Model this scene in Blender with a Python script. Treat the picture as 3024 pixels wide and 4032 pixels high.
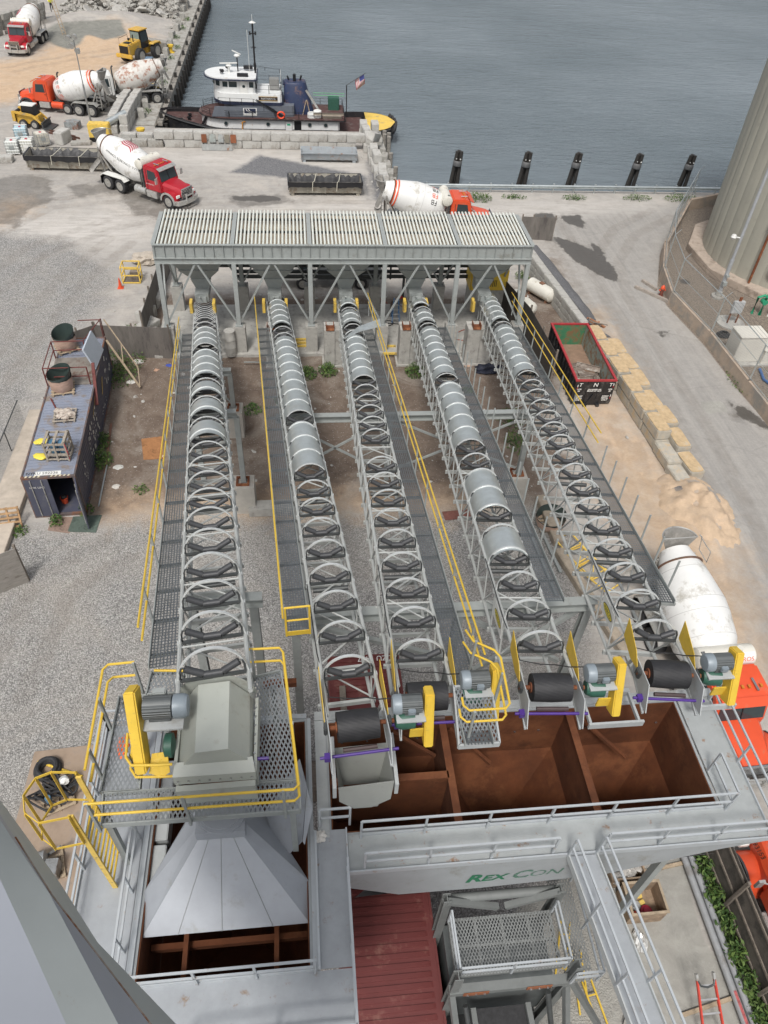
import bpy, bmesh, math, random
import numpy as np
from mathutils import Vector, Matrix
R = math.radians
random.seed(7)
for o in list(bpy.data.objects): bpy.data.objects.remove(o, do_unlink=True)
scene = bpy.context.scene
COL = scene.collection
# ---------------- camera ----------------
F, PITCH, ROLL, CH, YAW = 2916.0, R(44.62), R(3.96), 26.53, R(-8.3)
W0, H0 = 3024.0, 4032.0
def rz(v, a): return Vector((math.cos(a)*v[0]-math.sin(a)*v[1], math.sin(a)*v[0]+math.cos(a)*v[1], v[2]))
_f = Vector((0, math.cos(PITCH), -math.sin(PITCH))); _r = Vector((1, 0, 0)); _u = _r.cross(_f)
_r2 = math.cos(ROLL)*_r + math.sin(ROLL)*_u; _u2 = -math.sin(ROLL)*_r + math.cos(ROLL)*_u
CF, CR, CU = rz(_f, YAW), rz(_r2, YAW), rz(_u2, YAW)
CAM = Vector((0, 0, CH))
cd = bpy.data.cameras.new('camera'); cam = bpy.data.objects.new('camera', cd); COL.objects.link(cam)
m = Matrix((CR, CU, -CF)).transposed().to_4x4(); m.translation = CAM
cam.matrix_world = m
cd.sensor_fit = 'VERTICAL'; cd.sensor_height = 32.0; cd.lens = 32.0*F/H0
cd.clip_start = 0.1; cd.clip_end = 3000
scene.camera = cam
scene.render.resolution_x = 768; scene.render.resolution_y = 1024
# ---------------- sky and sun (bright overcast) ----------------
SUN_EL, SUN_ROT = R(58), R(200)
w = bpy.data.worlds.new("World"); scene.world = w; w.use_nodes = True
nt = w.node_tree; bg = nt.nodes['Background']
sk = nt.nodes.new('ShaderNodeTexSky'); sk.sky_type = 'NISHITA'; sk.sun_disc = False
sk.sun_elevation = SUN_EL; sk.sun_rotation = SUN_ROT; sk.dust_density = 4; sk.air_density = 1.0; sk.ozone_density = 1.0
hs = nt.nodes.new('ShaderNodeHueSaturation'); hs.inputs['Saturation'].default_value = 0.3
nt.links.new(sk.outputs[0], hs.inputs['Color']); nt.links.new(hs.outputs[0], bg.inputs[0]); bg.inputs[1].default_value = 0.12
sl = bpy.data.lights.new('sun', 'SUN'); sl.energy = 1.9; sl.angle = R(11); sl.color = (1.0, 0.965, 0.92)
so = bpy.data.objects.new('sun', sl); COL.objects.link(so)
# sky rotation 0 = sun towards +Y, clockwise seen from above
sd = Vector((math.sin(SUN_ROT)*math.cos(SUN_EL), math.cos(SUN_ROT)*math.cos(SUN_EL), math.sin(SUN_EL)))
so.rotation_euler = sd.to_track_quat('Z', 'Y').to_euler()
scene.view_settings.view_transform = 'Standard'; scene.view_settings.look = 'None'
scene.view_settings.exposure = 0.25; scene.view_settings.gamma = 1
# ---------------- survey helpers: photo pixel -> point on a plane of the site ----------------
def ray(u, v): return CF + CR*((u-W0/2)/F) - CU*((v-H0/2)/F)
def n_(q, z=0.0):
    d = ray(*q); return CAM + d*((z-CH)/d.z)
K = W0/1659.0
def D(u, v, z=0.0): return n_((u*K, v*K), z)
def Dy(u, v, y):
    d = ray(u*K, v*K); return d*(y/d.y) + CAM
def Dx(u, v, x):
    d = ray(u*K, v*K); return d*(x/d.x) + CAM
def zo(ox, oy, wd, ow=1659.0): return lambda a, b: (ox+a*wd/ow, oy+b*wd/ow)
# ---------------- materials ----------------
MATS = {}
def lin(c):
    if isinstance(c, (int, float)): c = (c, c, c)
    return tuple(c)+(1,)
def M(name, col, rough=0.6, metal=0.0, var=0.12, scale=3.0, bump=0.0, bscale=40.0, dirt=None, damt=0.3, dscale=1.5, streak=0, emit=0):
    if name in MATS: return MATS[name]
    m = bpy.data.materials.new(name); m.use_nodes = True; nt = m.node_tree; L = nt.links.new
    b = nt.nodes['Principled BSDF']; b.inputs['Roughness'].default_value = rough; b.inputs['Metallic'].default_value = metal
    tc = nt.nodes.new('ShaderNodeTexCoord'); gm = nt.nodes.new('ShaderNodeNewGeometry')
    mp = nt.nodes.new('ShaderNodeMapping'); L(gm.outputs['Position'] if var < 0 else tc.outputs['Object'], mp.inputs[0])
    if streak: mp.inputs['Scale'].default_value = (1, 1, 1.0/streak)
    n = nt.nodes.new('ShaderNodeTexNoise'); n.inputs['Scale'].default_value = scale; n.inputs['Detail'].default_value = 6; n.inputs['Roughness'].default_value = .65
    L(mp.outputs[0], n.inputs['Vector'])
    mx = nt.nodes.new('ShaderNodeMix'); mx.data_type = 'RGBA'
    v = abs(var); c = lin(col)
    mx.inputs[6].default_value = tuple(max(0, x*(1-v)) for x in c[:3])+(1,)
    mx.inputs[7].default_value = tuple(min(1, x*(1+v)) for x in c[:3])+(1,)
    cr = nt.nodes.new('ShaderNodeMapRange'); cr.inputs[1].default_value = .3; cr.inputs[2].default_value = .7
    L(n.outputs[0], cr.inputs[0]); L(cr.outputs[0], mx.inputs[0])
    out = mx.outputs[2]
    if dirt is not None:
        n2 = nt.nodes.new('ShaderNodeTexNoise'); n2.inputs['Scale'].default_value = dscale; n2.inputs['Detail'].default_value = 9; n2.inputs['Roughness'].default_value = .72
        L(mp.outputs[0], n2.inputs['Vector'])
        c2 = nt.nodes.new('ShaderNodeMapRange'); t = .62-.3*damt
        c2.inputs[1].default_value = t; c2.inputs[2].default_value = t+.12; L(n2.outputs[0], c2.inputs[0])
        mx2 = nt.nodes.new('ShaderNodeMix'); mx2.data_type = 'RGBA'; L(c2.outputs[0], mx2.inputs[0]); L(out, mx2.inputs[6])
        mx2.inputs[7].default_value = lin(dirt); out = mx2.outputs[2]
    L(out, b.inputs['Base Color'])
    if bump:
        n3 = nt.nodes.new('ShaderNodeTexNoise'); n3.inputs['Scale'].default_value = bscale; n3.inputs['Detail'].default_value = 5
        L(tc.outputs['Object'], n3.inputs['Vector']); bp = nt.nodes.new('ShaderNodeBump'); bp.inputs['Strength'].default_value = bump
        bp.inputs['Distance'].default_value = .02; L(n3.outputs[0], bp.inputs['Height']); L(bp.outputs[0], b.inputs['Normal'])
    MATS[name] = m; return m
def add_wave(m, axis_scale, depth, strength=.8, vec='Object'):   # corrugation / ribs as bump
    nt = m.node_tree; L = nt.links.new; b = nt.nodes['Principled BSDF']
    tc = nt.nodes.new('ShaderNodeTexCoord'); mp = nt.nodes.new('ShaderNodeMapping'); mp.inputs['Scale'].default_value = axis_scale
    L(tc.outputs[vec], mp.inputs[0]); s = nt.nodes.new('ShaderNodeSeparateXYZ'); L(mp.outputs[0], s.inputs[0])
    a = nt.nodes.new('ShaderNodeMath'); a.operation = 'ADD'; L(s.outputs[0], a.inputs[0]); L(s.outputs[1], a.inputs[1])
    a2 = nt.nodes.new('ShaderNodeMath'); a2.operation = 'ADD'; L(a.outputs[0], a2.inputs[0]); L(s.outputs[2], a2.inputs[1])
    sn = nt.nodes.new('ShaderNodeMath'); sn.operation = 'SINE'; L(a2.outputs[0], sn.inputs[0])
    bp = nt.nodes.new('ShaderNodeBump'); bp.inputs['Strength'].default_value = strength; bp.inputs['Distance'].default_value = depth
    L(sn.outputs[0], bp.inputs['Height']); L(bp.outputs[0], b.inputs['Normal']); return m
def grate_mat(name, col, sx, sy, thr, metal=.6, diamond=False):
    """open steel grating: holes in a real sheet"""
    m = M(name, col, .5, metal, .15, 6); m2 = m.node_tree; L = m2.links.new; b = m2.nodes['Principled BSDF']; out = m2.nodes['Material Output']
    tc = m2.nodes.new('ShaderNodeTexCoord'); s = m2.nodes.new('ShaderNodeSeparateXYZ'); L(tc.outputs['UV'], s.inputs[0])
    def mt(op, a, bb=None, v=None):
        n = m2.nodes.new('ShaderNodeMath'); n.operation = op; L(a, n.inputs[0])
        if bb is not None: L(bb, n.inputs[1])
        if v is not None: n.inputs[1].default_value = v
        return n.outputs[0]
    x = mt('MULTIPLY', s.outputs[0], v=sx); y = mt('MULTIPLY', s.outputs[1], v=sy)
    if diamond: x, y = mt('ADD', x, y), mt('SUBTRACT', x, y)
    fx = mt('ABSOLUTE', mt('SUBTRACT', mt('FRACT', x), v=.5)); fy = mt('ABSOLUTE', mt('SUBTRACT', mt('FRACT', y), v=.5))
    mxx = mt('MAXIMUM', fx, fy); g = mt('GREATER_THAN', mxx, v=thr)
    tr = m2.nodes.new('ShaderNodeBsdfTransparent'); ms = m2.nodes.new('ShaderNodeMixShader')
    L(g, ms.inputs[0]); L(tr.outputs[0], ms.inputs[1]); L(b.outputs[0], ms.inputs[2]); L(ms.outputs[0], out.inputs[0])
    return m
def glass(name, col=(.03, .045, .05)): return M(name, col, .08, 0, .1, 1)
# ---------------- mesh builder ----------------
class MB:
    def __init__(s): s.v = []; s.f = []; s.mi = []; s.uv = {}; s.cur = 0
    def add(s, vs, fs, uvs=None):
        o = len(s.v); s.v += [Vector(p) for p in vs]
        for i, f in enumerate(fs):
            if uvs: s.uv[len(s.f)] = uvs[i]
            s.f.append([o+j for j in f]); s.mi.append(s.cur)
        return s
    def box(s, c, d, rot=None, taper=1.0):
        x, y, z = d[0]/2, d[1]/2, d[2]/2; t = taper
        P = [(-x, -y, -z), (x, -y, -z), (x, y, -z), (-x, y, -z), (-x*t, -y*t, z), (x*t, -y*t, z), (x*t, y*t, z), (-x*t, y*t, z)]
        P = [Vector(p) for p in P]
        if rot is not None:
            if isinstance(rot, (int, float)): rot = Matrix.Rotation(rot, 3, 'Z')
            P = [rot @ p for p in P]
        c = Vector(c); return s.add([p+c for p in P], [(0, 3, 2, 1), (4, 5, 6, 7), (0, 1, 5, 4), (1, 2, 6, 5), (2, 3, 7, 6), (3, 0, 4, 7)])
    def b2(s, x0, x1, y0, y1, z0, z1): return s.box(((x0+x1)/2, (y0+y1)/2, (z0+z1)/2), (x1-x0, y1-y0, z1-z0))
    def frame(s, p, q, up=(0, 0, 1)):
        p, q = Vector(p), Vector(q); d = q-p; l = d.length or 1e-6; d = d/l; up = Vector(up)
        a = up.cross(d)
        if a.length < 1e-3: a = Vector((1, 0, 0)).cross(d)
        if a.length < 1e-3: a = Vector((0, 1, 0)).cross(d)
        a.normalize(); return p, d, a, d.cross(a), l
    def beam(s, p, q, wd, h=None, up=(0, 0, 1)):
        h = h or wd; p, d, a, b, l = s.frame(p, q, up); P = []
        for t in (0, l):
            for i, j in ((-1, -1), (1, -1), (1, 1), (-1, 1)): P.append(p+d*t+a*(i*wd/2)+b*(j*h/2))
        return s.add(P, [(3, 2, 1, 0), (4, 5, 6, 7), (0, 1, 5, 4), (1, 2, 6, 5), (2, 3, 7, 6), (3, 0, 4, 7)])
    def ibeam(s, p, q, wd, h, t=.02, up=(0, 0, 1)):
        pp, d, a, b, l = s.frame(p, q, up); e = pp+d*l
        for sg in (-1, 1): s.beam(pp+b*sg*(h/2-t/2), e+b*sg*(h/2-t/2), wd, t, up)
        s.beam(pp, e, t, h-2*t-.002, up); return s
    def tube(s, p, q, r, n=8, r2=None, cap=True):
        r2 = r if r2 is None else r2; p, d, a, b, l = s.frame(p, q); P = []
        for t, rr in ((0, r), (l, r2)):
            for k in range(n):
                an = 2*math.pi*k/n; P.append(p+d*t+a*(math.cos(an)*rr)+b*(math.sin(an)*rr))
        fs = [(k, (k+1) % n, n+(k+1) % n, n+k) for k in range(n)]
        if cap: fs += [tuple(range(n-1, -1, -1)), tuple(range(n, 2*n))]
        return s.add(P, fs)
    def path(s, pts, r, n=6, closed=False):
        pts = [Vector(p) for p in pts]; N = len(pts); rings = []
        for i, p in enumerate(pts):
            if closed: t = (pts[(i+1) % N]-pts[i-1])
            else: t = pts[min(i+1, N-1)]-pts[max(i-1, 0)]
            t.normalize(); a = Vector((0, 0, 1)).cross(t)
            if a.length < .05: a = Vector((1, 0, 0)).cross(t)
            a.normalize(); b = t.cross(a)
            rings.append([p+a*(math.cos(2*math.pi*k/n)*r)+b*(math.sin(2*math.pi*k/n)*r) for k in range(n)])
        vs = [q for g in rings for q in g]; fs = []
        for i in range(N if closed else N-1):
            j = (i+1) % N
            for k in range(n): fs.append((i*n+k, i*n+(k+1) % n, j*n+(k+1) % n, j*n+k))
        if not closed: fs += [tuple(range(n-1, -1, -1)), tuple(range((N-1)*n, N*n))]
        return s.add(vs, fs)
    def lathe(s, p, q, prof, n=24, cap=True):
        """prof: (t 0..1 along p->q, radius)"""
        p, d, a, b, l = s.frame(p, q); P = []
        for t, rr in prof:
            for k in range(n):
                an = 2*math.pi*k/n; P.append(p+d*(t*l)+a*(math.cos(an)*rr)+b*(math.sin(an)*rr))
        fs = []
        for i in range(len(prof)-1):
            for k in range(n): fs.append((i*n+k, i*n+(k+1) % n, (i+1)*n+(k+1) % n, (i+1)*n+k))
        if cap: fs += [tuple(range(n-1, -1, -1)), tuple(range((len(prof)-1)*n, len(prof)*n))]
        return s.add(P, fs)
    def prism(s, poly, a, b, axis='z'):
        """poly of 2-tuples extruded a..b along axis"""
        def mk(u, v, t): return {'z': (u, v, t), 'y': (u, t, v), 'x': (t, u, v)}[axis]
        n = len(poly); P = [mk(u, v, a) for u, v in poly]+[mk(u, v, b) for u, v in poly]
        return s.add(P, [tuple(range(n-1, -1, -1)), tuple(range(n, 2*n))]+[(k, (k+1) % n, n+(k+1) % n, n+k) for k in range(n)])
    def plate(s, pts, t, nrm=None):
        pts = [Vector(p) for p in pts]; n = len(pts)
        nv = Vector(nrm) if nrm is not None else (pts[1]-pts[0]).cross(pts[2]-pts[0]); nv.normalize()
        return s.add(pts+[p-nv*t for p in pts], [tuple(range(n)), tuple(range(2*n-1, n-1, -1))]+[(k, n+k, n+(k+1) % n, (k+1) % n) for k in range(n)])
    def quad(s, a, b, c, d, uv=None):
        if uv is None:
            a, b, c, d = map(Vector, (a, b, c, d)); lx = (b-a).length; ly = (d-a).length
            uv = [(0, 0), (lx, 0), (lx, ly), (0, ly)]
        return s.add([a, b, c, d], [(0, 1, 2, 3)], [uv])
    def blob(s, c, r, sub=2, jit=.2, sq=(1, 1, 1), seed=0):
        bm = bmesh.new(); bmesh.ops.create_icosphere(bm, subdivisions=sub, radius=1); rd = random.Random(seed)
        P = [Vector((v.co.x*sq[0], v.co.y*sq[1], v.co.z*sq[2]))*(r*(1+rd.uniform(-jit, jit)))+Vector(c) for v in bm.verts]
        bm.verts.ensure_lookup_table(); fs = [tuple(v.index for v in f.verts) for f in bm.faces]; bm.free(); return s.add(P, fs)
    def xform(s, mtx, start=0):
        for i in range(start, len(s.v)): s.v[i] = mtx @ s.v[i]
        return s
    def build(s, name, mat, parent=None, label=None, world=False, smooth=True, bevel=0, kind=None, fixn=True, angle=35):
        me = bpy.data.meshes.new(name); me.from_pydata([tuple(p) for p in s.v], [], s.f)
        mats = mat if isinstance(mat, (list, tuple)) else [mat]
        for x in mats: me.materials.append(x)
        if len(mats) > 1: me.polygons.foreach_set('material_index', s.mi)
        if s.uv:
            ul = me.uv_layers.new(name='UVMap')
            for fi, uvs in s.uv.items():
                for k, li in enumerate(me.polygons[fi].loop_indices): ul.data[li].uv = uvs[k]
        if bevel or fixn:
            bm = bmesh.new(); bm.from_mesh(me)
            if fixn: bmesh.ops.recalc_face_normals(bm, faces=bm.faces)
            if bevel:
                es = [e for e in bm.edges if len(e.link_faces) == 2 and e.calc_face_angle(0) > .5]
                bmesh.ops.bevel(bm, geom=es, offset=bevel, segments=2, affect='EDGES', clamp_overlap=True)
            bm.to_mesh(me); bm.free()
        if smooth:
            me.polygons.foreach_set('use_smooth', [True]*len(me.polygons)); me.set_sharp_from_angle(angle=R(angle))
        o = bpy.data.objects.new(name, me); COL.objects.link(o)
        if parent is not None:
            o.parent = parent
            if world: o.matrix_parent_inverse = Matrix.Identity(4) if parent.parent is not None else root_mat(parent).inverted()
        if label: o['label'] = label
        if kind: o['kind'] = kind
        return o
def root_mat(o): return Matrix.Translation(o.location) @ Matrix.Rotation(o.rotation_euler.z, 4, 'Z')
def thing(name, label, cat, loc=(0, 0, 0), rot=0, group=None):
    o = bpy.data.objects.new(name, None); COL.objects.link(o); o.empty_display_size = .3
    o.location = loc; o.rotation_euler = (0, 0, rot); o['label'] = label; o['category'] = cat
    if group: o['group'] = group
    return o
def tag(o, label, cat, group=None, kind=None):
    o['label'] = label; o['category'] = cat
    if group: o['group'] = group
    if kind: o['kind'] = kind
    return o
def part(o, parent, name=None):      # re-use mesh data of o for another part
    c = o.copy(); COL.objects.link(c); mi = o.matrix_parent_inverse.copy(); c.parent = parent; c.matrix_parent_inverse = mi
    if name: c.name = name
    return c
def copy_tree(o, parent=None):
    c = o.copy(); COL.objects.link(c); mi = o.matrix_parent_inverse.copy()
    if parent is not None: c.parent = parent; c.matrix_parent_inverse = mi
    for ch in [x for x in bpy.data.objects if x.parent == o]: copy_tree(ch, c)
    return c
def text_mb(txt, size, org, ux, uy, off=.006, align='CENTER', thick=0, shear=0, bold=0, wrap=None):
    cu = bpy.data.curves.new('t', 'FONT'); cu.body = txt; cu.size = size; cu.align_x = align; cu.align_y = 'CENTER'; cu.shear = shear; cu.offset = bold
    cu.resolution_u = 3
    ob = bpy.data.objects.new('t', cu); COL.objects.link(ob); bpy.context.view_layer.update()
    me = bpy.data.meshes.new_from_object(ob.evaluated_get(bpy.context.evaluated_depsgraph_get())); mb = MB()
    if wrap:
        bm = bmesh.new(); bm.from_mesh(me)
        for _ in range(2): bmesh.ops.triangulate(bm, faces=bm.faces); bmesh.ops.subdivide_edges(bm, edges=[e for e in bm.edges if e.calc_length() > size*.15], cuts=1)
        bm.to_mesh(me); bm.free()
    org, ux, uy = Vector(org), Vector(ux).normalized(), Vector(uy).normalized(); nv = ux.cross(uy)
    vs = [wrap(v.co.x, v.co.y) if wrap else org+ux*v.co.x+uy*v.co.y+nv*off for v in me.vertices]
    mb.add(vs, [tuple(p.vertices) for p in me.polygons])
    bpy.data.objects.remove(ob, do_unlink=True); bpy.data.meshes.remove(me); return mb
# palette
GREY = M('structural_grey', (.30, .32, .31), .5, .0, .08, 4, dirt=(.22, .22, .2), damt=.15)
LGREY = M('light_grey_paint', (.42, .44, .44), .5, 0, .08, 3, dirt=(.33, .33, .31), damt=.2)
DECK = M('deck_plate', (.34, .36, .38), .5, .1, .08, 3, bump=.15, bscale=60, dirt=(.25, .16, .09), damt=.08, dscale=2.5)
GALV = M('galvanised', (.56, .60, .60), .34, .75, .14, 2.5)
GALVC = M('galvanised_cover', (.54, .58, .58), .33, .62, .12, 2.2, dirt=(.50, .52, .50), damt=.3, dscale=.8)
DARKST = M('dark_steel', (.075, .08, .08), .5, .3, .2, 5)
ROLL_ = M('roller_grey', (.06, .062, .066), .5, .2, .15, 6)
RUBBER = M('rubber', (.03, .03, .032), .75, 0, .3, 8, bump=.3, bscale=60)
YEL = M('safety_yellow', (.68, .46, .05), .55, 0, .08, 3, dirt=(.42, .30, .08), damt=.12, dscale=7)
YELD = M('yellow_dirty', (.72, .50, .10), .5, 0, .12, 3, dirt=(.25, .2, .12), damt=.25, dscale=4)
RUST = M('rust', (.17, .055, .022), .85, 0, .4, 2.2, bump=.4, dirt=(.30, .12, .05), damt=.35)
RUSTD = M('bin_rust', (.115, .036, .012), .85, 0, .35, 1.2, bump=.2, dirt=(.17, .06, .022), damt=.4, dscale=.7)
CONC = M('concrete', (.40, .39, .36), .9, 0, .14, 2.5, bump=.4, bscale=30, dirt=(.27, .26, .24), damt=.35, dscale=1.8)
CONCD = M('old_concrete', (.36, .35, .32), .9, 0, .2, 3, bump=.6, bscale=20, dirt=(.24, .22, .19), damt=.45, dscale=1.2)
CONCL = M('pale_concrete', (.46, .45, .42), .9, 0, .16, 3, bump=.6, bscale=20, dirt=(.30, .28, .25), damt=.4, dscale=1.5)
WOOD = M('weathered_wood', (.20, .17, .14), .85, 0, .3, 5, bump=.4, bscale=30, streak=6, dirt=(.10, .085, .075), damt=.35)
WOODL = M('pale_timber', (.38, .30, .21), .85, 0, .25, 5, bump=.3)
WHITE = M('white_paint', (.72, .72, .69), .4, 0, .05, 2, dirt=(.5, .48, .43), damt=.15)
BLACK = M('black_paint', (.012, .012, .014), .45, 0, .3, 3)
ORANGE = M('orange_paint', (.66, .085, .03), .3, 0, .06, 1.5, dirt=(.45, .16, .09), damt=.15)
REDP = M('red_paint', (.40, .018, .03), .3, 0, .08, 1.5, dirt=(.30, .1, .08), damt=.1)
GLASS = glass('dark_glass')
CHROME = M('chrome', (.6, .6, .6), .2, .9, .1, 3)
PURPLE = M('purple_paint', (.07, .03, .22), .4, 0, .1, 3)
GREEN = M('gearbox_green', (.03, .10, .07), .5, 0, .2, 5)
# ================= GROUND =================
def poly_sd(px, py, poly):
    """signed distance, positive inside"""
    n = len(poly); inside = np.zeros(px.shape, bool); dmin = np.full(px.shape, 1e9)
    for i in range(n):
        x0, y0 = poly[i]; x1, y1 = poly[(i+1) % n]
        ex, ey = x1-x0, y1-y0; l2 = ex*ex+ey*ey+1e-9
        t = np.clip(((px-x0)*ex+(py-y0)*ey)/l2, 0, 1)
        dmin = np.minimum(dmin, np.hypot(px-x0-t*ex, py-y0-t*ey))
        c = ((y0 > py) != (y1 > py)) & (px < (x1-x0)*(py-y0)/(y1-y0+1e-12)+x0)
        inside ^= c
    return np.where(inside, dmin, -dmin)
def dp(l): return [tuple(D(a, b)[:2]) for a, b in l]
WHX = -14.3   # wharf face
def edge_y(x): return 84.0 if x < 8.6 else 68.3
xs = np.concatenate([np.arange(-60, -30, .6), np.arange(-30, 45, .3), np.arange(45, 75, .8)])
ys = np.concatenate([np.arange(-12, 60, .3), np.arange(60, 90, .35), np.arange(90, 200, .7)])
GX, GY = np.meshgrid(xs, ys); px, py = GX.ravel(), GY.ravel()
gravel = [dp([(-400, 560), (-10, 500), (150, 520), (255, 600), (215, 670), (185, 690), (90, 820), (-10, 1010), (-400, 1300)]),
          dp([(-500, 1180), (190, 1150), (350, 1100), (500, 1112), (830, 1100), (1140, 1088), (1225, 1130), (1250, 1300), (1290, 1500), (1330, 1700), (1350, 2300), (-500, 2300)])]
dirt = [dp([(170, 1140), (210, 900), (240, 760), (300, 700), (345, 640), (1010, 640), (1130, 620), (1150, 560), (1200, 560), (1260, 700), (1180, 900), (1235, 1000), (1160, 1110), (830, 1100), (350, 1100)])]
sand = [dp([(-200, 150), (60, 125), (130, 85), (190, 75), (250, 60), (330, 80), (290, 130), (255, 150), (230, 185), (120, 200), (60, 215), (-200, 260)]),
        dp([(1255, 870), (1330, 860), (1380, 940), (1440, 1000), (1470, 1060), (1520, 1110), (1570, 1190), (1600, 1290), (1640, 1400), (1659, 1480), (1500, 1400), (1400, 1200), (1330, 1090), (1290, 980)]),
        dp([(1255, 680), (1285, 680), (1300, 720), (1345, 800), (1330, 800), (1265, 720)]), dp([(1010, 1095), (1010, 1075), (830, 1082), (300, 1090), (250, 1100), (500, 1100)]),
        dp([(0, 440), (45, 430), (60, 450), (0, 480)])]
road = [dp([(1120, 470), (1560, 445), (1560, 430), (1480, 440), (1425, 550), (1420, 620), (1440, 660), (1520, 745), (1600, 850), (1700, 960), (1800, 1500), (1659, 1500), (1560, 1150), (1480, 1000), (1400, 860), (1300, 700), (1205, 520)])]
wet = [dp([(-100, 400), (60, 375), (110, 385), (118, 430), (60, 455), (40, 490), (-50, 470)]), dp([(265, 400), (320, 400), (430, 430), (400, 450), (345, 475), (290, 462), (262, 435)]),
       dp([(485, 425), (600, 418), (640, 432), (600, 440), (520, 445)]), dp([(150, 400), (265, 395), (265, 410), (160, 425)]),
       dp([(1150, 462), (1190, 460), (1207, 472), (1190, 485), (1160, 480)]), dp([(1210, 468), (1250, 466), (1262, 478), (1258, 492), (1225, 482)]),
       dp([(1190, 512), (1240, 522), (1285, 540), (1275, 522), (1290, 530), (1308, 560), (1335, 590), (1325, 608), (1290, 585), (1240, 560), (1205, 530)]),
       dp([(1415, 716), (1445, 718), (1428, 730)]), dp([(1570, 868), (1600, 878), (1640, 905), (1680, 930), (1650, 925), (1590, 905)]),
       dp([(1462, 600), (1480, 602), (1492, 612), (1470, 612)]), dp([(60, 45), (145, 35), (130, 55), (75, 60)])]
cement = [dp([(85, 75), (120, 60), (200, 62), (265, 60), (275, 78), (230, 92), (190, 85), (175, 98), (150, 108), (115, 98)])]
white = [dp([(355, 330), (640, 335), (780, 345), (790, 372), (620, 368), (360, 350)]), dp([(560, 440), (830, 430), (830, 470), (560, 470)]),
         dp([(880, 440), (1400, 440), (1430, 460), (1300, 500), (1180, 500), (1010, 470)]), dp([(0, 480), (330, 440), (300, 520), (0, 560)])]
dark = [dp([(1440, 1040), (1462, 1050), (1480, 1080), (1455, 1075)]),
        dp([(560, 335), (790, 380), (800, 430), (780, 400), (500, 372)]), dp([(790, 345), (830, 400), (840, 440), (810, 430)])]
tank = [dp([(1480, 440), (1800, 440), (1900, 1000), (1680, 940), (1600, 850), (1520, 745), (1440, 660), (1420, 620), (1425, 550)])]
pud = [dp([(1150, 462), (1190, 460), (1207, 472), (1190, 485), (1160, 480)]), dp([(1210, 468), (1250, 466), (1262, 478), (1258, 492), (1225, 482)]),
       dp([(1195, 510), (1240, 522), (1285, 542), (1277, 524), (1292, 530), (1308, 560), (1338, 592), (1325, 610), (1290, 588), (1240, 562), (1212, 534)]),
       dp([(1415, 716), (1432, 718), (1447, 712), (1440, 721), (1428, 731)]), dp([(1575, 868), (1600, 878), (1640, 900), (1680, 930), (1650, 925), (1600, 905)]), dp([(1462, 600), (1480, 602), (1492, 612), (1470, 612)]), dp([(500, 424), (590, 422), (610, 431), (560, 436), (510, 432)])]
pad = [dp([(1508, 868), (1560, 866), (1574, 890), (1528, 894)]), [(6.3, -12), (6.3, 7.6), (8.9, 8.75), (12.7, 8.85), (12.5, 6.4), (12.9, 4.0), (12.9, -12)]]
slab = [[(-60, 84), (-60, 84.01), (-59.9, 84)]]
def mask(polys, wd):
    s = np.full(px.shape, -1e9)
    for p in polys: s = np.maximum(s, poly_sd(px, py, p))
    return np.clip(.5+s/wd, 0, 1)
rng = np.random.default_rng(3)
mk = {'gravel': mask(gravel, 4.5), 'dirt': mask(dirt, 3.0), 'sand': mask(sand, 5), 'road': mask(road, 5), 'wet': mask(wet, 2.4), 'cement': mask(cement, 3.0),
      'white': mask(white, 5), 'dark': mask(dark, 2.6), 'tank': mask(tank, .5), 'pad': mask(pad, .25), 'pud': mask(pud, .9)}
def ruts(lines, offs=(-.95, .95), hw=.32):
    dmin = np.full(px.shape, 1e9)
    for l in lines:
        P = [D(a, b) for a, b in l]
        for o in offs:
            Q = []
            for i, p in enumerate(P):
                t = P[min(i+1, len(P)-1)]-P[max(i-1, 0)]; t.normalize(); Q.append((p.x-t.y*o, p.y+t.x*o))
            for (x0, y0), (x1, y1) in zip(Q[:-1], Q[1:]):
                ex, ey = x1-x0, y1-y0; t = np.clip(((px-x0)*ex+(py-y0)*ey)/(ex*ex+ey*ey+1e-9), 0, 1); dmin = np.minimum(dmin, np.hypot(px-x0-t*ex, py-y0-t*ey))
    return np.clip(1-(dmin-hw)/.25, 0, 1)
mk['rut'] = ruts([[(1640, 1480), (1575, 1250), (1490, 1040), (1400, 840), (1300, 660), (1225, 540), (1180, 470)], [(1659, 1330), (1590, 1120), (1500, 930), (1400, 760), (1330, 640), (1310, 560), (1350, 500), (1430, 460)],
   [(1480, 1180), (1400, 1100), (1330, 1000), (1290, 900)], [(1560, 1330), (1450, 1200), (1370, 1120), (1300, 1000)], [(1420, 1260), (1390, 1150), (1360, 1060), (1340, 960)],
   [(-50, 640), (80, 540), (250, 480), (430, 450), (700, 445), (1000, 450)], [(-60, 520), (100, 440), (260, 425), (420, 470)], [(60, 230), (160, 170), (260, 150)], [(20, 150), (120, 130), (250, 110)], [(-80, 900), (60, 720), (160, 600), (260, 520)], [(260, 1180), (120, 1260), (0, 1500)]])
gz = np.zeros(px.shape)
def lump(cx, cy, r, h):
    global gz
    gz += h*np.exp(-(((px-cx)**2+(py-cy)**2)/(r*r)))
for cx, cy, r, h in [(-27, 118, 4, .5), (-24, 127, 5, 1.2), (-30, 126, 4, 1.0), (20.5, 27.0, 1.3, .75), (20.4, 25.2, 1.5, .5), (19.6, 23.8, 1.6, .25), (20.4, 44.5, 1.2, .5)]: lump(cx, cy, r, h)
gz += mk['dirt']*(rng.random(px.shape)*.05) + .03*np.sin(px*.9+np.sin(py*.7))*mk['sand']
gz -= mk['wet']*.02 + mk['rut']*.035
idx = np.arange(len(px)).reshape(GX.shape)
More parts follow.
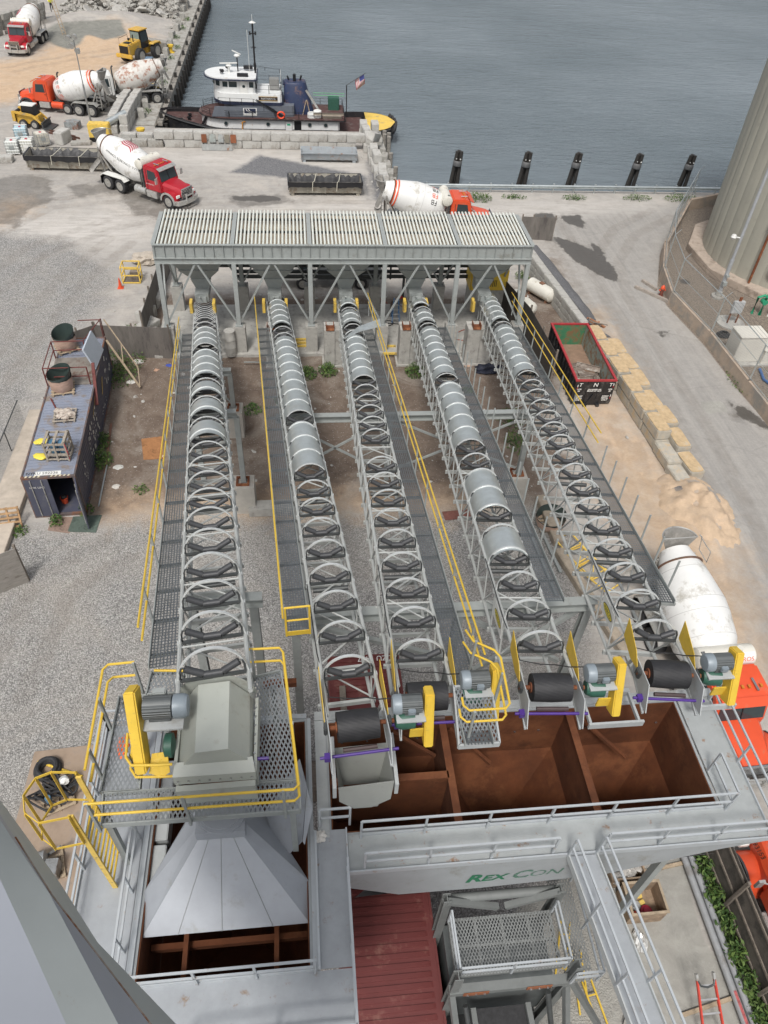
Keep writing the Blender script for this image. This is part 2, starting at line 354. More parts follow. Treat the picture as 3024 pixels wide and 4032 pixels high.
q = np.stack([idx[:-1, :-1], idx[:-1, 1:], idx[1:, 1:], idx[1:, :-1]], -1).reshape(-1, 4)
cx = px[q].mean(1); cy = py[q].mean(1)
water = ((cx > WHX) & (cx < 8.6) & (cy > 83.6)) | ((cx >= 8.4) & (cy > 68.4))
q = q[~water]
used_, inv = np.unique(q, return_inverse=True); q = inv.reshape(-1, 4)
me = bpy.data.meshes.new('ground'); V = np.stack([px, py, gz], -1)[used_]
me.from_pydata(V.tolist(), [], q.tolist()); me.polygons.foreach_set('use_smooth', [True]*len(q))
for nm, ks in (('ma', ('gravel', 'dirt', 'sand', 'road')), ('mb', ('wet', 'cement', 'white', 'dark')), ('mc', ('tank', 'pad', 'pud', 'rut'))):
    at = me.color_attributes.new(nm, 'FLOAT_COLOR', 'POINT'); at.data.foreach_set('color', np.stack([mk[k][used_] for k in ks], -1).astype(np.float32).ravel())
ground = bpy.data.objects.new('ground', me); COL.objects.link(ground); ground['kind'] = 'structure'
gm = bpy.data.materials.new('ground_mix'); gm.use_nodes = True; nt = gm.node_tree; L = nt.links.new; b = nt.nodes['Principled BSDF']; b.inputs['Roughness'].default_value = .9
geo = nt.nodes.new('ShaderNodeNewGeometry').outputs['Position']
def noise(sc, det=6, rough=.6, vec=None, dist=0):
    n = nt.nodes.new('ShaderNodeTexNoise'); n.inputs['Scale'].default_value = sc; n.inputs['Detail'].default_value = det; n.inputs['Roughness'].default_value = rough; n.inputs['Distortion'].default_value = dist
    L(vec or geo, n.inputs['Vector']); return n.outputs[0]
def mr(x, a, bb, c=0, d=1):
    n = nt.nodes.new('ShaderNodeMapRange'); n.inputs[1].default_value = a; n.inputs[2].default_value = bb; n.inputs[3].default_value = c; n.inputs[4].default_value = d; L(x, n.inputs[0]); return n.outputs[0]
def math_(op, a, bb):
    n = nt.nodes.new('ShaderNodeMath'); n.operation = op
    for i, x in enumerate((a, bb)):
        if isinstance(x, (int, float)): n.inputs[i].default_value = x
        else: L(x, n.inputs[i])
    return n.outputs[0]
def mix(fac, a, bb, mode='MIX'):
    n = nt.nodes.new('ShaderNodeMix'); n.data_type = 'RGBA'; n.blend_type = mode
    for i, x in ((0, fac), (6, a), (7, bb)):
        if isinstance(x, (int, float)): n.inputs[i].default_value = x
        elif isinstance(x, tuple): n.inputs[i].default_value = x+(1,)
        else: L(x, n.inputs[i])
    return n.outputs[2]
def attr(nm):
    a = nt.nodes.new('ShaderNodeAttribute'); a.attribute_name = nm; s = nt.nodes.new('ShaderNodeSeparateColor'); L(a.outputs['Color'], s.inputs[0]); return s.outputs[0], s.outputs[1], s.outputs[2], a.outputs['Alpha']
ga, di, sa, ro = attr('ma'); we, ce, wh, da = attr('mb'); ta, pa, pu, ru = attr('mc')
nE = noise(.8, 10, .75); nF = noise(6, 6, .7); nB = noise(.18, 6, .65, dist=1.5); nM = noise(1.2, 8, .7, dist=.6)
ws = nt.nodes.new('ShaderNodeMapping'); ws.inputs['Scale'].default_value = (.35, 2.2, 1); ws.inputs['Rotation'].default_value = (0, 0, .25); L(geo, ws.inputs[0]); nS = noise(1.0, 8, .7, ws.outputs[0], .8)
def edge(m, k=.55, sh=.12): return mr(math_('ADD', m, math_('MULTIPLY', math_('SUBTRACT', nE, .5), k)), .5-sh, .5+sh)
def vor(sc, rnd=1, feat='F1', out=0):
    v = nt.nodes.new('ShaderNodeTexVoronoi'); v.inputs['Scale'].default_value = sc; v.inputs['Randomness'].default_value = rnd; v.feature = feat; L(geo, v.inputs['Vector']); return v.outputs[out], v.outputs[1]
hard = mix(mr(nM, .3, .7), (.33, .305, .275), (.46, .435, .40)); hard = mix(mr(nS, .45, .75, 0, .7), hard, (.27, .265, .26)); hard = mix(mr(nB, .5, .7, 0, .8), hard, (.50, .46, .41))
hard = mix(mr(nF, .35, .8, 0, .22), hard, (.16, .15, .14))
vd, vc = vor(19); vs = nt.nodes.new('ShaderNodeSeparateColor'); L(vc, vs.inputs[0])
stone = mix(mr(vs.outputs[0], 0, 1), (.20, .197, .19), (.52, .505, .48)); stone = mix(mr(vd, .45, .8, 0, .6), stone, (.085, .08, .075)); stone = mix(mr(nB, .42, .7, 0, .55), stone, (.40, .365, .32))
vd2, vc2 = vor(26); stone = mix(mr(vd2, .45, .8, 0, .35), stone, (.07, .07, .07))
dirtc = mix(mr(nM, .3, .7), (.115, .082, .062), (.21, .165, .13)); dirtc = mix(mr(nB, .52, .62, 0, .55), dirtc, (.30, .265, .225)); dirtc = mix(mr(nF, .5, .75, 0, .4), dirtc, (.07, .052, .04))
vd3, vc3 = vor(7); dirtc = mix(mr(vd3, .22, .12, 0, .6), dirtc, (.42, .40, .37))
wv = nt.nodes.new('ShaderNodeTexWave'); wv.inputs['Scale'].default_value = 2.6; wv.inputs['Distortion'].default_value = 16; wv.inputs['Detail'].default_value = 4; wv.inputs['Detail Scale'].default_value = 1.3; L(ws.outputs[0], wv.inputs['Vector'])
sandc = mix(mr(nM, .3, .7), (.46, .325, .215), (.59, .44, .30)); sandc = mix(mr(wv.outputs['Fac'] if 'Fac' in wv.outputs else wv.outputs[1], .0, .45, .22, 0), sandc, (.33, .245, .17)); sandc = mix(mr(nB, .5, .7, 0, .45), sandc, (.48, .42, .35))
rs = nt.nodes.new('ShaderNodeMapping'); rs.inputs['Scale'].default_value = (2.4, .10, 1); L(geo, rs.inputs[0]); nR = noise(1, 8, .7, rs.outputs[0], .3)
roadc = mix(mr(nM, .3, .7), (.25, .24, .225), (.335, .32, .30)); roadc = mix(mr(nR, .35, .7, 0, .6), roadc, (.42, .395, .36)); roadc = mix(mr(nF, .4, .8, 0, .25), roadc, (.14, .135, .13))
cr_ = vor(.16, 1, 'DISTANCE_TO_EDGE')[0]; roadc = mix(mr(math_('ADD', cr_, math_('MULTIPLY', math_('SUBTRACT', nE, .5), .05)), .008, .003, 0, .12), roadc, (.09, .085, .08))
tankc = mix(mr(vs.outputs[1], 0, 1), (.11, .09, .072), (.27, .225, .18)); tankc = mix(mr(nB, .45, .7, 0, .4), tankc, (.19, .16, .13))
darkc = mix(mr(vs.outputs[2], 0, 1), (.085, .085, .09), (.22, .22, .225))
cemc = mix(mr(nM, .3, .7), (.16, .16, .14), (.27, .265, .235)); padc = mix(mr(nM, .3, .7), (.27, .26, .235), (.38, .37, .335)); padc = mix(mr(nB, .45, .65, 0, .4), padc, (.20, .195, .18)); padc = mix(mr(noise(3, 8, .8, dist=3), .5, .7, 0, .3), padc, (.44, .43, .40))
c = mix(mr(math_('MULTIPLY', wh, mr(nS, .35, .6)), 0, .8, 0, .75), hard, (.58, .55, .51))
c = mix(edge(ro, .5, .3), c, roadc); c = mix(edge(di, 1.0, .2), c, dirtc); c = mix(edge(ga, 1.2, .2), c, stone); c = mix(edge(sa, 1.2, .35), c, sandc); c = mix(edge(ce, .4, .1), c, cemc)
c = mix(edge(da, .6, .12), c, darkc); c = mix(edge(ta, .1, .1), c, tankc)
c = mix(math_('MULTIPLY', edge(ru, .7, .25), mr(nE, .38, .6, .05, .30)), c, (.17, .145, .12)); c = mix(math_('MULTIPLY', edge(we, 1.3, .10), mr(nM, .3, .6, .25, .68)), c, (.11, .098, .082)); c = mix(math_('MULTIPLY', edge(pu, 1.5, .06), .85), c, (.075, .068, .06)); c = mix(edge(pa, .25, .08), c, padc)
L(c, b.inputs['Base Color']); L(mr(edge(we, .95, .07), 0, 1, .92, .42), b.inputs['Roughness'])
bp = nt.nodes.new('ShaderNodeBump'); bp.inputs['Strength'].default_value = .7; bp.inputs['Distance'].default_value = .05
hgt = math_('ADD', math_('MULTIPLY', nF, .5), math_('MULTIPLY', math_("MULTIPLY", vd, -0.9), edge(ga))); hgt = math_('ADD', hgt, math_('MULTIPLY', nM, .8)); L(hgt, bp.inputs['Height']); L(bp.outputs[0], b.inputs['Normal'])
me.materials.append(gm)
# ================= WATER =================
wm = bpy.data.materials.new('harbour_water'); wm.use_nodes = True; nt = wm.node_tree; L = nt.links.new; b = nt.nodes['Principled BSDF']
b.inputs['Base Color'].default_value = (.155, .185, .20, 1); b.inputs['Roughness'].default_value = .12; b.inputs['IOR'].default_value = 1.33
geo = nt.nodes.new('ShaderNodeNewGeometry').outputs['Position']
mp = nt.nodes.new('ShaderNodeMapping'); mp.inputs['Scale'].default_value = (.55, 1.5, 1); mp.inputs['Rotation'].default_value = (0, 0, -.30); L(geo, mp.inputs[0])
n1 = noise(1.0, 6, .6, mp.outputs[0], .6); n2 = noise(3.2, 5, .6, mp.outputs[0], .4); n3 = noise(.05, 4, .6); n4 = noise(.22, 3, .6, mp.outputs[0], .5)
h = math_('ADD', math_('MULTIPLY', n1, 1.0), math_('MULTIPLY', n2, .38)); h = math_('MULTIPLY', h, mr(n3, .35, .65, .65, 1.25)); h = math_('ADD', h, math_('MULTIPLY', n4, 1.2))
bp = nt.nodes.new('ShaderNodeBump'); bp.inputs['Strength'].default_value = 1; bp.inputs['Distance'].default_value = .22; L(h, bp.inputs['Height']); L(bp.outputs[0], b.inputs['Normal']); L(mix(mr(noise(.02, 4, .6), .35, .65), (.13, .16, .178), (.20, .235, .258)), b.inputs['Base Color'])
WZ = -2.0
MB().quad((-700, 60, WZ), (900, 60, WZ), (900, 1500, WZ), (-700, 1500, WZ)).build('harbour_water', wm, kind='structure', fixn=False)
MB().quad((-700, 60, -5), (900, 60, -5), (900, 1500, -5), (-700, 1500, -5)).build('harbour_bed', CONCD, kind='structure', fixn=False)
# quay faces (retaining the land)
q_ = MB(); q_.b2(WHX-.5, WHX, 83.6, 200, -5, -.01); q_.b2(WHX-.5, 8.6, 83.2, 83.6, -5, -.02); q_.b2(8.2, 8.6, 68.2, 83.2, -5, -.03); q_.b2(8.6, 75, 68.0, 68.4, -5, -.04)
q_.build('quay_face', CONCD, kind='structure')
# concrete coping strips
MB().b2(WHX-2.0, WHX-.05, 84, 200, .004, .10).build('quay_coping', CONCD, kind='structure', bevel=.03)
MB().b2(8.0, 9.0, 68.9, 83.4, .004, .14).build('quay_coping', CONCD, kind='structure', bevel=.03)
# ================= AGGREGATE HOPPER ROW =================
HX0, BAY, HY0, HY1, HZ = -8.3, 4.466, 41.84, 46.24, 7.0
hop = thing('aggregate_hopper_row', 'long grey steel row of five feed hoppers with barred tops on legs behind the conveyors', 'hopper', (2.9, 44, .25))
TANL = M('dusty_lining', (.50, .44, .35), .9, 0, .15, 2, dirt=(.40, .29, .19), damt=.25)
BAR = M('pale_bar_paint', (.64, .66, .61), .5, 0, .06, 3, dirt=(.42, .39, .33), damt=.2)
for i in range(6):
    mb = MB(); x = HX0+i*BAY; mb.b2(x-.07, x+.07, HY0, HY1, 6.25, HZ+.04)
    mb.b2(x-.12, x+.12, HY0, HY1, HZ+.04, HZ+.06)
    mb.build('divider_plate', GREY, hop, world=True)
mb = MB(); mb.b2(HX0-.02, HX0+5*BAY+.02, HY0-.03, HY0, 6.27, HZ); mb.b2(HX0-.05, HX0+5*BAY+.05, HY0-.14, HY0+.02, HZ, HZ+.05)
for k in range(41):
    x = HX0+.05+k*(5*BAY-.1)/40; mb.b2(x-.012, x+.012, HY0-.13, HY0-.031, 6.27, HZ-.002)
mb.build('front_panel', GREY, hop, world=True)
mb = MB(); mb.b2(HX0-.02, HX0+5*BAY+.02, HY1, HY1+.03, 6.27, HZ); mb.build('rear_panel', GREY, hop, world=True)
mb = MB()
for y in (HY0-.1, HY1+.1): mb.ibeam((HX0-.05, y, 6.09), (HX0+5*BAY+.05, y, 6.09), .22, .34, .03)
for i in range(6): mb.ibeam((HX0+i*BAY, HY0+.02, 6.07), (HX0+i*BAY, HY1-.02, 6.07), .2, .28, .03)
mb.build('support_beam', GREY, hop, world=True)
for i in range(5):
    x0, x1 = HX0+i*BAY+.1, HX0+(i+1)*BAY-.1; cx = (x0+x1)/2; cy = 44.04
    def ring(hx, hy, z): return [(cx-hx, cy-hy, z), (cx+hx, cy-hy, z), (cx+hx, cy+hy, z), (cx-hx, cy+hy, z)]
    A, B_, C_, D_ = ring(2.1, 2.1, 6.6), ring(1.62, 1.7, 5.75), ring(1.05, 1.2, 5.0), ring(.52, .6, 3.75)
    mb = MB(); rs_ = [ring(1.72, 1.8, 5.92), B_, ring(1.1, 1.25, 4.98), ring(1.2, 1.3, 4.96), ring(.55, .62, 4.1), ring(.62, .68, 4.08), ring(.4, .5, 3.4)]
    mb.add([p for r_ in rs_ for p in r_], [(k*4+j, k*4+(j+1) % 4, k*4+4+(j+1) % 4, k*4+4+j) for k in range(len(rs_)-1) for j in range(4)])
    mb.build('hopper_cone', GREY, hop, world=True, fixn=False)
    mb = MB(); rs_ = [ring(2.12, 2.15, 6.9), ring(1.58, 1.66, 5.9), ring(.5, .6, 4.2), ring(.3, .4, 3.6)]
    mb.add([p for r_ in rs_ for p in r_], [(k*4+j, k*4+(j+1) % 4, k*4+4+(j+1) % 4, k*4+4+j) for k in range(3) for j in range(4)]+[(12, 13, 14, 15)])
    mb.build('hopper_lining', TANL, hop, world=True, fixn=False)
    mb = MB(); mb.b2(x0, x1, cy-.04, cy+.04, 6.72, 6.86); mb.b2(x0, x1, HY1-.45, HY1-.37, 6.72, 6.84)
    for k in range(4): mb.beam((x0+.05 if k % 2 else x1-.05, cy+(1.2 if k < 2 else -1.2), 6.7), (x0+.6 if k % 2 else x1-.6, cy+(1.2 if k < 2 else -1.2), 6.1), .05)
    mb.build('bar_support', DARKST, hop, world=True)
    src = None
    for k in range(19):
        x = x0+.14+k*(x1-x0-.28)/18
        if src is None:
            b_ = MB(); b_.tube((0, HY0+.02, HZ+.02), (0, HY1+.16, HZ+.1), .062, 8); src = bar0 = b_.build('grizzly_bar', BAR, hop, world=True) if i == 0 else part(bar0, hop)
            src.location.x = x
        else:
            c_ = part(bar0, hop); c_.location.x = x
    # feeder gate and belt feeder
    mb = MB(); mb.b2(cx-.42, cx+.42, 42.7, 44.8, 2.9, 3.42); mb.b2(cx-.3, cx+.3, 42.5, 42.7, 2.95, 3.3); mb.tube((cx-.05, 42.5, 3.3), (cx-.05, 42.2, 3.5), .05); mb.build('feed_gate', GREY, hop, world=True, bevel=.02)
    for s_ in (-1, 1):
        g = MB(); g.prism([(42.35, 2.3), (42.9, 2.1), (43.0, 3.0), (42.4, 2.95)], cx+s_*.70-.09, cx+s_*.70+.09, 'x'); g.build('yellow_guard', YELD, hop, world=True, bevel=.02)
piers = []
for i in range(6):
    x = HX0+i*BAY; x = x+.12 if i == 0 else (x-.12 if i == 5 else x)
    for y, yt in ((41.45, HY0-.1), (46.6, HY1+.1)):
        mb = MB(); mb.ibeam((x, y, 2.04), (x, yt, 5.91), .26, .26, .04, up=(0, 1, 0)); mb.b2(x-.22, x+.22, y-.22, y+.22, 2.0, 2.05); mb.build('post', GREY, hop, world=True)
        sy = y
        for sg in (-1, 1):
            if 0 <= i+sg <= 5:
                mb = MB(); mb.beam((x+sg*.14, sy, 2.3), (x+sg*(BAY/2-.12), yt, 5.9), .10, .10); mb.build('brace', GREY, hop, world=True)
    if i in (0, 5):
        MB().beam((x, 41.5, 2.3), (x, 44, 5.9), .1).beam((x, 46.5, 2.3), (x, 44.1, 5.9), .1).build('side_brace', GREY, hop, world=True)
    for y, z_ in ((41.5, 2.0), (46.7, 2.0)):
        p_ = MB().b2(-.36, .36, -.34, .34, 0, z_-.02)
        p_.b2(-.30, .30, -.28, .28, z_-.02, z_)
        side = ('first', 'second', 'third', 'fourth', 'fifth', 'sixth')[i]
        o = p_.build('concrete_pier', CONC, bevel=.02); o.location = (x, y, 0)
        tag(o, f'{side} concrete pier from the left under the {"front" if y < 44 else "rear"} legs of the hopper row', 'concrete pier', 'piers under the hopper row')
# ---- foundation slab and wall piers ----
o = MB().b2(-9.2, 14.6, 40.9, 47.2, -.1, .22).build('concrete_slab', CONC, kind='structure', bevel=.02)
for cx, nm, w_ in ((-1.5, 'second', 1.3), (2.05, 'third', 1.35), (6.75, 'fourth', 1.4), (11.15, 'fifth', 1.7)):
    mb = MB(); mb.b2(-w_/2, w_/2, -.5, .5, 0, 2.6); mb.b2(-w_/2-.12, w_/2+.12, -.62, .62, 0, .12); mb.b2(-.03, .03, -.515, -.49, .13, 2.58)
    o = mb.build('concrete_wall_pier', CONC, bevel=.015); o.location = (cx, 40.25, 0)
    tag(o, f'tall concrete wall pier under the lower end of the {nm} conveyor from the left', 'concrete pier', 'wall piers under the conveyors')
    t = thing('rusty_bracket', f'rusty steel bracket on top of the wall pier of the {nm} conveyor', 'bracket', (cx-.32, 40.0, 2.6))
    MB().b2(-.25, .25, -.3, .3, 0, .04).b2(-.25, -.21, -.3, .3, .04, .3).b2(.21, .25, -.3, .3, .04, .3).build('channel', RUST, t)
o = MB().lathe((0, 0, 0), (0, 0, 1.7), [(0, .34), (.33, .34), (.34, .36), (.36, .34), (.66, .34), (.67, .36), (.69, .34), (1, .34)], 20).build('round_concrete_pier', CONC)
o.location = (-4.45, 41.0, .2); tag(o, 'round concrete column with formwork rings beside the first conveyor', 'concrete pier')
# ---- cross conveyor frame behind the hoppers ----
t = thing('transfer_conveyor_frame', 'dark channel frame with rollers running behind the hopper legs', 'conveyor', (2, 47.6, 0))
mb = MB()
for y in (47.2, 47.9):
    mb.ibeam((-5.4, y, 3.1), (12.5, y, 3.1), .1, .25); mb.ibeam((-4.5, y, 2.3), (12.5, y, 2.3), .1, .25)
mb.build('rail', DARKST, t, world=True)
for k in range(9):
    x = -3.8+k*2
    MB().tube((x, 47.2, 3.3), (x, 47.9, 3.3), .12, 8).tube((x, 47.2, 2.1), (x, 47.2, 3.2), .07, 6).build('carrying_roller', ROLL_, t, world=True)
for x in (-1.7, 2.9, 7.2): MB().beam((x, 47.55, .2), (x, 47.55, 2.2), .16).build('leg', DARKST, t, world=True)
# ================= CONVEYORS =================
LN = {1: (-1.4, .1178, 2.2, -.341), 2: (-1.43, -.0684, 2.76, -.283), 3: (2.95, .0138, 2.76, -.283), 4: (7.52, .0658, 2.76, -.283), 5: (12.15, .1195, 2.76, -.283)}
def cxz(k, y):
    a, sx, z42, s = LN[k]
    x = {1: -5.92-.1178*(y-42), 2: a+sx*(y-42), 3: a+sx*(y-42), 4: a+sx*(y-42), 5: a+sx*(y-42)}[k]
    return x, z42+s*(y-42)
def frame_at(k, y):
    x, z = cxz(k, y); x2, z2 = cxz(k, y-1); fwd = Vector((x2-x, -1, z2-z)).normalized()   # uphill direction, towards the head
    lat = fwd.cross(Vector((0, 0, 1))).normalized()      # fwd x up : points to -x side
    lat = -lat if lat.x < 0 else lat
    up = lat.cross(fwd); up = up if up.z > 0 else -up
    return Vector((x, y, z)), lat, fwd, up
def P3(k, y, l=0, u=0, f=0):
    o, lat, fwd, up = frame_at(k, y); return o+lat*l+up*u+fwd*f
def hoop_mesh(Rr):
    mb = MB(); n = 20; prof = []
    pts = [Vector((math.cos(math.pi*i/n)*Rr, 0, math.sin(math.pi*i/n)*Rr)) for i in range(n+1)]
    for i in range(n):
        a, b = pts[i], pts[i+1]; ra, rb = a.normalized(), b.normalized()
        for (d0, d1, yy0, yy1) in ((-.014, .014, -.036, .036),):
            P = [a+ra*d0+Vector((0, yy0, 0)), a+ra*d1+Vector((0, yy0, 0)), a+ra*d1+Vector((0, yy1, 0)), a+ra*d0+Vector((0, yy1, 0)), b+rb*d0+Vector((0, yy0, 0)), b+rb*d1+Vector((0, yy0, 0)), b+rb*d1+Vector((0, yy1, 0)), b+rb*d0+Vector((0, yy1, 0))]
            mb.add(P, [(0, 1, 5, 4), (1, 2, 6, 5), (2, 3, 7, 6), (3, 0, 4, 7)])
    for s_ in (-1, 1): mb.box((s_*Rr, 0, -.03), (.12, .12, .10))
    return mb
def idler_mesh(Rr):
    w_ = Rr*.93; mb = MB(); mb.box((0, 0, .05), (2*w_, .07, .05)); mb.box((0, .035, .02), (2*w_, .012, .1))
    for s_ in (-1, 1):
        mb.path([(s_*w_*.98, 0, .04), (s_*w_*.98, 0, .24), (s_*w_*.92, 0, .34), (s_*w_*.83, 0, .34)], .022, 5)
        mb.box((s_*.27*Rr, 0, .13), (.02, .07, .14))
    return mb
def roller_mesh(ln, r_=.075): return MB().lathe((-ln/2, 0, 0), (ln/2, 0, 0), [(0, r_*.6), (.02, r_), (.98, r_), (1, r_*.6)], 12)
def cover_sheet(k, ya, yb, Rr):
    mb = MB(); n = 22; vs = []; t_ = .01
    for y in (ya, yb):
        for i in range(n+1):
            a = math.pi*i/n; vs.append(P3(k, y, math.cos(a)*(Rr-.005), math.sin(a)*(Rr-.005)))
    fs = [(i, i+1, n+2+i, n+1+i) for i in range(n)]
    mb.add(vs, fs); vs2 = []
    for y in (ya, yb):
        for i in range(n+1):
            a = math.pi*i/n; vs2.append(P3(k, y, math.cos(a)*(Rr-.02), math.sin(a)*(Rr-.02)))
    mb.add(vs2, fs); return mb
HOOPM = M('hoop_zinc', (.66, .68, .67), .35, .35, .1, 6)
GRIP = M('grip_walkway', (.20, .215, .225), .42, .75, .12, 3)
def grip_finish():
    nt = GRIP.node_tree; L = nt.links.new; b = nt.nodes['Principled BSDF']; tc = nt.nodes.new('ShaderNodeTexCoord'); s = nt.nodes.new('ShaderNodeSeparateXYZ'); L(tc.outputs['UV'], s.inputs[0])
    def mm(op, a, v):
        n = nt.nodes.new('ShaderNodeMath'); n.operation = op
        for i, x in enumerate((a, v)):
            if isinstance(x, (int, float)): n.inputs[i].default_value = x
            else: L(x, n.inputs[i])
        return n.outputs[0]
    fx = mm('ABSOLUTE', mm('SUBTRACT', mm('FRACT', mm('MULTIPLY', s.outputs[0], 14), 0), .5), 0)
    fy = mm('ABSOLUTE', mm('SUBTRACT', mm('FRACT', mm('MULTIPLY', s.outputs[1], 9), 0), .5), 0)
    hole = mm('MULTIPLY', mm('LESS_THAN', fx, .3), mm('LESS_THAN', fy, .33))
    tr = nt.nodes.new('ShaderNodeBsdfTransparent'); ms = nt.nodes.new('ShaderNodeMixShader'); L(mm('MULTIPLY', hole, .8), ms.inputs[0]); L(b.outputs[0], ms.inputs[1]); L(tr.outputs[0], ms.inputs[2]); L(ms.outputs[0], nt.nodes['Material Output'].inputs[0])
grip_finish()
GRATE = grate_mat('expanded_grating', (.30, .32, .33), 11, 5.5, .30, .5, diamond=True)
LAG = add_wave(M('lagging_rubber', (.022, .022, .024), .6, 0, .25, 4), (30, 60, 60), .004, .25)
MOTG = add_wave(M('motor_grey', (.12, .13, .13), .5, .2, .1, 5), (0, 0, 130), .01, .9)
MOTB = M('motor_cowl', (.24, .28, .31), .45, .1, .08, 5)
SPEC = {1: dict(R=.69, y0=47.3, y1=8.44, sp=1.22, cov=[(36.6, 32.9), (31.7, 27.6), (26.4, 25.2), (24.1, 22.75), (21.55, 20.25)], cat=(-1.02, .62, 38.9, 9.2), rails=[(-1.36, 38.5, 9.4, 1)], yh=7.55),
        2: dict(R=.60, y0=45.9, y1=9.31, sp=1.215, cov=[(42.2, 36.9), (34.3, 23.97), (22.8, 19.05)], cat=(-1.02, .60, 38.7, 11.1), rails=[(-1.36, 41.6, 11.1, 1)], yh=7.9),
        3: dict(R=.60, y0=45.8, y1=9.72, sp=1.215, cov=[(43.7, 41.05), (39.7, 37.05), (34.4, 27.95)], cat=(.92, .60, 38.7, 7.3), rails=[(1.25, 42.5, 9.0, 1)], yh=8.6),
        4: dict(R=.60, y0=45.0, y1=9.80, sp=1.215, cov=[(43.8, 41.1), (39.8, 37.15), (35.95, 28.25), (27.0, 20.7), (18.25, 15.8), (14.55, 13.3)], cat=(.95, .60, 38.6, 12.0), rails=[], yh=8.65),
        5: dict(R=.60, y0=45.0, y1=10.0, sp=1.215, cov=[(44.1, 37.5), (36.2, 28.5)], cat=(.95, .60, 38.6, 11.8), rails=[(1.28, 42.8, 20.7, 1)], yh=8.85)}
HM, IM, RM = {}, {}, {}
CONV = {}
NMS = {1: ('first', 'widest conveyor truss, far left, ending in a grey hood above the platform'), 2: ('second', 'conveyor truss second from left, discharging into a grey open chute'), 3: ('third', 'middle conveyor truss of the five, with a bent loose cover sheet near its lower end'),
       4: ('fourth', 'conveyor truss fourth from left, its half round covers reaching nearly to the head pulley'), 5: ('fifth', 'rightmost conveyor truss, mostly bare hoops, beside the mixer truck drum')}
for k, S in SPEC.items():
    Rr = S['R']; xb, zb_ = cxz(k, 43.5)
    root = thing('belt_conveyor', NMS[k][1], 'conveyor', (xb, 43.5, .22), 0, 'inclined conveyors from the hoppers to the bins'); CONV[k] = root; LOC = Vector(root.location)
    if k == 1: root['label'] = 'widest conveyor truss, leftmost of the five, ending in a grey hood above the platform'
    if k not in HM:
        pass
    ytail = S['y0']-.3 if k == 1 else 45.2; yend = S['yh']+.3; TD = 1.2
    mb = MB()
    for s_ in (-1, 1):
        mb.tube(P3(k, ytail, s_*Rr), P3(k, yend, s_*Rr, 0), .048, 8)
        mb.tube(P3(k, min(ytail, 43.4), s_*Rr, -TD), P3(k, yend+1.0, s_*Rr, -TD), .048, 8); mb.tube(P3(k, yend+1.0, s_*Rr, -TD), P3(k, yend+.2, s_*Rr, -.05), .04, 6)
    npan = int((43.4-yend-1)/1.2); flip = 1
    for i in range(npan+1):
        y = 43.4-i*1.2; y2 = max(y-1.2, yend+.9)
        for s_ in (-1, 1):
            mb.tube(P3(k, y, s_*Rr), P3(k, y, s_*Rr, -TD), .025, 5, cap=False); mb.tube(P3(k, y, s_*Rr, -TD), P3(k, y2, s_*Rr), .028, 5, cap=False)
        if i < npan:
            mb.tube(P3(k, y, -flip*Rr, -.02), P3(k, y2, flip*Rr, -.02), .024, 5, cap=False); mb.tube(P3(k, y, flip*Rr, -TD+.03), P3(k, y2, -flip*Rr, -TD+.03), .024, 5, cap=False)
        flip = -flip
        if i % 2 == 0: mb.tube(P3(k, y-.3, -Rr), P3(k, y-.3, Rr), .026, 5, cap=False)
        mb.beam(P3(k, y, -Rr-.1, -TD-.1), P3(k, y, Rr+.1, -TD-.1), .07, .14)
    mb.build('truss', M('truss_grey', (.42, .435, .42), .5, 0, .08, 3), root, world=True)
    # hoops, idlers, rollers
    key = Rr
    ys_ = []; y = S['y1']
    while y < 42.0 + (3.5 if k == 1 else 1.5): ys_.append(y); y += S['sp']
    if k == 3: ys_ = [v for v in ys_ if not 20.2 < v < 21.2]
    for y in ys_:
        o, lat, fwd, up = frame_at(k, y); mtx = Matrix((lat, -fwd, up)).transposed().to_4x4(); mtx.translation = o-LOC
        if key not in HM:
            h0 = hoop_mesh(Rr).build('hoop', HOOPM, root); HM[key] = h0.data
            i0 = idler_mesh(Rr).build('idler', DARKST, root); IM[key] = i0.data; r0 = roller_mesh(.56*Rr).build('roller', ROLL_, i0); RM[key] = r0.data; r0['_'] = 1; bpy.data.objects.remove(r0)
        else:
            h0 = bpy.data.objects.new('hoop', HM[key]); COL.objects.link(h0); h0.parent = root
            i0 = bpy.data.objects.new('idler', IM[key]); COL.objects.link(i0); i0.parent = root
        h0.matrix_local = mtx
        i0.matrix_local = mtx @ Matrix.Translation((0, -.06, .0))
        for px_, pz_, ry in ((0, .12, 0), (-.53*Rr, .235, R(28)), (.53*Rr, .235, -R(28))):
            r_ = bpy.data.objects.new('roller', RM[key]); COL.objects.link(r_); r_.parent = i0; r_.location = (px_, 0, pz_); r_.rotation_euler = (0, ry, 0)
    if k == 1:   # close hoops at the lower end, still to be spaced out
        for j in range(5):
            y = ys_[-1]-.4-j*1.22+.0; o, lat, fwd, up = frame_at(k, y-.2); mtx = Matrix((lat, -fwd, up)).transposed().to_4x4(); mtx.translation = o-LOC
            h0 = bpy.data.objects.new('hoop', HM[key]); COL.objects.link(h0); h0.parent = root; h0.matrix_local = mtx
    for j in range(3, len(ys_)-3, 4):
        MB().tube(P3(k, ys_[j], -Rr*.8, -.22), P3(k, ys_[j], Rr*.8, -.22), .07, 10).build('return_roller', DARKST, root, world=True)
    for a, b_ in S['cov']: cover_sheet(k, a, b_, Rr-.006).build('cover', GALVC, root, world=True, fixn=False)
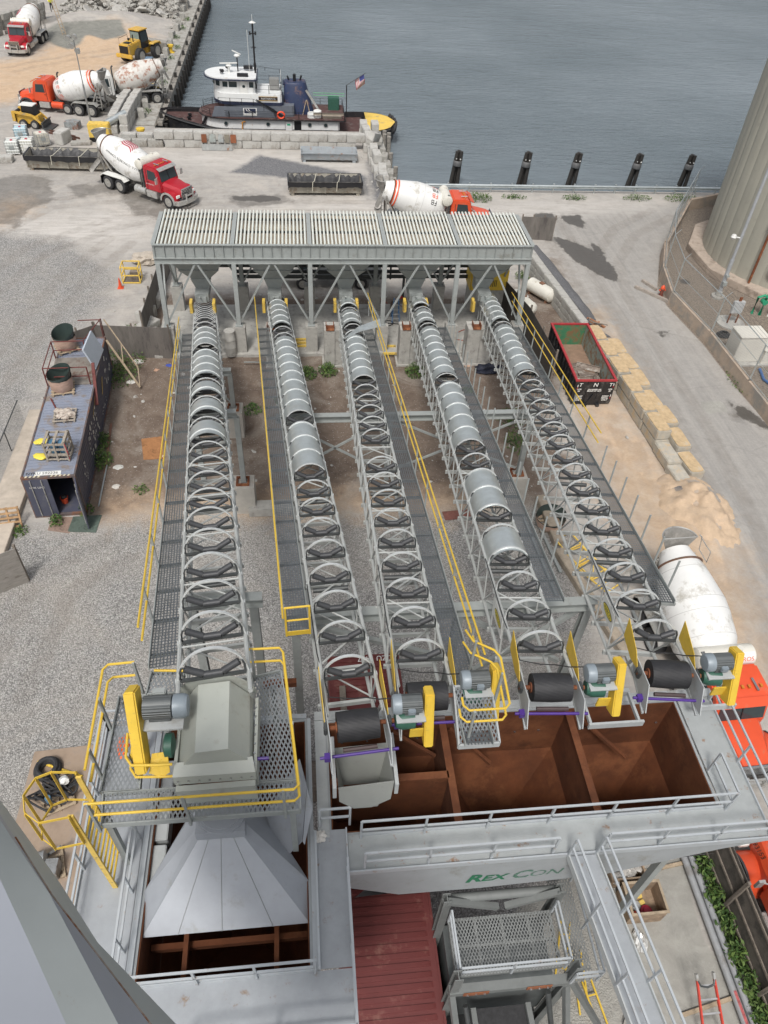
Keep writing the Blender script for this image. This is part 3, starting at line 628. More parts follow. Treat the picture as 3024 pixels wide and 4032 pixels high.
    # walkway beside the truss
    off, wd, ya, yb = S['cat']; mb = MB(); mb.quad(P3(k, ya, off-wd/2, -.18), P3(k, ya, off+wd/2, -.18), P3(k, yb, off+wd/2, -.18), P3(k, yb, off-wd/2, -.18)); mb.build('walkway', GRIP, root, world=True, fixn=False)
    mb = MB()
    for s_ in (-1, 1): mb.beam(P3(k, ya, off+s_*wd/2, -.16), P3(k, yb, off+s_*wd/2, -.16), .02, .14)
    n = int((ya-yb)/1.215)
    for i in range(n+1): mb.beam(P3(k, ya-i*1.215, -Rr*(1 if off > 0 else -1)*-1, -.28), P3(k, ya-i*1.215, off+(.36 if off > 0 else -.36), -.28), .05, .1)
    mb.build('walkway_frame', GREY, root, world=True)
    sg = 1 if off > 0 else -1
    if k in (4, 5): # bare upright posts
        for i in range(n):
            y = ya-.6-i*1.215
            if k == 5 and y > 20.5: continue
            p0 = P3(k, y, off+sg*.34, -.25); MB().beam(p0, p0+Vector((0, .05, 1.15)), .05, .03).build('upright', GREY, root, world=True)
    for off2, ra, rb, _ in S['rails']:
        for hgt_ in (1.0, .55):
            MB().tube(P3(k, ra-(.6 if hgt_ < .9 else 0), off2, 0)+Vector((0, 0, hgt_)), P3(k, rb, off2, 0)+Vector((0, 0, hgt_)), .026, 8).build('handrail', YEL, root, world=True)
        y = ra-1.2
        while y > rb:
            p0 = P3(k, y, off2, -.25); MB().beam(p0, p0+Vector((0, 0, 1.27)), .05, .05).build('handrail_post', GREY, root, world=True); y -= 2.4
    # head pulley and drive
    yh = S['yh']
    if k == 1: continue
    side = 1
    hp = MB().lathe(P3(k, yh, -.44, -.05), P3(k, yh, .44, -.05), [(0, .26), (.001, .315), (.5, .33), (.999, .315), (1, .26)], 28).build('head_pulley', LAG, root, world=True)
    MB().tube(P3(k, yh, -.72, -.05), P3(k, yh, .78, -.05), .05, 10).tube(P3(k, yh, -.47, -.05), P3(k, yh, -.441, -.05), .12, 12).build('shaft', RUST, hp, world=True)
    for s_ in (-1, 1):
        MB().plate([P3(k, yh+.45, s_*.62, .12), P3(k, yh-.55, s_*.62, .1), P3(k, yh-.75, s_*.62, -.55), P3(k, yh-.2, s_*.62, -.55), P3(k, yh+.45, s_*.62, -.25)], .02).build('side_plate', LGREY, root, world=True)
        MB().box(P3(k, yh, s_*.68, -.05), (.08, .2, .24)).build('pillow_block', DARKST, root, world=True, bevel=.02)
        MB().plate([P3(k, yh+1.15, s_*.68, .62), P3(k, yh+.35, s_*.68, .3), P3(k, yh+.05, s_*.68, -.02), P3(k, yh+.55, s_*.68, -.1), P3(k, yh+1.2, s_*.68, .05)], .012).build('nip_guard', YEL, root, world=True)
    MB().tube(P3(k, yh-.42, -.85, -.42), P3(k, yh-.42, .8, -.42), .035, 8).box(P3(k, yh-.42, -.7, -.42), (.12, .14, .14)).build('belt_cleaner', PURPLE, root, world=True)
    MB().tube(P3(k, yh-.36, -.36, -.34), P3(k, yh-.36, .36, -.34), .05, 8).build('scraper_blade', M('scraper_brown', (.06, .04, .04), .6), root, world=True)
    c = P3(k, yh, 1.05, .38); mo = MB().lathe(c+Vector((-.12, 0, 0)), c+Vector((.33, 0, 0)), [(0, .19), (.01, .205), (.95, .205), (1, .15)], 20).box(c+Vector((.1, -.02, -.17)), (.3, .3, .05)).build('motor', MOTG, root, world=True)
    MB().lathe(c+Vector((-.32, 0, 0)), c+Vector((-.12, 0, 0)), [(0, .12), (.05, .185), (.3, .215), (1, .215)], 20).build('fan_cowl', MOTB, mo, world=True)
    MB().box(c+Vector((.08, -.2, .02)), (.16, .12, .14)).build('junction_box', MOTB, mo, world=True, bevel=.015)
    MB().box(c+Vector((.08, -.06, -.24)), (.62, .5, .03)).box(c+Vector((.08, -.05, -.30)), (.58, .46, .03)).build('motor_mount', LGREY, root, world=True)
    g0 = c+Vector((.47, .16, .22)); g1 = P3(k, yh, 1.52, -.05)+Vector((0, -.28, -.62))
    MB().beam(g0, g1, .2, .36, up=(0, 1, 0)).build('drive_guard', YEL, root, world=True, bevel=.025)
    MB().box(P3(k, yh, 1.28, -.1)+Vector((0, -.12, -.35)), (.3, .04, .3)).build('guard_bracket', YEL, root, world=True)
    MB().lathe(P3(k, yh, .8, -.05), P3(k, yh, 1.25, -.05), [(0, .16), (.3, .22), (.9, .22), (1, .12)], 16).build('gear_reducer', GREEN, root, world=True)
    MB().path([c+Vector((.08, -.2, .05)), c+Vector((-.2, .1, .1)), P3(k, yh+.5, .55, .1), P3(k, yh+.8, .3, -.1), P3(k, yh+.85, 0, -.14), P3(k, yh+.9, -.5, -.06), P3(k, yh+2.2, -.64, .06), P3(k, yh+5, -.64, .06)], .014, 5).build('power_cable', RUBBER, root, world=True)
    # pierced angle brackets below the head
    for s_ in (-.62, .62): MB().beam(P3(k, yh+.5, s_, -.3), P3(k, yh-.6, s_, -.7), .05, .06).build('head_frame', LGREY, root, world=True)
# maker's plates on the left sides of conveyors 4 and 5
SIGNY = M('sign_yellow', (.75, .62, .05), .5, 0, .03)
for k in (4, 5):
    ya, yb = 11.9, 10.9
    A_, B_, C_, D2 = P3(k, ya, -.66, -.02), P3(k, yb, -.66, -.02), P3(k, yb, -.66, -.55), P3(k, ya, -.66, -.55)
    s_ = MB().plate([A_, B_, C_, D2], .01, nrm=(-1, 0, 0)).build('maker_plate', WHITE, CONV[k], world=True)
    cen = (A_+B_+C_+D2)/4; ux = (B_-A_).normalized(); uy = (A_-D2).normalized()
    def ell(a, b, off): return [cen+ux*math.cos(t)*a+uy*math.sin(t)*b+Vector((-off, 0, 0)) for t in [2*math.pi*i/28 for i in range(28)]]
    MB().add(ell(.42, .13, .004), [tuple(range(28))]).build('badge_rim', BLACK, s_, world=True, fixn=False)
    MB().add(ell(.39, .105, .007), [tuple(range(28))]).build('badge', SIGNY, s_, world=True, fixn=False)
    text_mb('MARCO', .17, cen+Vector((-.010, 0, 0)), ux, uy, off=0).build('lettering', BLACK, s_, world=True, fixn=False, smooth=False)
# bent loose cover sheet on conveyor 3
t = thing('loose_cover_sheet', 'bent galvanised sheet sticking out sideways from the middle conveyor', 'metal sheet', P3(3, 35.2, .6, .3))
a = [P3(3, 35.2, -.66, .1), P3(3, 34.5, -.6, .35), P3(3, 34.4, .15, .72), P3(3, 35.1, .2, .82)]
b_ = [P3(3, 35.1, .2, .82), P3(3, 34.4, .15, .72), P3(3, 35.4, 1.45, .75), P3(3, 36.0, 1.45, 1.0)]
mb = MB(); mb.plate(a, .012); mb.plate(b_, .012); mb.build('sheet', GALVC, t, world=True)
# ================= SUPPORT FRAMES =================
def support(name_lbl, y, xs_, z, cols, base_z, col_lbl):
    t = thing('conveyor_support_frame', name_lbl, 'steel frame', (sum(xs_)/len(xs_), y, base_z))
    for a, b2_ in zip(xs_[:-1], xs_[1:]): MB().ibeam((a, y, z), (b2_, y, z), .3, .34, .03).build('cross_beam', GREY, t, world=True)
    for x in cols: MB().ibeam((x, y, base_z), (x, y, z-.18), .24, .24, .03, up=(0, 1, 0)).build('column', GREY, t, world=True)
    return t
t = support('long grey cross beam carrying the four right conveyors at mid height, with X bracing', 27.2, [-1.3, 1.1, 3.1, 4.4, 6.5, 10.9], 5.62, [3.95, 10.7], 1.72, '')
for a, b_ in (((-1.0, 5.4), (3.8, 2.2)), ((3.8, 5.4), (-1.0, 2.2)), ((4.1, 5.4), (10.5, 2.2)), ((10.5, 5.4), (4.1, 2.2))):
    MB().beam((a[0], 27.25, a[1]), (b_[0], 27.25, b_[1]), .09, .09).build('brace', GREY, t, world=True)
t = support('grey cross beam under the left conveyor above the near concrete pier', 27.3, [-5.2, -3.05], 5.87, [-3.06, -4.95], 1.72, '')
t = support('short grey frame under the left conveyor above the farther concrete pier', 33.4, [-5.6, -3.75], 4.0, [-3.84, -5.5], 1.72, '')
MB().beam((-3.9, 33.4, 2.0), (-5.3, 33.4, 3.8), .07).build('brace', GREY, t, world=True)
t = support('grey cross beam under the heads of the four right conveyors above the gravel', 12.95, [-.5, .9, 2.6, 4.2, 5.8, 8.4], 9.5, [-.45, 4.3, 8.2], .0, '')
for a, b_ in (((4.4, 9.2), (7.9, 6.5)), ((8.0, 9.2), (4.5, 5.5)), ((4.2, 7), (-.3, 9.2))): MB().beam((a[0], 13.0, a[1]), (b_[0], 13.0, b_[1]), .14, .14).build('brace', GREY, t, world=True)
t = support('grey cross beam near the head of the left conveyor with a tall dark column', 12.85, [-3.4, -1.3], 10.5, [-1.55, -3.2], .0, '')
MB().beam((-1.6, 12.9, 9.0), (-2.9, 12.9, 10.3), .1).build('brace', GREY, t, world=True)
for cx, cy, w_, nm in ((-3.1, 27.3, 1.1, 'near left concrete pier with a vertical joint, on the gravel edge'), (-3.85, 33.3, 1.0, 'farther left concrete pier with a rusty frame on top'), (10.68, 27.4, 1.0, 'right concrete pier streaked with rust at the gravel corner')):
    o = MB().b2(-w_/2, w_/2, -.5, .5, 0, 1.72).b2(-.02, .02, -.505, -.49, 0, 1.7).build('concrete_pier', M('pier_concrete', (.42, .40, .36), .9, 0, .12, 2, bump=.3, dirt=(.33, .22, .13), damt=.12), bevel=.015); o.location = (cx, cy, 0); tag(o, nm, 'concrete pier', 'piers under the conveyor columns')
    t = thing('rusty_base_frame', 'rusty base frame on the ' + nm.split(' with')[0].split(' streaked')[0], 'base frame', (cx, cy, 1.72))
    mb = MB(); [mb.b2(sx*.27-.05, sx*.27+.05, -.32, .32, .0, .1) for sx in (-1, 1)]; [mb.b2(-.22, .22, sy*.27-.05, sy*.27+.05, .0, .1) for sy in (-1, 1)]; mb.build('frame', RUST, t)
o = MB().b2(-1.3, 1.3, -.35, .35, 0, .5).build('concrete_footing', CONC, bevel=.02); o.location = (-1.6, 26.9, 0); tag(o, 'low concrete footing beside the near left pier, half buried at the gravel edge', 'footing')
# ================= STORAGE BINS (two units side by side) =================
ZW = 9.6
SQ = M('rail_grey', (.46, .49, .51), .45, .2, .06, 3, dirt=(.30, .17, .08), damt=.05, dscale=4)
def rail(parent, pts, h=.88, mid=.44, post=1.35, ends=True, mat=None, r=.022, sq=True, name='handrail'):
    pts = [Vector(p) for p in pts]; mat = mat or SQ
    for hh in (h, mid):
        mb = MB()
        for a, b in zip(pts[:-1], pts[1:]):
            (mb.beam(a+Vector((0, 0, hh)), b+Vector((0, 0, hh)), 2*r, 2*r) if sq else mb.tube(a+Vector((0, 0, hh)), b+Vector((0, 0, hh)), r, 8))
        mb.build(name, mat, parent, world=True)
    for a, b in zip(pts[:-1], pts[1:]):
        n = max(1, round((b-a).length/post))
        for i in range(n+1):
            if i == n and b is not pts[-1] and (b-pts[-1]).length > .01: continue
            p = a.lerp(b, i/n); MB().beam(p+Vector((0, 0, .0)), p+Vector((0, 0, h-.02)), 2*r, .05).build(name+'_post', GREY if mat is not SQ else SQ, parent, world=True)
WALLM = M('bin_paint', (.33, .35, .36), .5, 0, .07, 2, dirt=(.25, .25, .23), damt=.2)
# --- right unit
bn = thing('storage_bins', 'grey steel storage bins with rusty open compartments under the four right conveyor heads', 'storage bin', (5, 7.8, 0))
def open_box(x0, x1, y0, y1, z0, z1, t=.06, inner=None, name='bin_wall'):
    mb = MB(); mb.b2(x0, x1, y0, y0+t, z0, z1); mb.b2(x0, x1, y1-t, y1, z0, z1); mb.b2(x0, x0+t, y0+t, y1-t, z0, z1); mb.b2(x1-t, x1, y0+t, y1-t, z0, z1); return mb
open_box(.25, 9.55, 6.72, 9.62, 6.9, ZW-.05).build('bin_shell', WALLM, bn, world=True)
open_box(.32, 9.48, 6.79, 9.55, 6.2, ZW-.06, .02).build('bin_lining', RUSTD, bn, world=True)
for x in (3.25, 6.6):
    MB().b2(x-.03, x+.03, 6.82, 9.52, 5.8, ZW-.16).b2(x-.09, x+.09, 6.82, 9.52, ZW-.16, ZW-.12).build('bin_divider', RUSTD, bn, world=True)
MB().b2(.35, 3.2, 8.0, 8.06, 7.2, ZW-.16).b2(.35, 3.2, 7.94, 8.12, ZW-.16, ZW-.12).build('cross_wall', RUSTD, bn, world=True)
for x0, x1 in ((.34, 3.22), (3.28, 6.57), (6.63, 9.46)):
    cx = (x0+x1)/2; y0, y1 = 6.81, 9.53; cy = 8.1; zt, zb2 = 7.5, 5.45; o_ = [(cx-.35, cy-.35, zb2), (cx+.35, cy-.35, zb2), (cx+.35, cy+.35, zb2), (cx-.35, cy+.35, zb2)]; i_ = [(x0, y0, zt), (x1, y0, zt), (x1, y1, zt), (x0, y1, zt)]
    MB().add(i_+o_, [(k, (k+1) % 4, 4+(k+1) % 4, 4+k) for k in range(4)]+[(4, 5, 6, 7)]).build('bin_hopper', RUSTD, bn, world=True, fixn=False)
for a, b in (((3.5, 9.5, 9.0), (4.6, 8.9, 8.1)), ((7.0, 9.5, 9.1), (8.3, 8.8, 8.1)), ((2.0, 9.5, 9.0), (3.1, 9.0, 8.5))): MB().beam(a, b, .09, .09).build('inner_brace', RUSTD, bn, world=True)
for y in (6.83, 9.5):
    mb = MB()
    for k in range(14): mb.tube((.7+k*.66, y, 8.6), (.7+k*.66, y+(.02 if y < 8 else -.02), 8.6), .035, 8)
    mb.build('bolt_row', CHROME, bn, world=True)
mb = MB(); mb.b2(.0, 10.6, 9.62, 9.86, ZW-.12, ZW); mb.b2(.0, .26, 6.7, 9.6, ZW-.12, ZW)
mb.build('rim_beam', LGREY, bn, world=True)
mb = MB(); mb.b2(.66, 10.42, 5.92, 6.70, ZW-.05, ZW); mb.b2(9.57, 10.42, 6.70, 9.60, ZW-.052, ZW-.002)
RDECK = M('rusty_deck', (.36, .38, .38), .5, .1, .08, 3, bump=.15, bscale=60, dirt=(.27, .15, .08), damt=.12, dscale=3.2)
mb.build('walkway_deck', RDECK, bn, world=True)
mb = MB(); mb.b2(.66, 10.45, 5.88, 5.915, ZW-.1, ZW+.08); mb.b2(10.42, 10.45, 5.92, 9.6, ZW-.1, ZW+.08); mb.b2(.95, 9.55, 6.66, 6.70, ZW, ZW+.09); mb.build('toe_plate', SQ, bn, world=True)
pan = MB().prism([(.66, ZW-.1), (10.4, ZW-.1), (9.3, 9.2), (6.79, 8.17), (3.78, 7.97), (1.83, 8.0), (.66, 8.7)], 5.885, 5.905, 'y').build('front_panel', WALLM, bn, world=True)
MB().add([(.8, 5.9, 8.0), (9.3, 5.9, 8.9), (8.5, 6.8, 6.6), (1.6, 6.8, 6.6)], [(0, 1, 2, 3)]).build('sloped_underside', WALLM, bn, world=True)
SG = M('sign_green', (.015, .16, .075), .5, 0, .03)
text_mb('R', .60, (3.52, 5.88, 8.62), (1, 0, .03), (0, 0, 1), off=.004, shear=.25, bold=.022).build('lettering', SG, pan, world=True, fixn=False, smooth=False)
text_mb('EX', .47, (3.99, 5.88, 8.59), (1, 0, .03), (0, 0, 1), off=.004, shear=.25, bold=.012).build('lettering', SG, pan, world=True, fixn=False, smooth=False)
lt2 = text_mb('C', .62, (4.62, 5.88, 8.65), (1, 0, .03), (0, 0, 1), off=.004, shear=.25, bold=.012)
lt = text_mb('ON', .49, (5.21, 5.88, 8.64), (1, 0, .03), (0, 0, 1), off=.004, shear=.25)
# the second half of the name is striped
SGS = M('sign_green_stripe', (.03, .19, .10), .5, 0, .03); nt = SGS.node_tree
_g = nt.nodes.new('ShaderNodeNewGeometry'); _s = nt.nodes.new('ShaderNodeSeparateXYZ'); nt.links.new(_g.outputs['Position'], _s.inputs[0])
_m = nt.nodes.new('ShaderNodeMath'); _m.operation = 'MULTIPLY'; _m.inputs[1].default_value = 15; nt.links.new(_s.outputs[2], _m.inputs[0]); _fr = nt.nodes.new('ShaderNodeMath'); _fr.operation = 'FRACT'; nt.links.new(_m.outputs[0], _fr.inputs[0])
_l = nt.nodes.new('ShaderNodeMath'); _l.operation = 'LESS_THAN'; _l.inputs[1].default_value = .55; nt.links.new(_fr.outputs[0], _l.inputs[0]); _t = nt.nodes.new('ShaderNodeBsdfTransparent'); _x = nt.nodes.new('ShaderNodeMixShader')
nt.links.new(_l.outputs[0], _x.inputs[0]); nt.links.new(_t.outputs[0], _x.inputs[1]); nt.links.new(nt.nodes['Principled BSDF'].outputs[0], _x.inputs[2]); nt.links.new(_x.outputs[0], nt.nodes['Material Output'].inputs[0])
lt2.build('striped_lettering', SGS, pan, world=True, fixn=False, smooth=False); lt.build('striped_lettering', SGS, pan, world=True, fixn=False, smooth=False)
rail(bn, [(.95, 6.62, ZW), (9.6, 6.62, ZW), (9.6, 7.6, ZW)])
rail(bn, [(.98, 5.95, ZW), (5.2, 5.95, ZW)])
rail(bn, [(6.35, 5.95, ZW), (10.38, 5.95, ZW)])
rail(bn, [(10.42, 6.0, ZW), (10.42, 9.5, ZW)], post=1.7)
rail(bn, [(.05, 6.95, ZW), (.72, 6.95, ZW)], post=.7)
for x, y in ((.5, 6.9), (.5, 9.5), (9.4, 6.9), (9.4, 9.5)): MB().beam((x, y, .2), (x, y, 6.3), .2, .2).build('leg', GREY, bn, world=True)
# dummy channels on the head openings (open-framed ledges)
for (x0, x1, y0, y1), lb in (((6.75, 8.05, 8.7, 9.6), 'empty angle frame sticking out over the middle rusty bin'), ((9.6, 10.6, 9.0, 9.75), 'empty angle frame above the right deck beside the rightmost conveyor head')):
    t = thing('angle_frame', lb, 'steel frame', ((x0+x1)/2, y1, ZW)); z = ZW+.55
    MB().b2(x0, x0+.06, y0, y1, z, z+.12).b2(x1-.06, x1, y0, y1, z, z+.12).b2(x0, x1, y1-.1, y1, z-.05, z+.14).b2(x0-.03, x1+.08, y0-.06, y0, z-.06, z+.14).build('frame', LGREY, t, world=True)
# --- left unit
bl = thing('storage_bin', 'left grey storage bin with diamond plate decks on three sides and a rusty interior', 'storage bin', (-2, 7, 0))
X0, X1, Y0, Y1 = -3.72, -.2, 4.12, 9.7
open_box(X0-.02, X1+.02, Y0-.02, Y1+.02, 6.2, ZW-.08).build('bin_shell', WALLM, bl, world=True)
open_box(X0+.05, X1-.05, Y0+.05, Y1-.05, 6.2, ZW-.09, .02).build('bin_lining', RUSTD, bl, world=True)
o_ = [(-2.4, 6.2, 4.3), (-1.6, 6.2, 4.3), (-1.6, 7.2, 4.3), (-2.4, 7.2, 4.3)]; i_ = [(X0+.08, Y0+.08, 7.2), (X1-.08, Y0+.08, 7.2), (X1-.08, Y1-.08, 7.2), (X0+.08, Y1-.08, 7.2)]
MB().add(i_+o_, [(k, (k+1) % 4, 4+(k+1) % 4, 4+k) for k in range(4)]+[(4, 5, 6, 7)]).build('bin_hopper', RUSTD, bl, world=True, fixn=False)
for x in (-2.85, -.95): MB().b2(x-.05, x+.05, Y0+.08, Y1-.1, ZW-.9, ZW-.72).build('inner_beam', RUSTD, bl, world=True)
MB().b2(X0+.1, X1-.1, 5.0, 5.12, ZW-1.2, ZW-1.0).build('inner_beam', RUSTD, bl, world=True)
mb = MB(); mb.b2(X0-.14, X0-.02, Y0-.1, Y1, ZW-.16, ZW-.01); mb.b2(X1+.02, X1+.1, Y0, Y1, ZW-.16, ZW-.01); mb.b2(X0, X1, 9.72, 9.84, ZW-.16, ZW-.01)
mb.build('rim_beam', SQ, bl, world=True)
mb = MB(); mb.b2(-5.05, X0-.15, 1.5, 9.8, ZW-.06, ZW-.012); mb.b2(X0-.14, .62, 2.95, Y0-.03, ZW-.06, ZW-.015); mb.b2(-.08, .62, Y0, 6.86, ZW-.06, ZW-.018)
mb.build('walkway_deck', DECK, bl, world=True)
MB().b2(-5.08, -5.05, 1.5, 9.8, ZW-.14, ZW+.08).b2(-.10, -.08, Y0, 6.86, ZW-.1, ZW+.08).b2(.62, .65, 2.95, 6.86, ZW-.1, ZW+.08).b2(X0, -.1, Y0-.03, Y0-.005, ZW-.06, ZW+.08).b2(-3.4, .62, 2.92, 2.95, ZW-.1, ZW+.08).build('toe_plate', SQ, bl, world=True)
rail(bl, [(-5.02, 1.5, ZW), (-5.02, 9.7, ZW)], post=1.8); rail(bl, [(-5.02, 9.7, ZW), (-3.9, 9.7, ZW)]); rail(bl, [(X0-.22, 3.6, ZW), (X0-.22, 7.0, ZW)], post=1.1)
rail(bl, [(-3.6, Y0-.06, ZW), (-.15, Y0-.06, ZW)], post=1.3); rail(bl, [(.6, 2.95, ZW), (.6, 5.9, ZW)], post=1.6); rail(bl, [(-2.6, 2.97, ZW), (.6, 2.97, ZW)], post=1.4); rail(bl, [(-.06, Y0, ZW-.2), (-.06, 6.8, ZW-.2)], h=.35, mid=.2, post=3)
mb = MB(); [mb.b2(X0-.02, X0+.35, 6.0+i*1.0, 6.9+i*1.0, ZW-.7, ZW-.2) for i in range(3)]; mb.build('side_cabinet', LGREY, bl, world=True, bevel=.02)
for x, y in ((-3.6, 4.3), (-3.6, 9.5), (-.4, 4.3), (-.4, 9.5)): MB().beam((x, y, 0), (x, y, 6.3), .2, .2).build('leg', GREY, bl, world=True)
t = thing('filter_hood', 'large grey sheet metal cone with a round collar above the left bin', 'hood', (-2.05, 6.9, ZW-.3))
A = [(-2.55, 6.55, 10.45), (-1.55, 6.55, 10.45), (-1.55, 7.5, 10.45), (-2.55, 7.5, 10.45)]; za = 9.5
Bp = [(-3.68, 5.05, za-.15), (-2.95, 5.05, za-.15), (-2.05, 5.05, za-.15), (-1.0, 5.05, za-.15), (-.24, 5.05, za-.15), (-.24, 5.85, za), (-1.2, 7.35, za+.2), (-2.0, 7.6, za+.2), (-2.9, 7.35, za+.2), (-3.74, 5.85, za)]
HOODM = M('hood_sheet', (.33, .35, .38), .45, .1, .06, 2, dirt=(.27, .28, .27), damt=.22, dscale=1.3)
At = [(-2.5, 6.55, 10.45), (-2.3, 6.55, 10.45), (-2.05, 6.55, 10.45), (-1.8, 6.55, 10.45), (-1.6, 6.55, 10.45), (-1.55, 6.8, 10.45), (-1.55, 7.4, 10.45), (-2.05, 7.5, 10.45), (-2.55, 7.4, 10.45), (-2.55, 6.8, 10.45)]
MB().add(At+Bp, [(k, (k+1) % 10, 10+(k+1) % 10, 10+k) for k in range(10)]+[tuple(range(9, -1, -1))]).build('cone', HOODM, t, world=True, smooth=False)
MB().b2(-2.55, -1.52, 6.5, 7.5, 10.46, 10.75).build('top_box', HOODM, t, world=True, bevel=.01); MB().lathe((-2.02, 7.0, 10.76), (-2.02, 7.0, 10.86), [(0, .55), (1, .55)], 32).lathe((-2.02, 7.0, 10.861), (-2.02, 7.0, 10.9), [(0, .48), (1, .48)], 32).build('collar', HOODM, t, world=True)
for i in (1, 2, 3): MB().tube(Vector(At[i])+Vector((0, -.01, 0)), Vector(Bp[i])+Vector((0, -.01, .01)), .006, 4).build('seam', GREY, t, world=True)
t = thing('deflector_chute', 'grey folded sheet metal chute lying tilted between the cone and the left bin deck', 'chute', (-.65, 7.2, ZW))
MB().plate([(-1.15, 7.2, 9.9), (-.35, 7.95, 10.9), (-.2, 7.3, 10.9), (-.35, 6.55, 9.85), (-.8, 6.3, 9.5)], .02).plate([(-.2, 7.3, 10.9), (-.1, 7.0, 10.5), (-.3, 6.5, 9.8), (-.34, 6.56, 9.86)], .02).build('sheet', HOODM, t, world=True)
o = MB().blob((0, 0, .03), .13, 3, .35, (1, .9, .4), 3).build('crumpled_cloth', M('white_cloth', (.6, .58, .54), .9, 0, .15, 9)); o.location = (.05, 6.72, ZW-.01); tag(o, 'crumpled white cloth on the corner of the left bin deck', 'cloth')
# --- head platform of conveyor 1
PZ = 12.0
pl = thing('head_platform', 'grating platform with yellow handrails around the head of the leftmost conveyor', 'platform', (-2.3, 7.5, ZW))
for nm, q in (('left', [(-4.25, 6.95), (-3.5, 6.95), (-3.62, 9.1), (-4.22, 9.1)]), ('front', [(-4.12, 6.3), (-.33, 6.3), (-.33, 6.93), (-4.2, 6.93)]), ('right', [(-1.18, 6.95), (-.35, 6.95), (-.72, 9.55), (-1.42, 9.4)]), ('joint', [(-3.65, 9.12), (-3.0, 9.12), (-2.85, 9.7), (-3.6, 9.7)])):
    P = [Vector((x, y, PZ)) for x, y in q]; MB().quad(*P).build('grating', GRATE, pl, world=True, fixn=False)
    mb = MB()
    for a, b in zip(P, P[1:]+P[:1]): mb.beam(a+Vector((0, 0, -.02)), b+Vector((0, 0, -.02)), .03, .16)
    mb.build('platform_frame', GREY, pl, world=True)
YR = YEL
def ytube(pts, hs=(1.1, .62), post_pts=(), nm='yellow_handrail'):
    for h_ in hs: MB().path([Vector((x, y, PZ+h_)) for x, y in pts], .028, 8).build(nm, YEL, pl, world=True)
    for x, y in post_pts: MB().beam((x, y, PZ-.1), (x, y, PZ+1.12), .07, .05).build('rail_post', GREY, pl, world=True)
ytube([(-4.3, 6.9), (-4.34, 9.1), (-4.25, 9.22), (-3.72, 9.25)], post_pts=[(-4.3, 7.3), (-4.3, 8.4), (-3.74, 9.22)])
ytube([(-4.2, 6.24), (-.42, 6.24), (-.33, 6.32), (-.62, 9.3), (-.7, 9.42), (-1.4, 9.42)], post_pts=[(-4.15, 6.24), (-2.45, 6.24), (-.62, 6.24), (-.44, 7.6), (-1.3, 9.42)])
ytube([(-3.62, 7.6), (-3.58, 7.1), (-3.46, 6.93), (-2.95, 6.9), (-2.7, 6.9)], post_pts=[(-3.55, 7.15)])
ytube([(-3.3, 9.05), (-2.7, 9.0)], hs=(1.05,))
for x, y in ((-4.1, 6.5), (-.5, 6.5), (-4.1, 9.0), (-.9, 9.2)): MB().beam((x, y, ZW), (x, y, PZ-.1), .12, .12).build('leg', GREY, pl, world=True)
# hood and drive of conveyor 1
C1 = CONV[1]
hd = MB(); HXc = -1.96; zt = 13.55; yb, yf = 8.35, 6.95; w_ = .72
secs = [(-w_, 12.85), (-.32, 13.5), (.3, 13.58), (.66, 13.05), (w_, 12.8)]
P = [(HXc+x+(.03 if y == yf else 0), y, z-(.12 if y == yf else 0)) for y in (yb, yf) for x, z in secs]
hd.add(P, [(i, i+1, 6+i, 5+i) for i in range(4)]+[(5, 6, 7, 8, 9)]); hd.build('head_cover', M('hood_olive', (.40, .42, .38), .5, 0, .05, 2, dirt=(.32, .31, .27), damt=.2), C1, world=True, smooth=False, fixn=False)
HO = MATS['hood_olive']
mb = MB(); n = 14; arc = [(HXc+math.cos(math.pi*i/n)*.8, 8.4, 13.0+math.sin(math.pi*i/n)*.72) for i in range(n+1)]; mb.add(arc+[(x, y+.02, z) for x, y, z in arc], [tuple(range(n+1)), tuple(range(2*n+1, n, -1))]+[(i, i+1, n+2+i, n+1+i) for i in range(n)]); mb.build('arched_plate', HO, C1, world=True)
mb = MB(); mb.b2(HXc-.76, HXc+.8, 6.75, 6.80, 12.55, 12.85); mb.prism([(HXc-.74, 12.52), (HXc+.78, 12.56), (HXc+.8, 12.0), (HXc+.72, 11.75), (HXc-.62, 11.6), (HXc-.7, 11.75)], 6.62, 6.74, 'y'); mb.b2(HXc-.76, HXc-.70, 6.8, 8.4, 12.2, 12.86); mb.b2(HXc+.76, HXc+.82, 6.8, 8.4, 12.2, 12.82)
mb.plate([(HXc-.76, 6.75, 12.86), (HXc+.8, 6.75, 12.86), (HXc+.75, 7.0, 13.0), (HXc-.72, 7.0, 12.95)], .02)
mb.build('discharge_box', HO, C1, world=True)
mb = MB()
for i in range(8): mb.tube((HXc-.68+i*.2, 6.74, 12.7), (HXc-.68+i*.2, 6.72, 12.7), .022, 8)
for i in range(7): mb.tube((HXc+.77, 6.95+i*.2, 12.83), (HXc+.77, 6.95+i*.2, 12.86), .02, 8)
mb.build('bolts', CHROME, C1, world=True)
c = Vector((-3.0, 7.75, 13.75)); mo = MB().lathe(c+Vector((-.22, 0, 0)), c+Vector((.34, 0, 0)), [(0, .2), (.01, .225), (.95, .225), (1, .15)], 24).box(c+Vector((.05, .05, -.26)), (.4, .4, .06)).build('motor', MOTG, C1, world=True)
MB().lathe(c+Vector((.34, 0, 0)), c+Vector((.62, 0, 0)), [(0, .235), (.7, .235), (.95, .20), (1, .12)], 24).build('fan_cowl', MOTB, mo, world=True); MB().box(c+Vector((.05, .27, .05)), (.26, .14, .2)).build('junction_box', GREY, mo, world=True, bevel=.02)
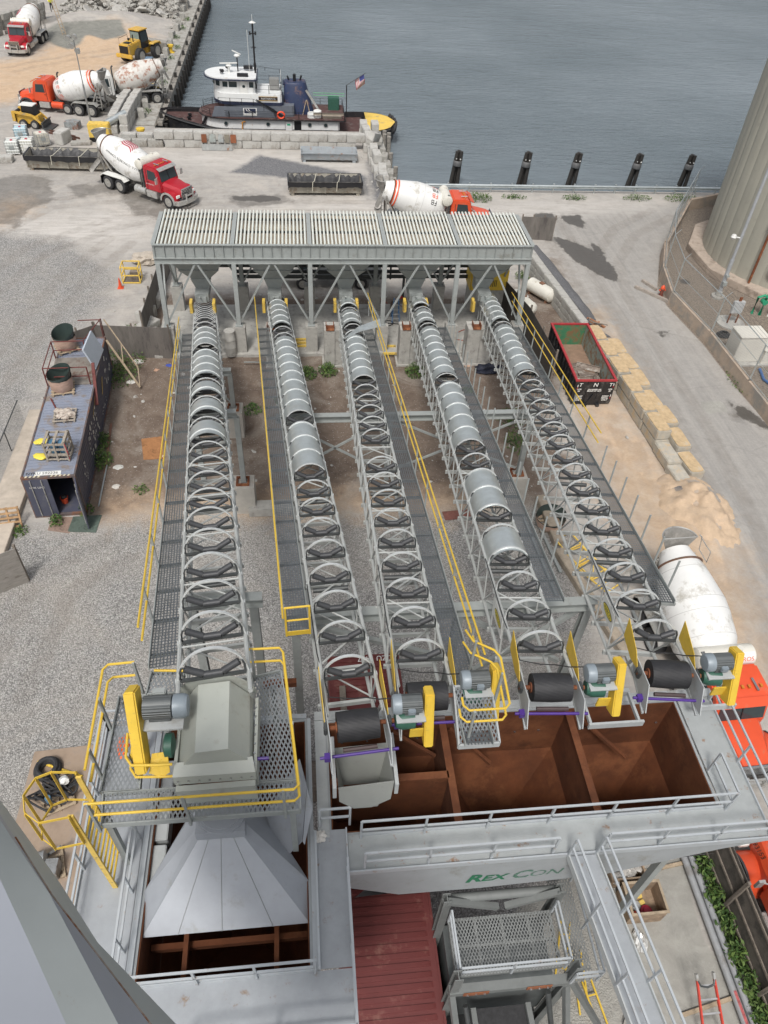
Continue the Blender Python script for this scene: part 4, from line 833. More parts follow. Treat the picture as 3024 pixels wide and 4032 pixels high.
MB().box(c+Vector((.12, 0, -.32)), (.75, .62, .03)).box(c+Vector((.12, 0, -.38)), (.7, .58, .03)).box(c+Vector((.1, -.05, -.8)), (.1, .1, .8)).build('motor_mount', LGREY, C1, world=True)
MB().beam(c+Vector((-.42, .22, .35)), Vector((-3.3, 7.0, 12.75)), .22, .42, up=(0, 1, 0)).build('drive_guard', YEL, C1, world=True, bevel=.03)
MB().plate([(-3.15, 7.25, 12.9), (-2.85, 7.25, 12.95), (-2.8, 6.95, 12.7), (-2.95, 6.9, 12.6), (-3.2, 6.95, 12.7)], .02).build('guard_bracket', YEL, C1, world=True)
MB().lathe((-2.95, 7.4, 12.9), (-2.72, 7.4, 12.9), [(0, .12), (.2, .24), (.8, .24), (1, .1)], 18).build('gear_reducer', GREEN, C1, world=True); MB().tube((-1.2, 7.1, 12.7), (-.92, 7.1, 12.7), .035, 8).build('belt_cleaner', PURPLE, C1, world=True)
# open discharge chute of conveyor 2
t = CONV[2]; zt = 11.3
mb = MB(); R0 = [(.42, 7.95, zt), (1.62, 8.0, zt), (1.66, 7.12, zt), (.46, 7.05, zt)]; R1 = [(.62, 7.7, 10.0), (1.42, 7.7, 10.0), (1.35, 7.1, 10.1), (.72, 7.1, 10.1)]
mb.add(R0+R1, [(k, (k+1) % 4, 4+(k+1) % 4, 4+k) for k in range(4)]); mb.plate([(.46, 7.04, zt), (1.66, 7.11, zt), (1.6, 7.0, 10.7), (1.2, 7.0, 10.35), (.8, 7.0, 10.35), (.48, 7.0, 10.75)], .02)
mb.build('discharge_chute', M('chute_grey', (.30, .31, .29), .5, 0, .06, 2, dirt=(.24, .24, .21), damt=.2), t, world=True)
[MB().b2(x, x+.08, 7.0, 8.2, 10.9, 11.35).build('chute_bracket', LGREY, t, world=True) for x in (.34, 1.67)]
# small service platform at the head of conveyor 3
t = thing('service_platform', 'small grating platform with a curved yellow rail at the head of the middle conveyor', 'platform', (3.4, 7.8, 12.2))
Q = [Vector(p) for p in ((2.98, 7.3, 12.3), (3.85, 7.3, 12.3), (3.95, 8.7, 12.3), (3.1, 8.7, 12.3))]; MB().quad(*Q).build('grating', GRATE, t, world=True, fixn=False)
mb = MB(); [mb.beam(a+Vector((0, 0, -.05)), b+Vector((0, 0, -.05)), .04, .16) for a, b in zip(Q, Q[1:]+Q[:1])]; mb.build('platform_frame', LGREY, t, world=True)
for h_ in (1.05, .6): MB().path([Vector((3.42, 9.6, 12.1+h_)), Vector((3.5, 9.2, 12.25+h_)), Vector((3.9, 8.9, 12.3+h_)), Vector((4.0, 8.7, 12.3+h_)), Vector((3.95, 7.6, 12.3+h_)), Vector((3.85, 7.5, 12.3+h_)), Vector((3.1, 7.5, 12.3+h_)), Vector((3.0, 7.62, 12.3+h_)), Vector((3.0, 7.8, 12.3+h_))], .026, 8).build('yellow_handrail', YEL, t, world=True)
for x, y in ((3.2, 7.45), (3.95, 8.3), (3.55, 9.15)): MB().beam((x, y, 12.1), (x, y, 13.37), .05, .05).build('rail_post', GREY, t, world=True)
# end gate of conveyor 2 walkway
t = thing('yellow_end_gate', 'yellow end gate closing the lower walkway of the second conveyor', 'gate', tuple(P3(2, 11.1, -1.02, -.2)))
a, b = P3(2, 11.12, -1.3, -.15), P3(2, 11.12, -.72, -.15); u_ = Vector((0, 0, 1)); mb = MB()
mb.beam(a, a+u_*1.1, .05); mb.beam(b, b+u_*1.1, .05); mb.tube(a+u_*1.1, b+u_*1.1, .028, 8); mb.tube(a+u_*.6, b+u_*.6, .025, 8); mb.beam(a+u_*.08, b+u_*.08, .02, .16); mb.build('gate_frame', YEL, t, world=True)
# caged ladder on the left deck
t = thing('caged_ladder', 'yellow ladder with an octagonal safety cage rising from the left deck', 'ladder', (-4.3, 6.2, ZW))
top = 13.25; lx0, lx1, ly0, ly1 = -4.42, -4.38, 6.1, 6.55
for y in (6.0, 6.72):
    MB().beam((-4.3, y, ZW), (-4.36, y, top-.05), .04, .1).build('side_rail', YELD, t, world=True)
mb = MB(); [mb.tube((-4.3, 6.0, ZW+.25+i*.3), (-4.3, 6.72, ZW+.25+i*.3), .022, 8) for i in range(9)]; mb.build('rung', YEL, t, world=True)
def hoopring(z): return [Vector((x, y, z)) for x, y in ((-4.36, 5.95), (-4.86, 5.88), (-5.14, 6.08), (-5.24, 6.4), (-5.1, 6.72), (-4.85, 6.82), (-4.4, 6.78))]
for z in (top, 12.1):
    hp_ = hoopring(z); mb = MB(); [mb.beam(p, q, .012, .07) for p, q in zip(hp_[:-1], hp_[1:])]; mb.build('cage_hoop', YEL, t, world=True)
h1, h2 = hoopring(top), hoopring(12.1)
for i in range(7): MB().beam(h1[i], h2[i], .07, .012).build('cage_bar', YEL, t, world=True)
# --- red container pair below the bins
CR_ = M('container_red', (.13, .03, .028), .5, 0, .1, 1.5, dirt=(.22, .10, .08), damt=.2)
def corrug(x0, x1, y0, y1, z, along='y', pitch=.28, d=.03, wd=.7):
    mb = MB(); n = int((y1-y0)/pitch)
    for i in range(n): yy = y0+(i+.5)*pitch; mb.box(((x0+x1)/2, yy, z), (x1-x0-.3, pitch*wd, d), taper=.97)
    return mb
def container(name, lbl, loc, L_, H_, mat, rot=0, doors=True, roof=True, cat='container', group=None, endtext=None):
    t = thing(name, lbl, cat, loc, rot, group); W_ = 2.44
    mb = MB(); n = int(L_/.14)
    for s_ in (-1, 1):   # corrugated side as trapezoid profile
        pts = []
        for i in range(n+1): pts.append((s_*(W_/2-(.0 if (i//2) % 2 else .035)), .08+i*(L_-.16)/n))
        o = len(mb.v); mb.add([(x, y, .15) for x, y in pts]+[(x, y, H_-.1) for x, y in pts], [(i, i+1, n+2+i, n+1+i) for i in range(n)])
    mb.build('side_wall', mat, t)
    mb = MB(); nn = int(L_/.23)
    mb.b2(-W_/2+.05, W_/2-.05, .1, L_-.1, H_-.05, H_-.03)
    mb.build('roof', mat, t); r_ = MB()
    for i in range(nn): yy = .2+i*(L_-.4)/(nn-1); r_.box((0, yy, H_-.02), (W_-.36, .13, .035), taper=.9)
    r_.build('roof_ribs', mat, t)
    mb = MB()
    for x in (-1, 1):
        mb.b2(x*W_/2-.06 if x > 0 else -W_/2, x*W_/2 if x > 0 else -W_/2+.06, 0, L_, H_-.06, H_)
        mb.b2(x*W_/2-.06 if x > 0 else -W_/2, x*W_/2 if x > 0 else -W_/2+.06, 0, L_, 0, .14)
        for y in (0, L_-.12): mb.b2(x*W_/2-.12 if x > 0 else -W_/2, x*W_/2 if x > 0 else -W_/2+.12, y, y+.12, .0, H_+.01)
    for y in (0, L_-.1): mb.b2(-W_/2+.12, W_/2-.12, y, y+.1, H_-.11, H_-.004); mb.b2(-W_/2+.12, W_/2-.12, y, y+.1, 0, .15)
    mb.build('corner_frame', mat, t); mb = MB(); mb.b2(-W_/2+.1, W_/2-.1, L_-.08, L_-.05, .1, H_-.08); mb.b2(-W_/2+.06, W_/2-.06, .06, L_-.1, .12, .15); mb.build('end_wall', mat, t); return t
t = container('shipping_container', 'dark red shipping container roof seen beneath the bins and conveyor heads', (1.73, 1.2, 2.6), 13.3, 2.6, CR_, group='red containers stacked under the bins')
text_mb('SUZU 1437', .28, (2.2, 14.32, 5.225), (-1, 0, 0), (0, -1, 0), off=.002).build('lettering', WHITE, t, world=True, fixn=False, smooth=False)
t = container('shipping_container', 'lower red container carrying the other one, standing on the gravel', (1.73, 1.2, 0), 13.3, 2.6, CR_, group='red containers stacked under the bins')
for i, (x, y) in enumerate(((.95, 12.9), (2.7, 13.4))):
    o = MB().b2(-.1, .1, -.55, .35, 0, .1).build('timber_block', WOOD); o.location = (x, y, 5.23); tag(o, ('brown timber baulk lying on the red container roof, left one', 'short timber block on the red container roof under the middle conveyor')[i], 'timber')
# --- batching frame under the cross walkway
t = thing('batch_plant_frame', 'grey frame with an expanded metal platform, rails and columns in front of the bins', 'steel frame', (4.4, 4.8, 0)); PZ2 = 7.0; DULLG = M('dull_grey', (.17, .18, .175), .6, 0, .1, 3)
GR2 = grate_mat('expanded_grating_fine', (.27, .28, .275), 13, 7, .33, .4, diamond=True)
MB().quad((3.05, 4.32, PZ2), (5.6, 4.32, PZ2), (5.6, 5.55, PZ2), (3.05, 5.55, PZ2)).build('platform_grating', GR2, t, world=True, fixn=False)
mb = MB(); [mb.b2(3.05, 5.6, y-.03, y+.03, PZ2-.12, PZ2-.02) for y in (4.35, 4.94, 5.52)]; [mb.b2(x-.03, x+.03, 4.39, 5.48, PZ2-.119, PZ2-.021) for x in (3.08, 3.7, 4.35, 5.0, 5.57)]; mb.build('platform_beams', DULLG, t, world=True)
rail(t, [(3.06, 5.5, PZ2), (3.06, 4.3, PZ2), (5.62, 4.3, PZ2), (5.62, 5.5, PZ2)], h=.8, mid=.45)
MB().quad((5.72, 4.0, PZ2-.1), (6.3, 4.0, PZ2-.1), (6.3, 6.3, PZ2-.1), (5.72, 6.3, PZ2-.1)).build('side_grating', GR2, t, world=True, fixn=False)
rail(t, [(6.32, 6.2, PZ2-.1), (6.32, 4.0, PZ2-.1), (5.7, 4.0, PZ2-.1)], h=.8, mid=.45)
for x in (2.98, 5.75):
    for y in (4.15, 5.75): MB().ibeam((x, y, 0), (x, y, 7.9), .2, .2, .02, up=(0, 1, 0)).build('column', DULLG, t, world=True)
MB().b2(2.88, 5.85, 4.02, 4.22, 6.62, 6.84).build('front_beam', DULLG, t, world=True); MB().tube((2.9, 5.85, 7.5), (5.85, 5.85, 7.5), .11, 14).build('torque_tube', M('dull_grey', (.17, .18, .175), .6, 0, .1, 3), t, world=True)
for a, b in (((2.98, 5.7, 7.8), (4.3, 5.7, 7.1)), ((5.75, 5.7, 7.8), (4.5, 5.7, 7.1)), ((5.8, 4.1, 6.7), (7.4, 3.6, 3.0)), ((2.95, 4.1, 6.6), (3.4, 2.6, 3.5)), ((5.75, 4.1, 6.4), (6.2, 2.9, 3.0))): MB().beam(a, b, .14, .14).build('brace', DULLG, t, world=True)
for x in (3.5, 5.0): MB().b2(x-.3, x+.3, 4.0, 4.018, 6.66, 6.86).build('bracket_plate', M('rust_plate', (.25, .09, .04), .8, 0, .3, 6), t, world=True)
mb = MB(); [mb.lathe((x+dx, 3.97, 6.76), (x+dx, 4.0, 6.76), [(0, .03), (1, .03)], 8) for x in (3.5, 5.0) for dx in (-.2, 0, .2)]; mb.build('bolts', CHROME, t, world=True)
MB().b2(3.7, 4.9, .5, 4.0, 5.2, 5.26).build('belt', RUBBER, t, world=True); MB().b2(3.55, 3.68, .5, 4.0, 5.1, 5.4).b2(4.92, 5.05, .5, 4.0, 5.1, 5.4).b2(3.3, 5.9, 1.6, 2.3, 5.9, 5.95).build('belt_frame', DULLG, t, world=True)
MB().tube((3.3, 3.9, 6.2), (3.5, 3.0, 5.2), .06, 8).build('cylinder', DARKST, t, world=True); MB().tube((5.3, 4.0, 6.3), (5.5, 3.3, 5.0), .07, 8).build('cylinder', DARKST, t, world=True)
MB().b2(3.2, 5.6, -1.0, 4.0, 2.6, 2.7).b2(3.1, 5.7, 4.1, 6.6, 2.8, 2.9).build('shade_sheet', M('shade_dark', (.03, .032, .033), .7, 0, .3, 3), t, world=True); MB().b2(3.1, 5.7, 4.3, 5.8, 3.2, 5.6).build('shade_box', M('dark_grey', (.09, .10, .10), .6, 0, .2, 2), t, world=True)  # dark sheets and box added to stand in for shade beneath the walkway
# --- cross catwalk to the right bin deck
t = thing('gangway', 'long light grey gangway with handrails running down to the lower right from the bin deck', 'walkway', (6.1, 4, 7)); a0, a1, b0, b1 = Vector((5.55, 5.86, ZW)), Vector((6.2, 5.86, ZW)), Vector((6.1, 0.8, ZW)), Vector((6.78, .8, ZW))
MB().plate([a0, a1, b1, b0], .05, nrm=(0, 0, 1)).build('deck', DECK, t, world=True)
MB().beam(a0, b0, .03, .22).beam(a1, b1, .03, .22).build('stringer', LGREY, t, world=True)
rail(t, [a0, b0], post=1.3, h=.95, mid=.5); rail(t, [a1, b1], post=1.3, h=.95, mid=.5)
t = thing('channel_beam', 'open U channel hanging under the right bin deck, seen along the gangway', 'steel beam', (6.6, 5.5, 8))
MB().beam((6.32, 5.86, 9.0), (6.9, .8, 9.0), .3, .05).beam((6.18, 5.86, 9.1), (6.75, .8, 9.1), .04, .25).build('channel', LGREY, t, world=True)
# --- foreground silo top
t = thing('silo_top', 'out of focus grey silo rim with rust spots filling the lower left corner', 'silo', (-4.5, -.5, 17.5))
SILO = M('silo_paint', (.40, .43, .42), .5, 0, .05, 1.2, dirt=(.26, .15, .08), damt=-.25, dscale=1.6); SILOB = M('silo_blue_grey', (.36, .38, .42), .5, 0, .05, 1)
fs_ = []
def silo_row(zs, px_): return [n_(q, z) for q, z in zip(px_, zs)]
rows = [[((-700, 3000), 20.9), ((-250, 2960), 20.6), ((-235, 2850), 20.35), ((-225, 2850), 20.0), ((-215, 2850), 19.5)],
        [((-500, 3560), 20.9), ((0, 3461), 20.6), ((40, 3290), 20.35), ((60, 3300), 20.0), ((75, 3318), 19.5)],
        [((-300, 3900), 20.9), ((120, 3720), 20.6), ((195, 3520), 20.35), ((205, 3530), 20.0), ((225, 3545), 19.5)],
        [((-100, 4200), 20.9), ((300, 4120), 20.6), ((480, 4060), 20.35), ((610, 4060), 20.0), ((730, 4070), 19.5)],
        [((100, 4900), 20.9), ((560, 4800), 20.6), ((900, 4700), 20.35), ((1150, 4600), 20.0), ((1400, 4560), 19.5)]]
rows = [[n_(q, z) for q, z in r_]+[n_(r_[-1][0], 19.5)+Vector((0, 0, -4.5)), n_(r_[0][0], 20.9)+Vector((0, 0, -6))] for r_ in rows]
for j, (nm, mt) in enumerate((('roof_panel', SILOB), ('light_band', SILO), ('blue_grey_band', SILOB), ('rim_panel', SILO), ('silo_wall', SILO), ('base_panel', SILO))):  # third strip uses the darker blue-grey material of the roof panel
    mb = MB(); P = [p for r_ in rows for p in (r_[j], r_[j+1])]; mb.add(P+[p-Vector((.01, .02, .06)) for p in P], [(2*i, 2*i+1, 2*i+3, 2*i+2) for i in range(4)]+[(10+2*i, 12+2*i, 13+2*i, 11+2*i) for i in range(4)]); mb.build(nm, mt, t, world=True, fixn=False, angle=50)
MB().path([r_[3]+Vector((0, 0, .012)) for r_ in rows[1:]], .012, 5).build('rusty_seam', M('seam_rust', (.36, .30, .25), .8, 0, .3, 6, dirt=(.25, .10, .04), damt=.5, dscale=5), t, world=True)
t.location = (-1.6, 1.0, 13)
for ch in [o for o in bpy.data.objects if o.parent == t]: ch.matrix_parent_inverse = root_mat(t).inverted()
# ================= VEHICLES =================
DRUMW = M('drum_white', (.74, .74, .72), .4, 0, .05, 1.2, dirt=(.46, .44, .39), damt=.28, dscale=1.1)
TANKW = M('tank_white', (.66, .64, .57), .4, 0, .06, 2, dirt=(.42, .37, .28), damt=.25)
CHAS = M('chassis_dark', (.06, .058, .055), .7, .1, .3, 4, dirt=(.20, .19, .165), damt=.4, dscale=3)
CHUTE = M('chute_concrete_grey', (.26, .25, .23), .8, 0, .2, 5, bump=.5, dirt=(.38, .36, .33), damt=.35)
RIM = M('rim_grey', (.42, .41, .38), .45, .4, .15, 6, dirt=(.2, .18, .15), damt=.3, dscale=6)
BLKF = M('black_fender', (.05, .05, .052), .6, 0, .1, 4)
SILV = M('dirty_silver', (.50, .50, .48), .4, .5, .12, 4, dirt=(.28, .25, .2), damt=.3, dscale=4)
STR = M('stripe_red', (.42, .02, .05), .45, 0, .06)
ORS = M('stripe_orange', (.75, .10, .03), .45, 0, .06)
LAMP = M('headlight', (.75, .75, .72), .1, 0, .05)
WMESH = {}
def wheel(t, x, y, side, r=.53, wd=.30, name='wheel'):
    key = (round(r, 2), round(wd, 2))
    if key not in WMESH:
        tm = MB().lathe((0, -wd/2, 0), (0, wd/2, 0), [(0, r*.62), (.02, r*.9), (.12, r), (.88, r), (.98, r*.9), (1, r*.62)], 28); n = 26
        for i in range(n):
            a = 2*math.pi*i/n; tm.box((math.sin(a)*(r+.002), 0, math.cos(a)*(r+.002)), (.04, wd*.74, .02), Matrix.Rotation(a, 3, 'Y'))
        w0 = tm.build('wheel', RUBBER, t)
        rm = MB(); rm.lathe((0, wd/2-.11, 0), (0, wd/2+.005, 0), [(0, r*.15), (.02, r*.5), (.5, r*.56), (.9, r*.62), (1, r*.62)], 24).lathe((0, wd/2-.11, 0), (0, wd/2+.03, 0), [(0, r*.2), (.8, r*.2), (1, r*.13)], 12)
        for i in range(10): a = 2*math.pi*i/10; rm.tube((math.sin(a)*r*.34, wd/2-.1, math.cos(a)*r*.34), (math.sin(a)*r*.34, wd/2-.05, math.cos(a)*r*.34), .018, 5)
        rm0 = rm.build('rim', RIM, w0); WMESH[key] = (w0.data, rm0.data); w_ = w0
    else:
        w_ = bpy.data.objects.new('wheel', WMESH[key][0]); COL.objects.link(w_); w_.parent = t
        rm0 = bpy.data.objects.new('rim', WMESH[key][1]); COL.objects.link(rm0); rm0.parent = w_
    w_.location = (x, y, r); w_.rotation_euler = (0, 0, 0 if side > 0 else math.pi); return w_
def mixer(label, loc, rot, cab=REDP, tank=True, tag3=False, stripes=None, marks=None, drummat=None, rearax=(-1.35, -2.65), bell=True, group='concrete mixer trucks', xtank=0, chute=True, barrel=None, drum=True, step_axle=False):
    t = thing('mixer_truck', label, 'mixer truck', loc, rot, group); FX = 3.75; t.scale = (1.07, 1.07, 1.07)
    for y in (-1.05, 1.05): wheel(t, FX, y, 1 if y > 0 else -1)
    for x in list(rearax)+([-.15] if step_axle else []):
        for y in (-.93, .93): wheel(t, x, y, 1 if y > 0 else -1, .53 if x != -.15 else .46, .56 if x != -.15 else .32)
    MB().b2(-3.9, 4.4, -.48, -.36, .72, 1.0).b2(-3.9, 4.4, .36, .48, .72, 1.0).b2(-3.8, -3.6, -.36, .36, .72, 1.0).b2(.6, .8, -.36, .36, .72, 1.0).b2(rearax[0]-.1, rearax[0]+.1, -.8, .8, .45, .62).b2(rearax[1]-.1, rearax[1]+.1, -.8, .8, .45, .62).b2(FX-.1, FX+.1, -.9, .9, .42, .58).build('chassis', CHAS, t)
    # cab and hood
    cb = MB(); cb.prism([(1.35, .95), (3.05, .95), (3.05, 1.72), (2.78, 2.62), (2.5, 2.78), (1.5, 2.82), (1.35, 2.6)], -1.02, 1.02, 'y'); cabo = cb.build('cab', cab, t, bevel=.07)
    hd = MB(); pts = []
    secs = [(3.03, 1.06, 1.78, .86), (3.6, 1.04, 1.70, .80), (4.3, .98, 1.58, .66), (4.62, .92, 1.46, .60)]
    P = []
    for x, z0, z1, hw in secs: P += [(x, -hw, z0), (x, -hw, z1-.22), (x, -hw*.8, z1-.03), (x, 0, z1+.03), (x, hw*.8, z1-.03), (x, hw, z1-.22), (x, hw, z0)]
    fs = [(i*7+j, i*7+j+1, (i+1)*7+j+1, (i+1)*7+j) for i in range(3) for j in range(6)]+[tuple(range(6, -1, -1)), tuple(range(21, 28))]
    hood = hd.add(P, fs).build('hood', cab, t)
    for s_ in (-1, 1):
        fd = MB(); n = 9; prof = [(FX+math.cos(math.pi*i/n)*.72, .55+math.sin(math.pi*i/n)*.70) for i in range(n+1)]
        prof2 = [(FX+math.cos(math.pi*i/n)*.62, .55+math.sin(math.pi*i/n)*.60) for i in range(n, -1, -1)]
        fd.prism(prof+prof2, s_*.62, s_*1.22, 'y'); fdo = fd.build('front_fender', cab, t)
        MB().prism([(FX+math.cos(math.pi*i/n)*.74, .55+math.sin(math.pi*i/n)*.72) for i in range(n+1)]+[(FX+math.cos(math.pi*i/n)*.6, .55+math.sin(math.pi*i/n)*.58) for i in range(n, -1, -1)], s_*1.2, s_*1.27, 'y').build('fender_lip', BLKF if cab is ORANGE else SILV, fdo)
        MB().box((4.52, s_*.84, 1.02), (.14, .36, .2)).build('headlight', LAMP, t, bevel=.03)
        sw = MB(); sw.plate([(1.75, s_*1.035, 1.78), (2.72, s_*1.035, 1.78), (2.55, s_*1.035, 2.45), (1.8, s_*1.035, 2.5)], .02, nrm=(0, s_, 0)); sw.build('side_window', GLASS, cabo)
        MB().b2(1.62, 1.66, s_*1.03-.006, s_*1.03+.006, 1.05, 2.5).b2(1.72, 1.86, s_*1.045-.01, s_*1.045+.01, 1.58, 1.62).build('door_handle', BLACK, cabo)
        MB().beam((2.85, s_*1.05, 2.2), (3.0, s_*1.4, 2.15), .03).box((3.02, s_*1.42, 2.0), (.08, .2, .42)).build('mirror', SILV, t)
        MB().b2(1.5, 2.55, s_*.75 if s_ > 0 else -1.15, 1.15 if s_ > 0 else -.75, .45, .95).build('battery_step_box', SILV, t, bevel=.03)
    ws = MB(); ws.plate([(3.06, -.88, 1.8), (3.06, .88, 1.8), (2.84, .84, 2.52), (2.84, -.84, 2.52)], .02, nrm=(1, 0, .3)); ws.build('windshield', GLASS, cabo); MB().beam((3.075, 0, 1.8), (2.85, 0, 2.52), .03).build('windshield_post', BLACK, cabo)
    MB().box((2.9, 0, 2.66), (.34, 1.86, .05), Matrix.Rotation(R(25), 3, 'Y')).build('sun_visor', SILV if cab is REDP else cab, t)
    g = MB(); g.b2(4.63, 4.68, -.56, .56, .78, 1.5); gr = g.build('grille', BLACK, t)
    mb = MB(); [mb.b2(4.681, 4.70, -.5, .5, .86+i*.1, .90+i*.1) for i in range(6)]; mb.b2(4.66, 4.72, -.6, -.54, .76, 1.52).b2(4.66, 4.72, .54, .6, .76, 1.52).b2(4.66, 4.72, -.6, .6, 1.46, 1.54); mb.build('grille_bars', CHROME, gr)
    bmp = MB(); bmp.prism([(4.3, -1.22), (4.75, -1.1), (4.95, -.5), (4.95, .5), (4.75, 1.1), (4.3, 1.22), (4.3, 1.1), (4.6, 1.0), (4.8, .45), (4.8, -.45), (4.6, -1.0), (4.3, -1.1)], .42, .74); bmp.b2(4.9, 5.0, -.42, -.34, .5, 1.2).b2(4.9, 5.0, .34, .42, .5, 1.2).b2(4.92, 4.98, -.34, .34, 1.0, 1.08); bmp.build('bumper', SILV, t)
    [MB().box((2.4, y, 2.86), (.12, .08, .06)).build('roof_lamp', M('amber', (.55, .2, .03), .4), cabo) for y in (-.7, -.25, 0, .25, .7)]; [MB().tube((2.1, y, 2.88), (2.6, y, 2.88), .04, 6).build('air_horn', CHROME, cabo) for y in (-.5, .5)]
    MB().path([(1.18, -.95, 1.0), (1.18, -.95, 2.9), (1.12, -.95, 3.05), (1.0, -.95, 3.1)], .075, 10).build('exhaust_stack', DARKST, t)
    for s_ in (-1, 1): MB().lathe((.2, s_*.88, .72), (1.35, s_*.88, .72), [(0, .26), (.02, .3), (.98, .3), (1, .26)], 18).build('fuel_tank', cab if (barrel and s_ == barrel) else SILV, t)
    # rear fenders
    for s_ in (-1, 1):
        x0, x1 = min(rearax)-.65, max(rearax)+.65
        MB().prism([(x0, 1.0), (x0+.25, 1.22), (x1-.25, 1.22), (x1, 1.0), (x1-.03, .96), (x1-.27, 1.17), (x0+.27, 1.17), (x0+.03, .96)], s_*.62, s_*1.24, 'y').build('rear_fender', WHITE if cab is REDP else SILV, t); MB().b2(x0-.02, x0, s_*.93-.3, s_*.93+.3, .35, 1.0).build('mud_flap', BLACK, t)
    if tank:
        tx = 1.0+xtank; tk = MB().lathe((tx, -1.12, 2.72), (tx, 1.12, 2.72), [(0, .28), (.03, .38), (.5, .385), (.97, .38), (1, .28)], 24).build('water_tank', TANKW, t)
        [MB().tube((tx, y, 2.3), (tx, y, 1.0), .05, 6).build('tank_bracket', CHAS, t) for y in (-1.0, 1.0)]; MB().lathe((tx, .5, 3.09), (tx, .5, 3.16), [(0, .12), (1, .12)], 12).build('filler_cap', TANKW, tk)
    A, B_ = Vector((.95, 0, 1.75)), Vector((-3.75, 0, 3.15))
    if drum:
        prof = [(0, .60), (.03, .86), (.20, 1.18), (.22, 1.19), (.40, 1.25), (.50, 1.24), (.52, 1.235), (.78, .97), (.80, .95), (.97, .64), (1, .6)]
        dm = MB().lathe(A, B_, prof, 44).build('drum', drummat or DRUMW, t, angle=50)
        MB().lathe(A.lerp(B_, .86), A.lerp(B_, .875), [(0, .88), (.5, .92), (1, .88)], 44).build('drum_ring', M('ring_brown', (.16, .09, .06), .7, .2, .2, 4), dm)
        seam = MB()
        for tt, rr in ((.21, 1.192), (.41, 1.256), (.51, 1.243), (.79, .965)): seam.lathe(A.lerp(B_, tt), A.lerp(B_, tt+.004), [(0, rr), (1, rr)], 44, cap=False)
        seam.build('weld_seam', M('seam_grey', (.5, .5, .48), .5), dm)
        pp, d, a_, b_, l = seam.frame(A, B_)
        def rad(tt):
            for (t0, r0), (t1, r1) in zip(prof[:-1], prof[1:]):
                if t0 <= tt <= t1: return r0+(r1-r0)*(tt-t0)/(t1-t0)
            return .6
        def onD(tt, ang, off=.012): return A+d*(tt*l)+(a_*math.cos(ang)+b_*math.sin(ang))*(rad(tt)+off)
        if stripes == 'rings':
            for tt in (.84, .80):
                mb = MB(); n = 44; vs = [onD(tt+dt, 2*math.pi*i/n, .01) for dt in (0, .022) for i in range(n)]; mb.add(vs, [(i, (i+1) % n, n+(i+1) % n, n+i) for i in range(n)]); mb.build('stripe', ORS, dm)
        if stripes == 'flag':
            for j in range(5):
                mb = MB(); n = 10
                for i in range(n):
                    t0, t1 = .30+.26*i/n, .30+.26*(i+1)/n
                    def an(tt): return marks['ang']+ (tt-.3)*1.6*marks.get('sg', 1) + j*.165*marks.get('sg', 1) + .12*math.sin((tt-.3)*22)
                    mb.add([onD(t0, an(t0), .02), onD(t1, an(t1), .02), onD(t1, an(t1)+.085, .02), onD(t0, an(t0)+.085, .02)], [(0, 1, 2, 3)])
                mb.build('flag_stripe', STR, dm, fixn=False)
        if marks and 'text' in marks:
            for txt, tt0, ang0, size, sgn, mt in marks['text']:
                def wr(x, y, tt0=tt0, ang0=ang0, sgn=sgn): tt = tt0+sgn*x/l; return onD(tt, ang0+sgn*y/rad(tt0)*marks.get('ysg', 1), .013)
                text_mb(txt, size, (0, 0, 0), (1, 0, 0), (0, 1, 0), wrap=wr).build('lettering', mt, dm, fixn=False, smooth=False)
    # rear: support frame, charge hopper, chute, ladder
    fr = MB()
    for s_ in (-1, 1): fr.beam((-3.5, s_*.45, 1.0), (-3.55, s_*.75, 2.9), .12, .1).beam((-2.6, s_*.45, 1.0), (-3.5, s_*.7, 2.6), .1)
    fr.beam((-3.55, -.75, 2.9), (-3.55, .75, 2.9), .1); fr.build('drum_frame', CHUTE, t); MB().b2(.75, 1.1, -.4, .4, 1.0, 2.1).build('drum_pedestal', CHAS, t)
    ch = MB(); n = 14
    ring = lambda cx, rx, ry, z: [(cx+rx*math.cos(-math.pi/2+math.pi*i/n-math.pi), ry*math.sin(-math.pi/2+math.pi*i/n-math.pi), z) for i in range(n+1)]
    r1, r2 = ring(-3.75, .62, .72, 3.95), ring(-3.75, .25, .34, 3.1)
    ch.add(r1+r2, [(i, i+1, n+2+i, n+1+i) for i in range(n)]+[(0, n+1, 2*n+1, n)]); ch.build('charge_hopper', CHUTE, t, fixn=False)
    MB().path([Vector(p) for p in r1]+[Vector(r1[0])], .025, 5).build('hopper_rim', SILV, t)
    ml = MB(); ml.plate([(-3.85, -.35, 3.0), (-3.85, .35, 3.0), (-4.3, .25, 1.9), (-4.3, -.25, 1.9)], .03); ml.plate([(-3.85, .35, 3.0), (-3.6, .45, 3.0), (-4.1, .3, 1.9), (-4.3, .25, 1.9)], .03); ml.plate([(-3.85, -.35, 3.0), (-3.6, -.45, 3.0), (-4.1, -.3, 1.9), (-4.3, -.25, 1.9)], .03); ml.build('collector', CHUTE, t)
    if chute:
        c_ = MB(); n = 8; a0, a1 = Vector((-4.1, 0, 1.95)), Vector((-4.15, -1.3 if chute > 0 else 1.3, 1.25)); vs = []
        for p in (a0, a1): vs += [p+Vector((math.cos(math.pi*i/n)*.26, 0, -math.sin(math.pi*i/n)*.26)) for i in range(n+1)]
        c_.add(vs, [(i, i+1, n+2+i, n+1+i) for i in range(n)]); c_.build('discharge_chute', CHUTE, t, fixn=False)
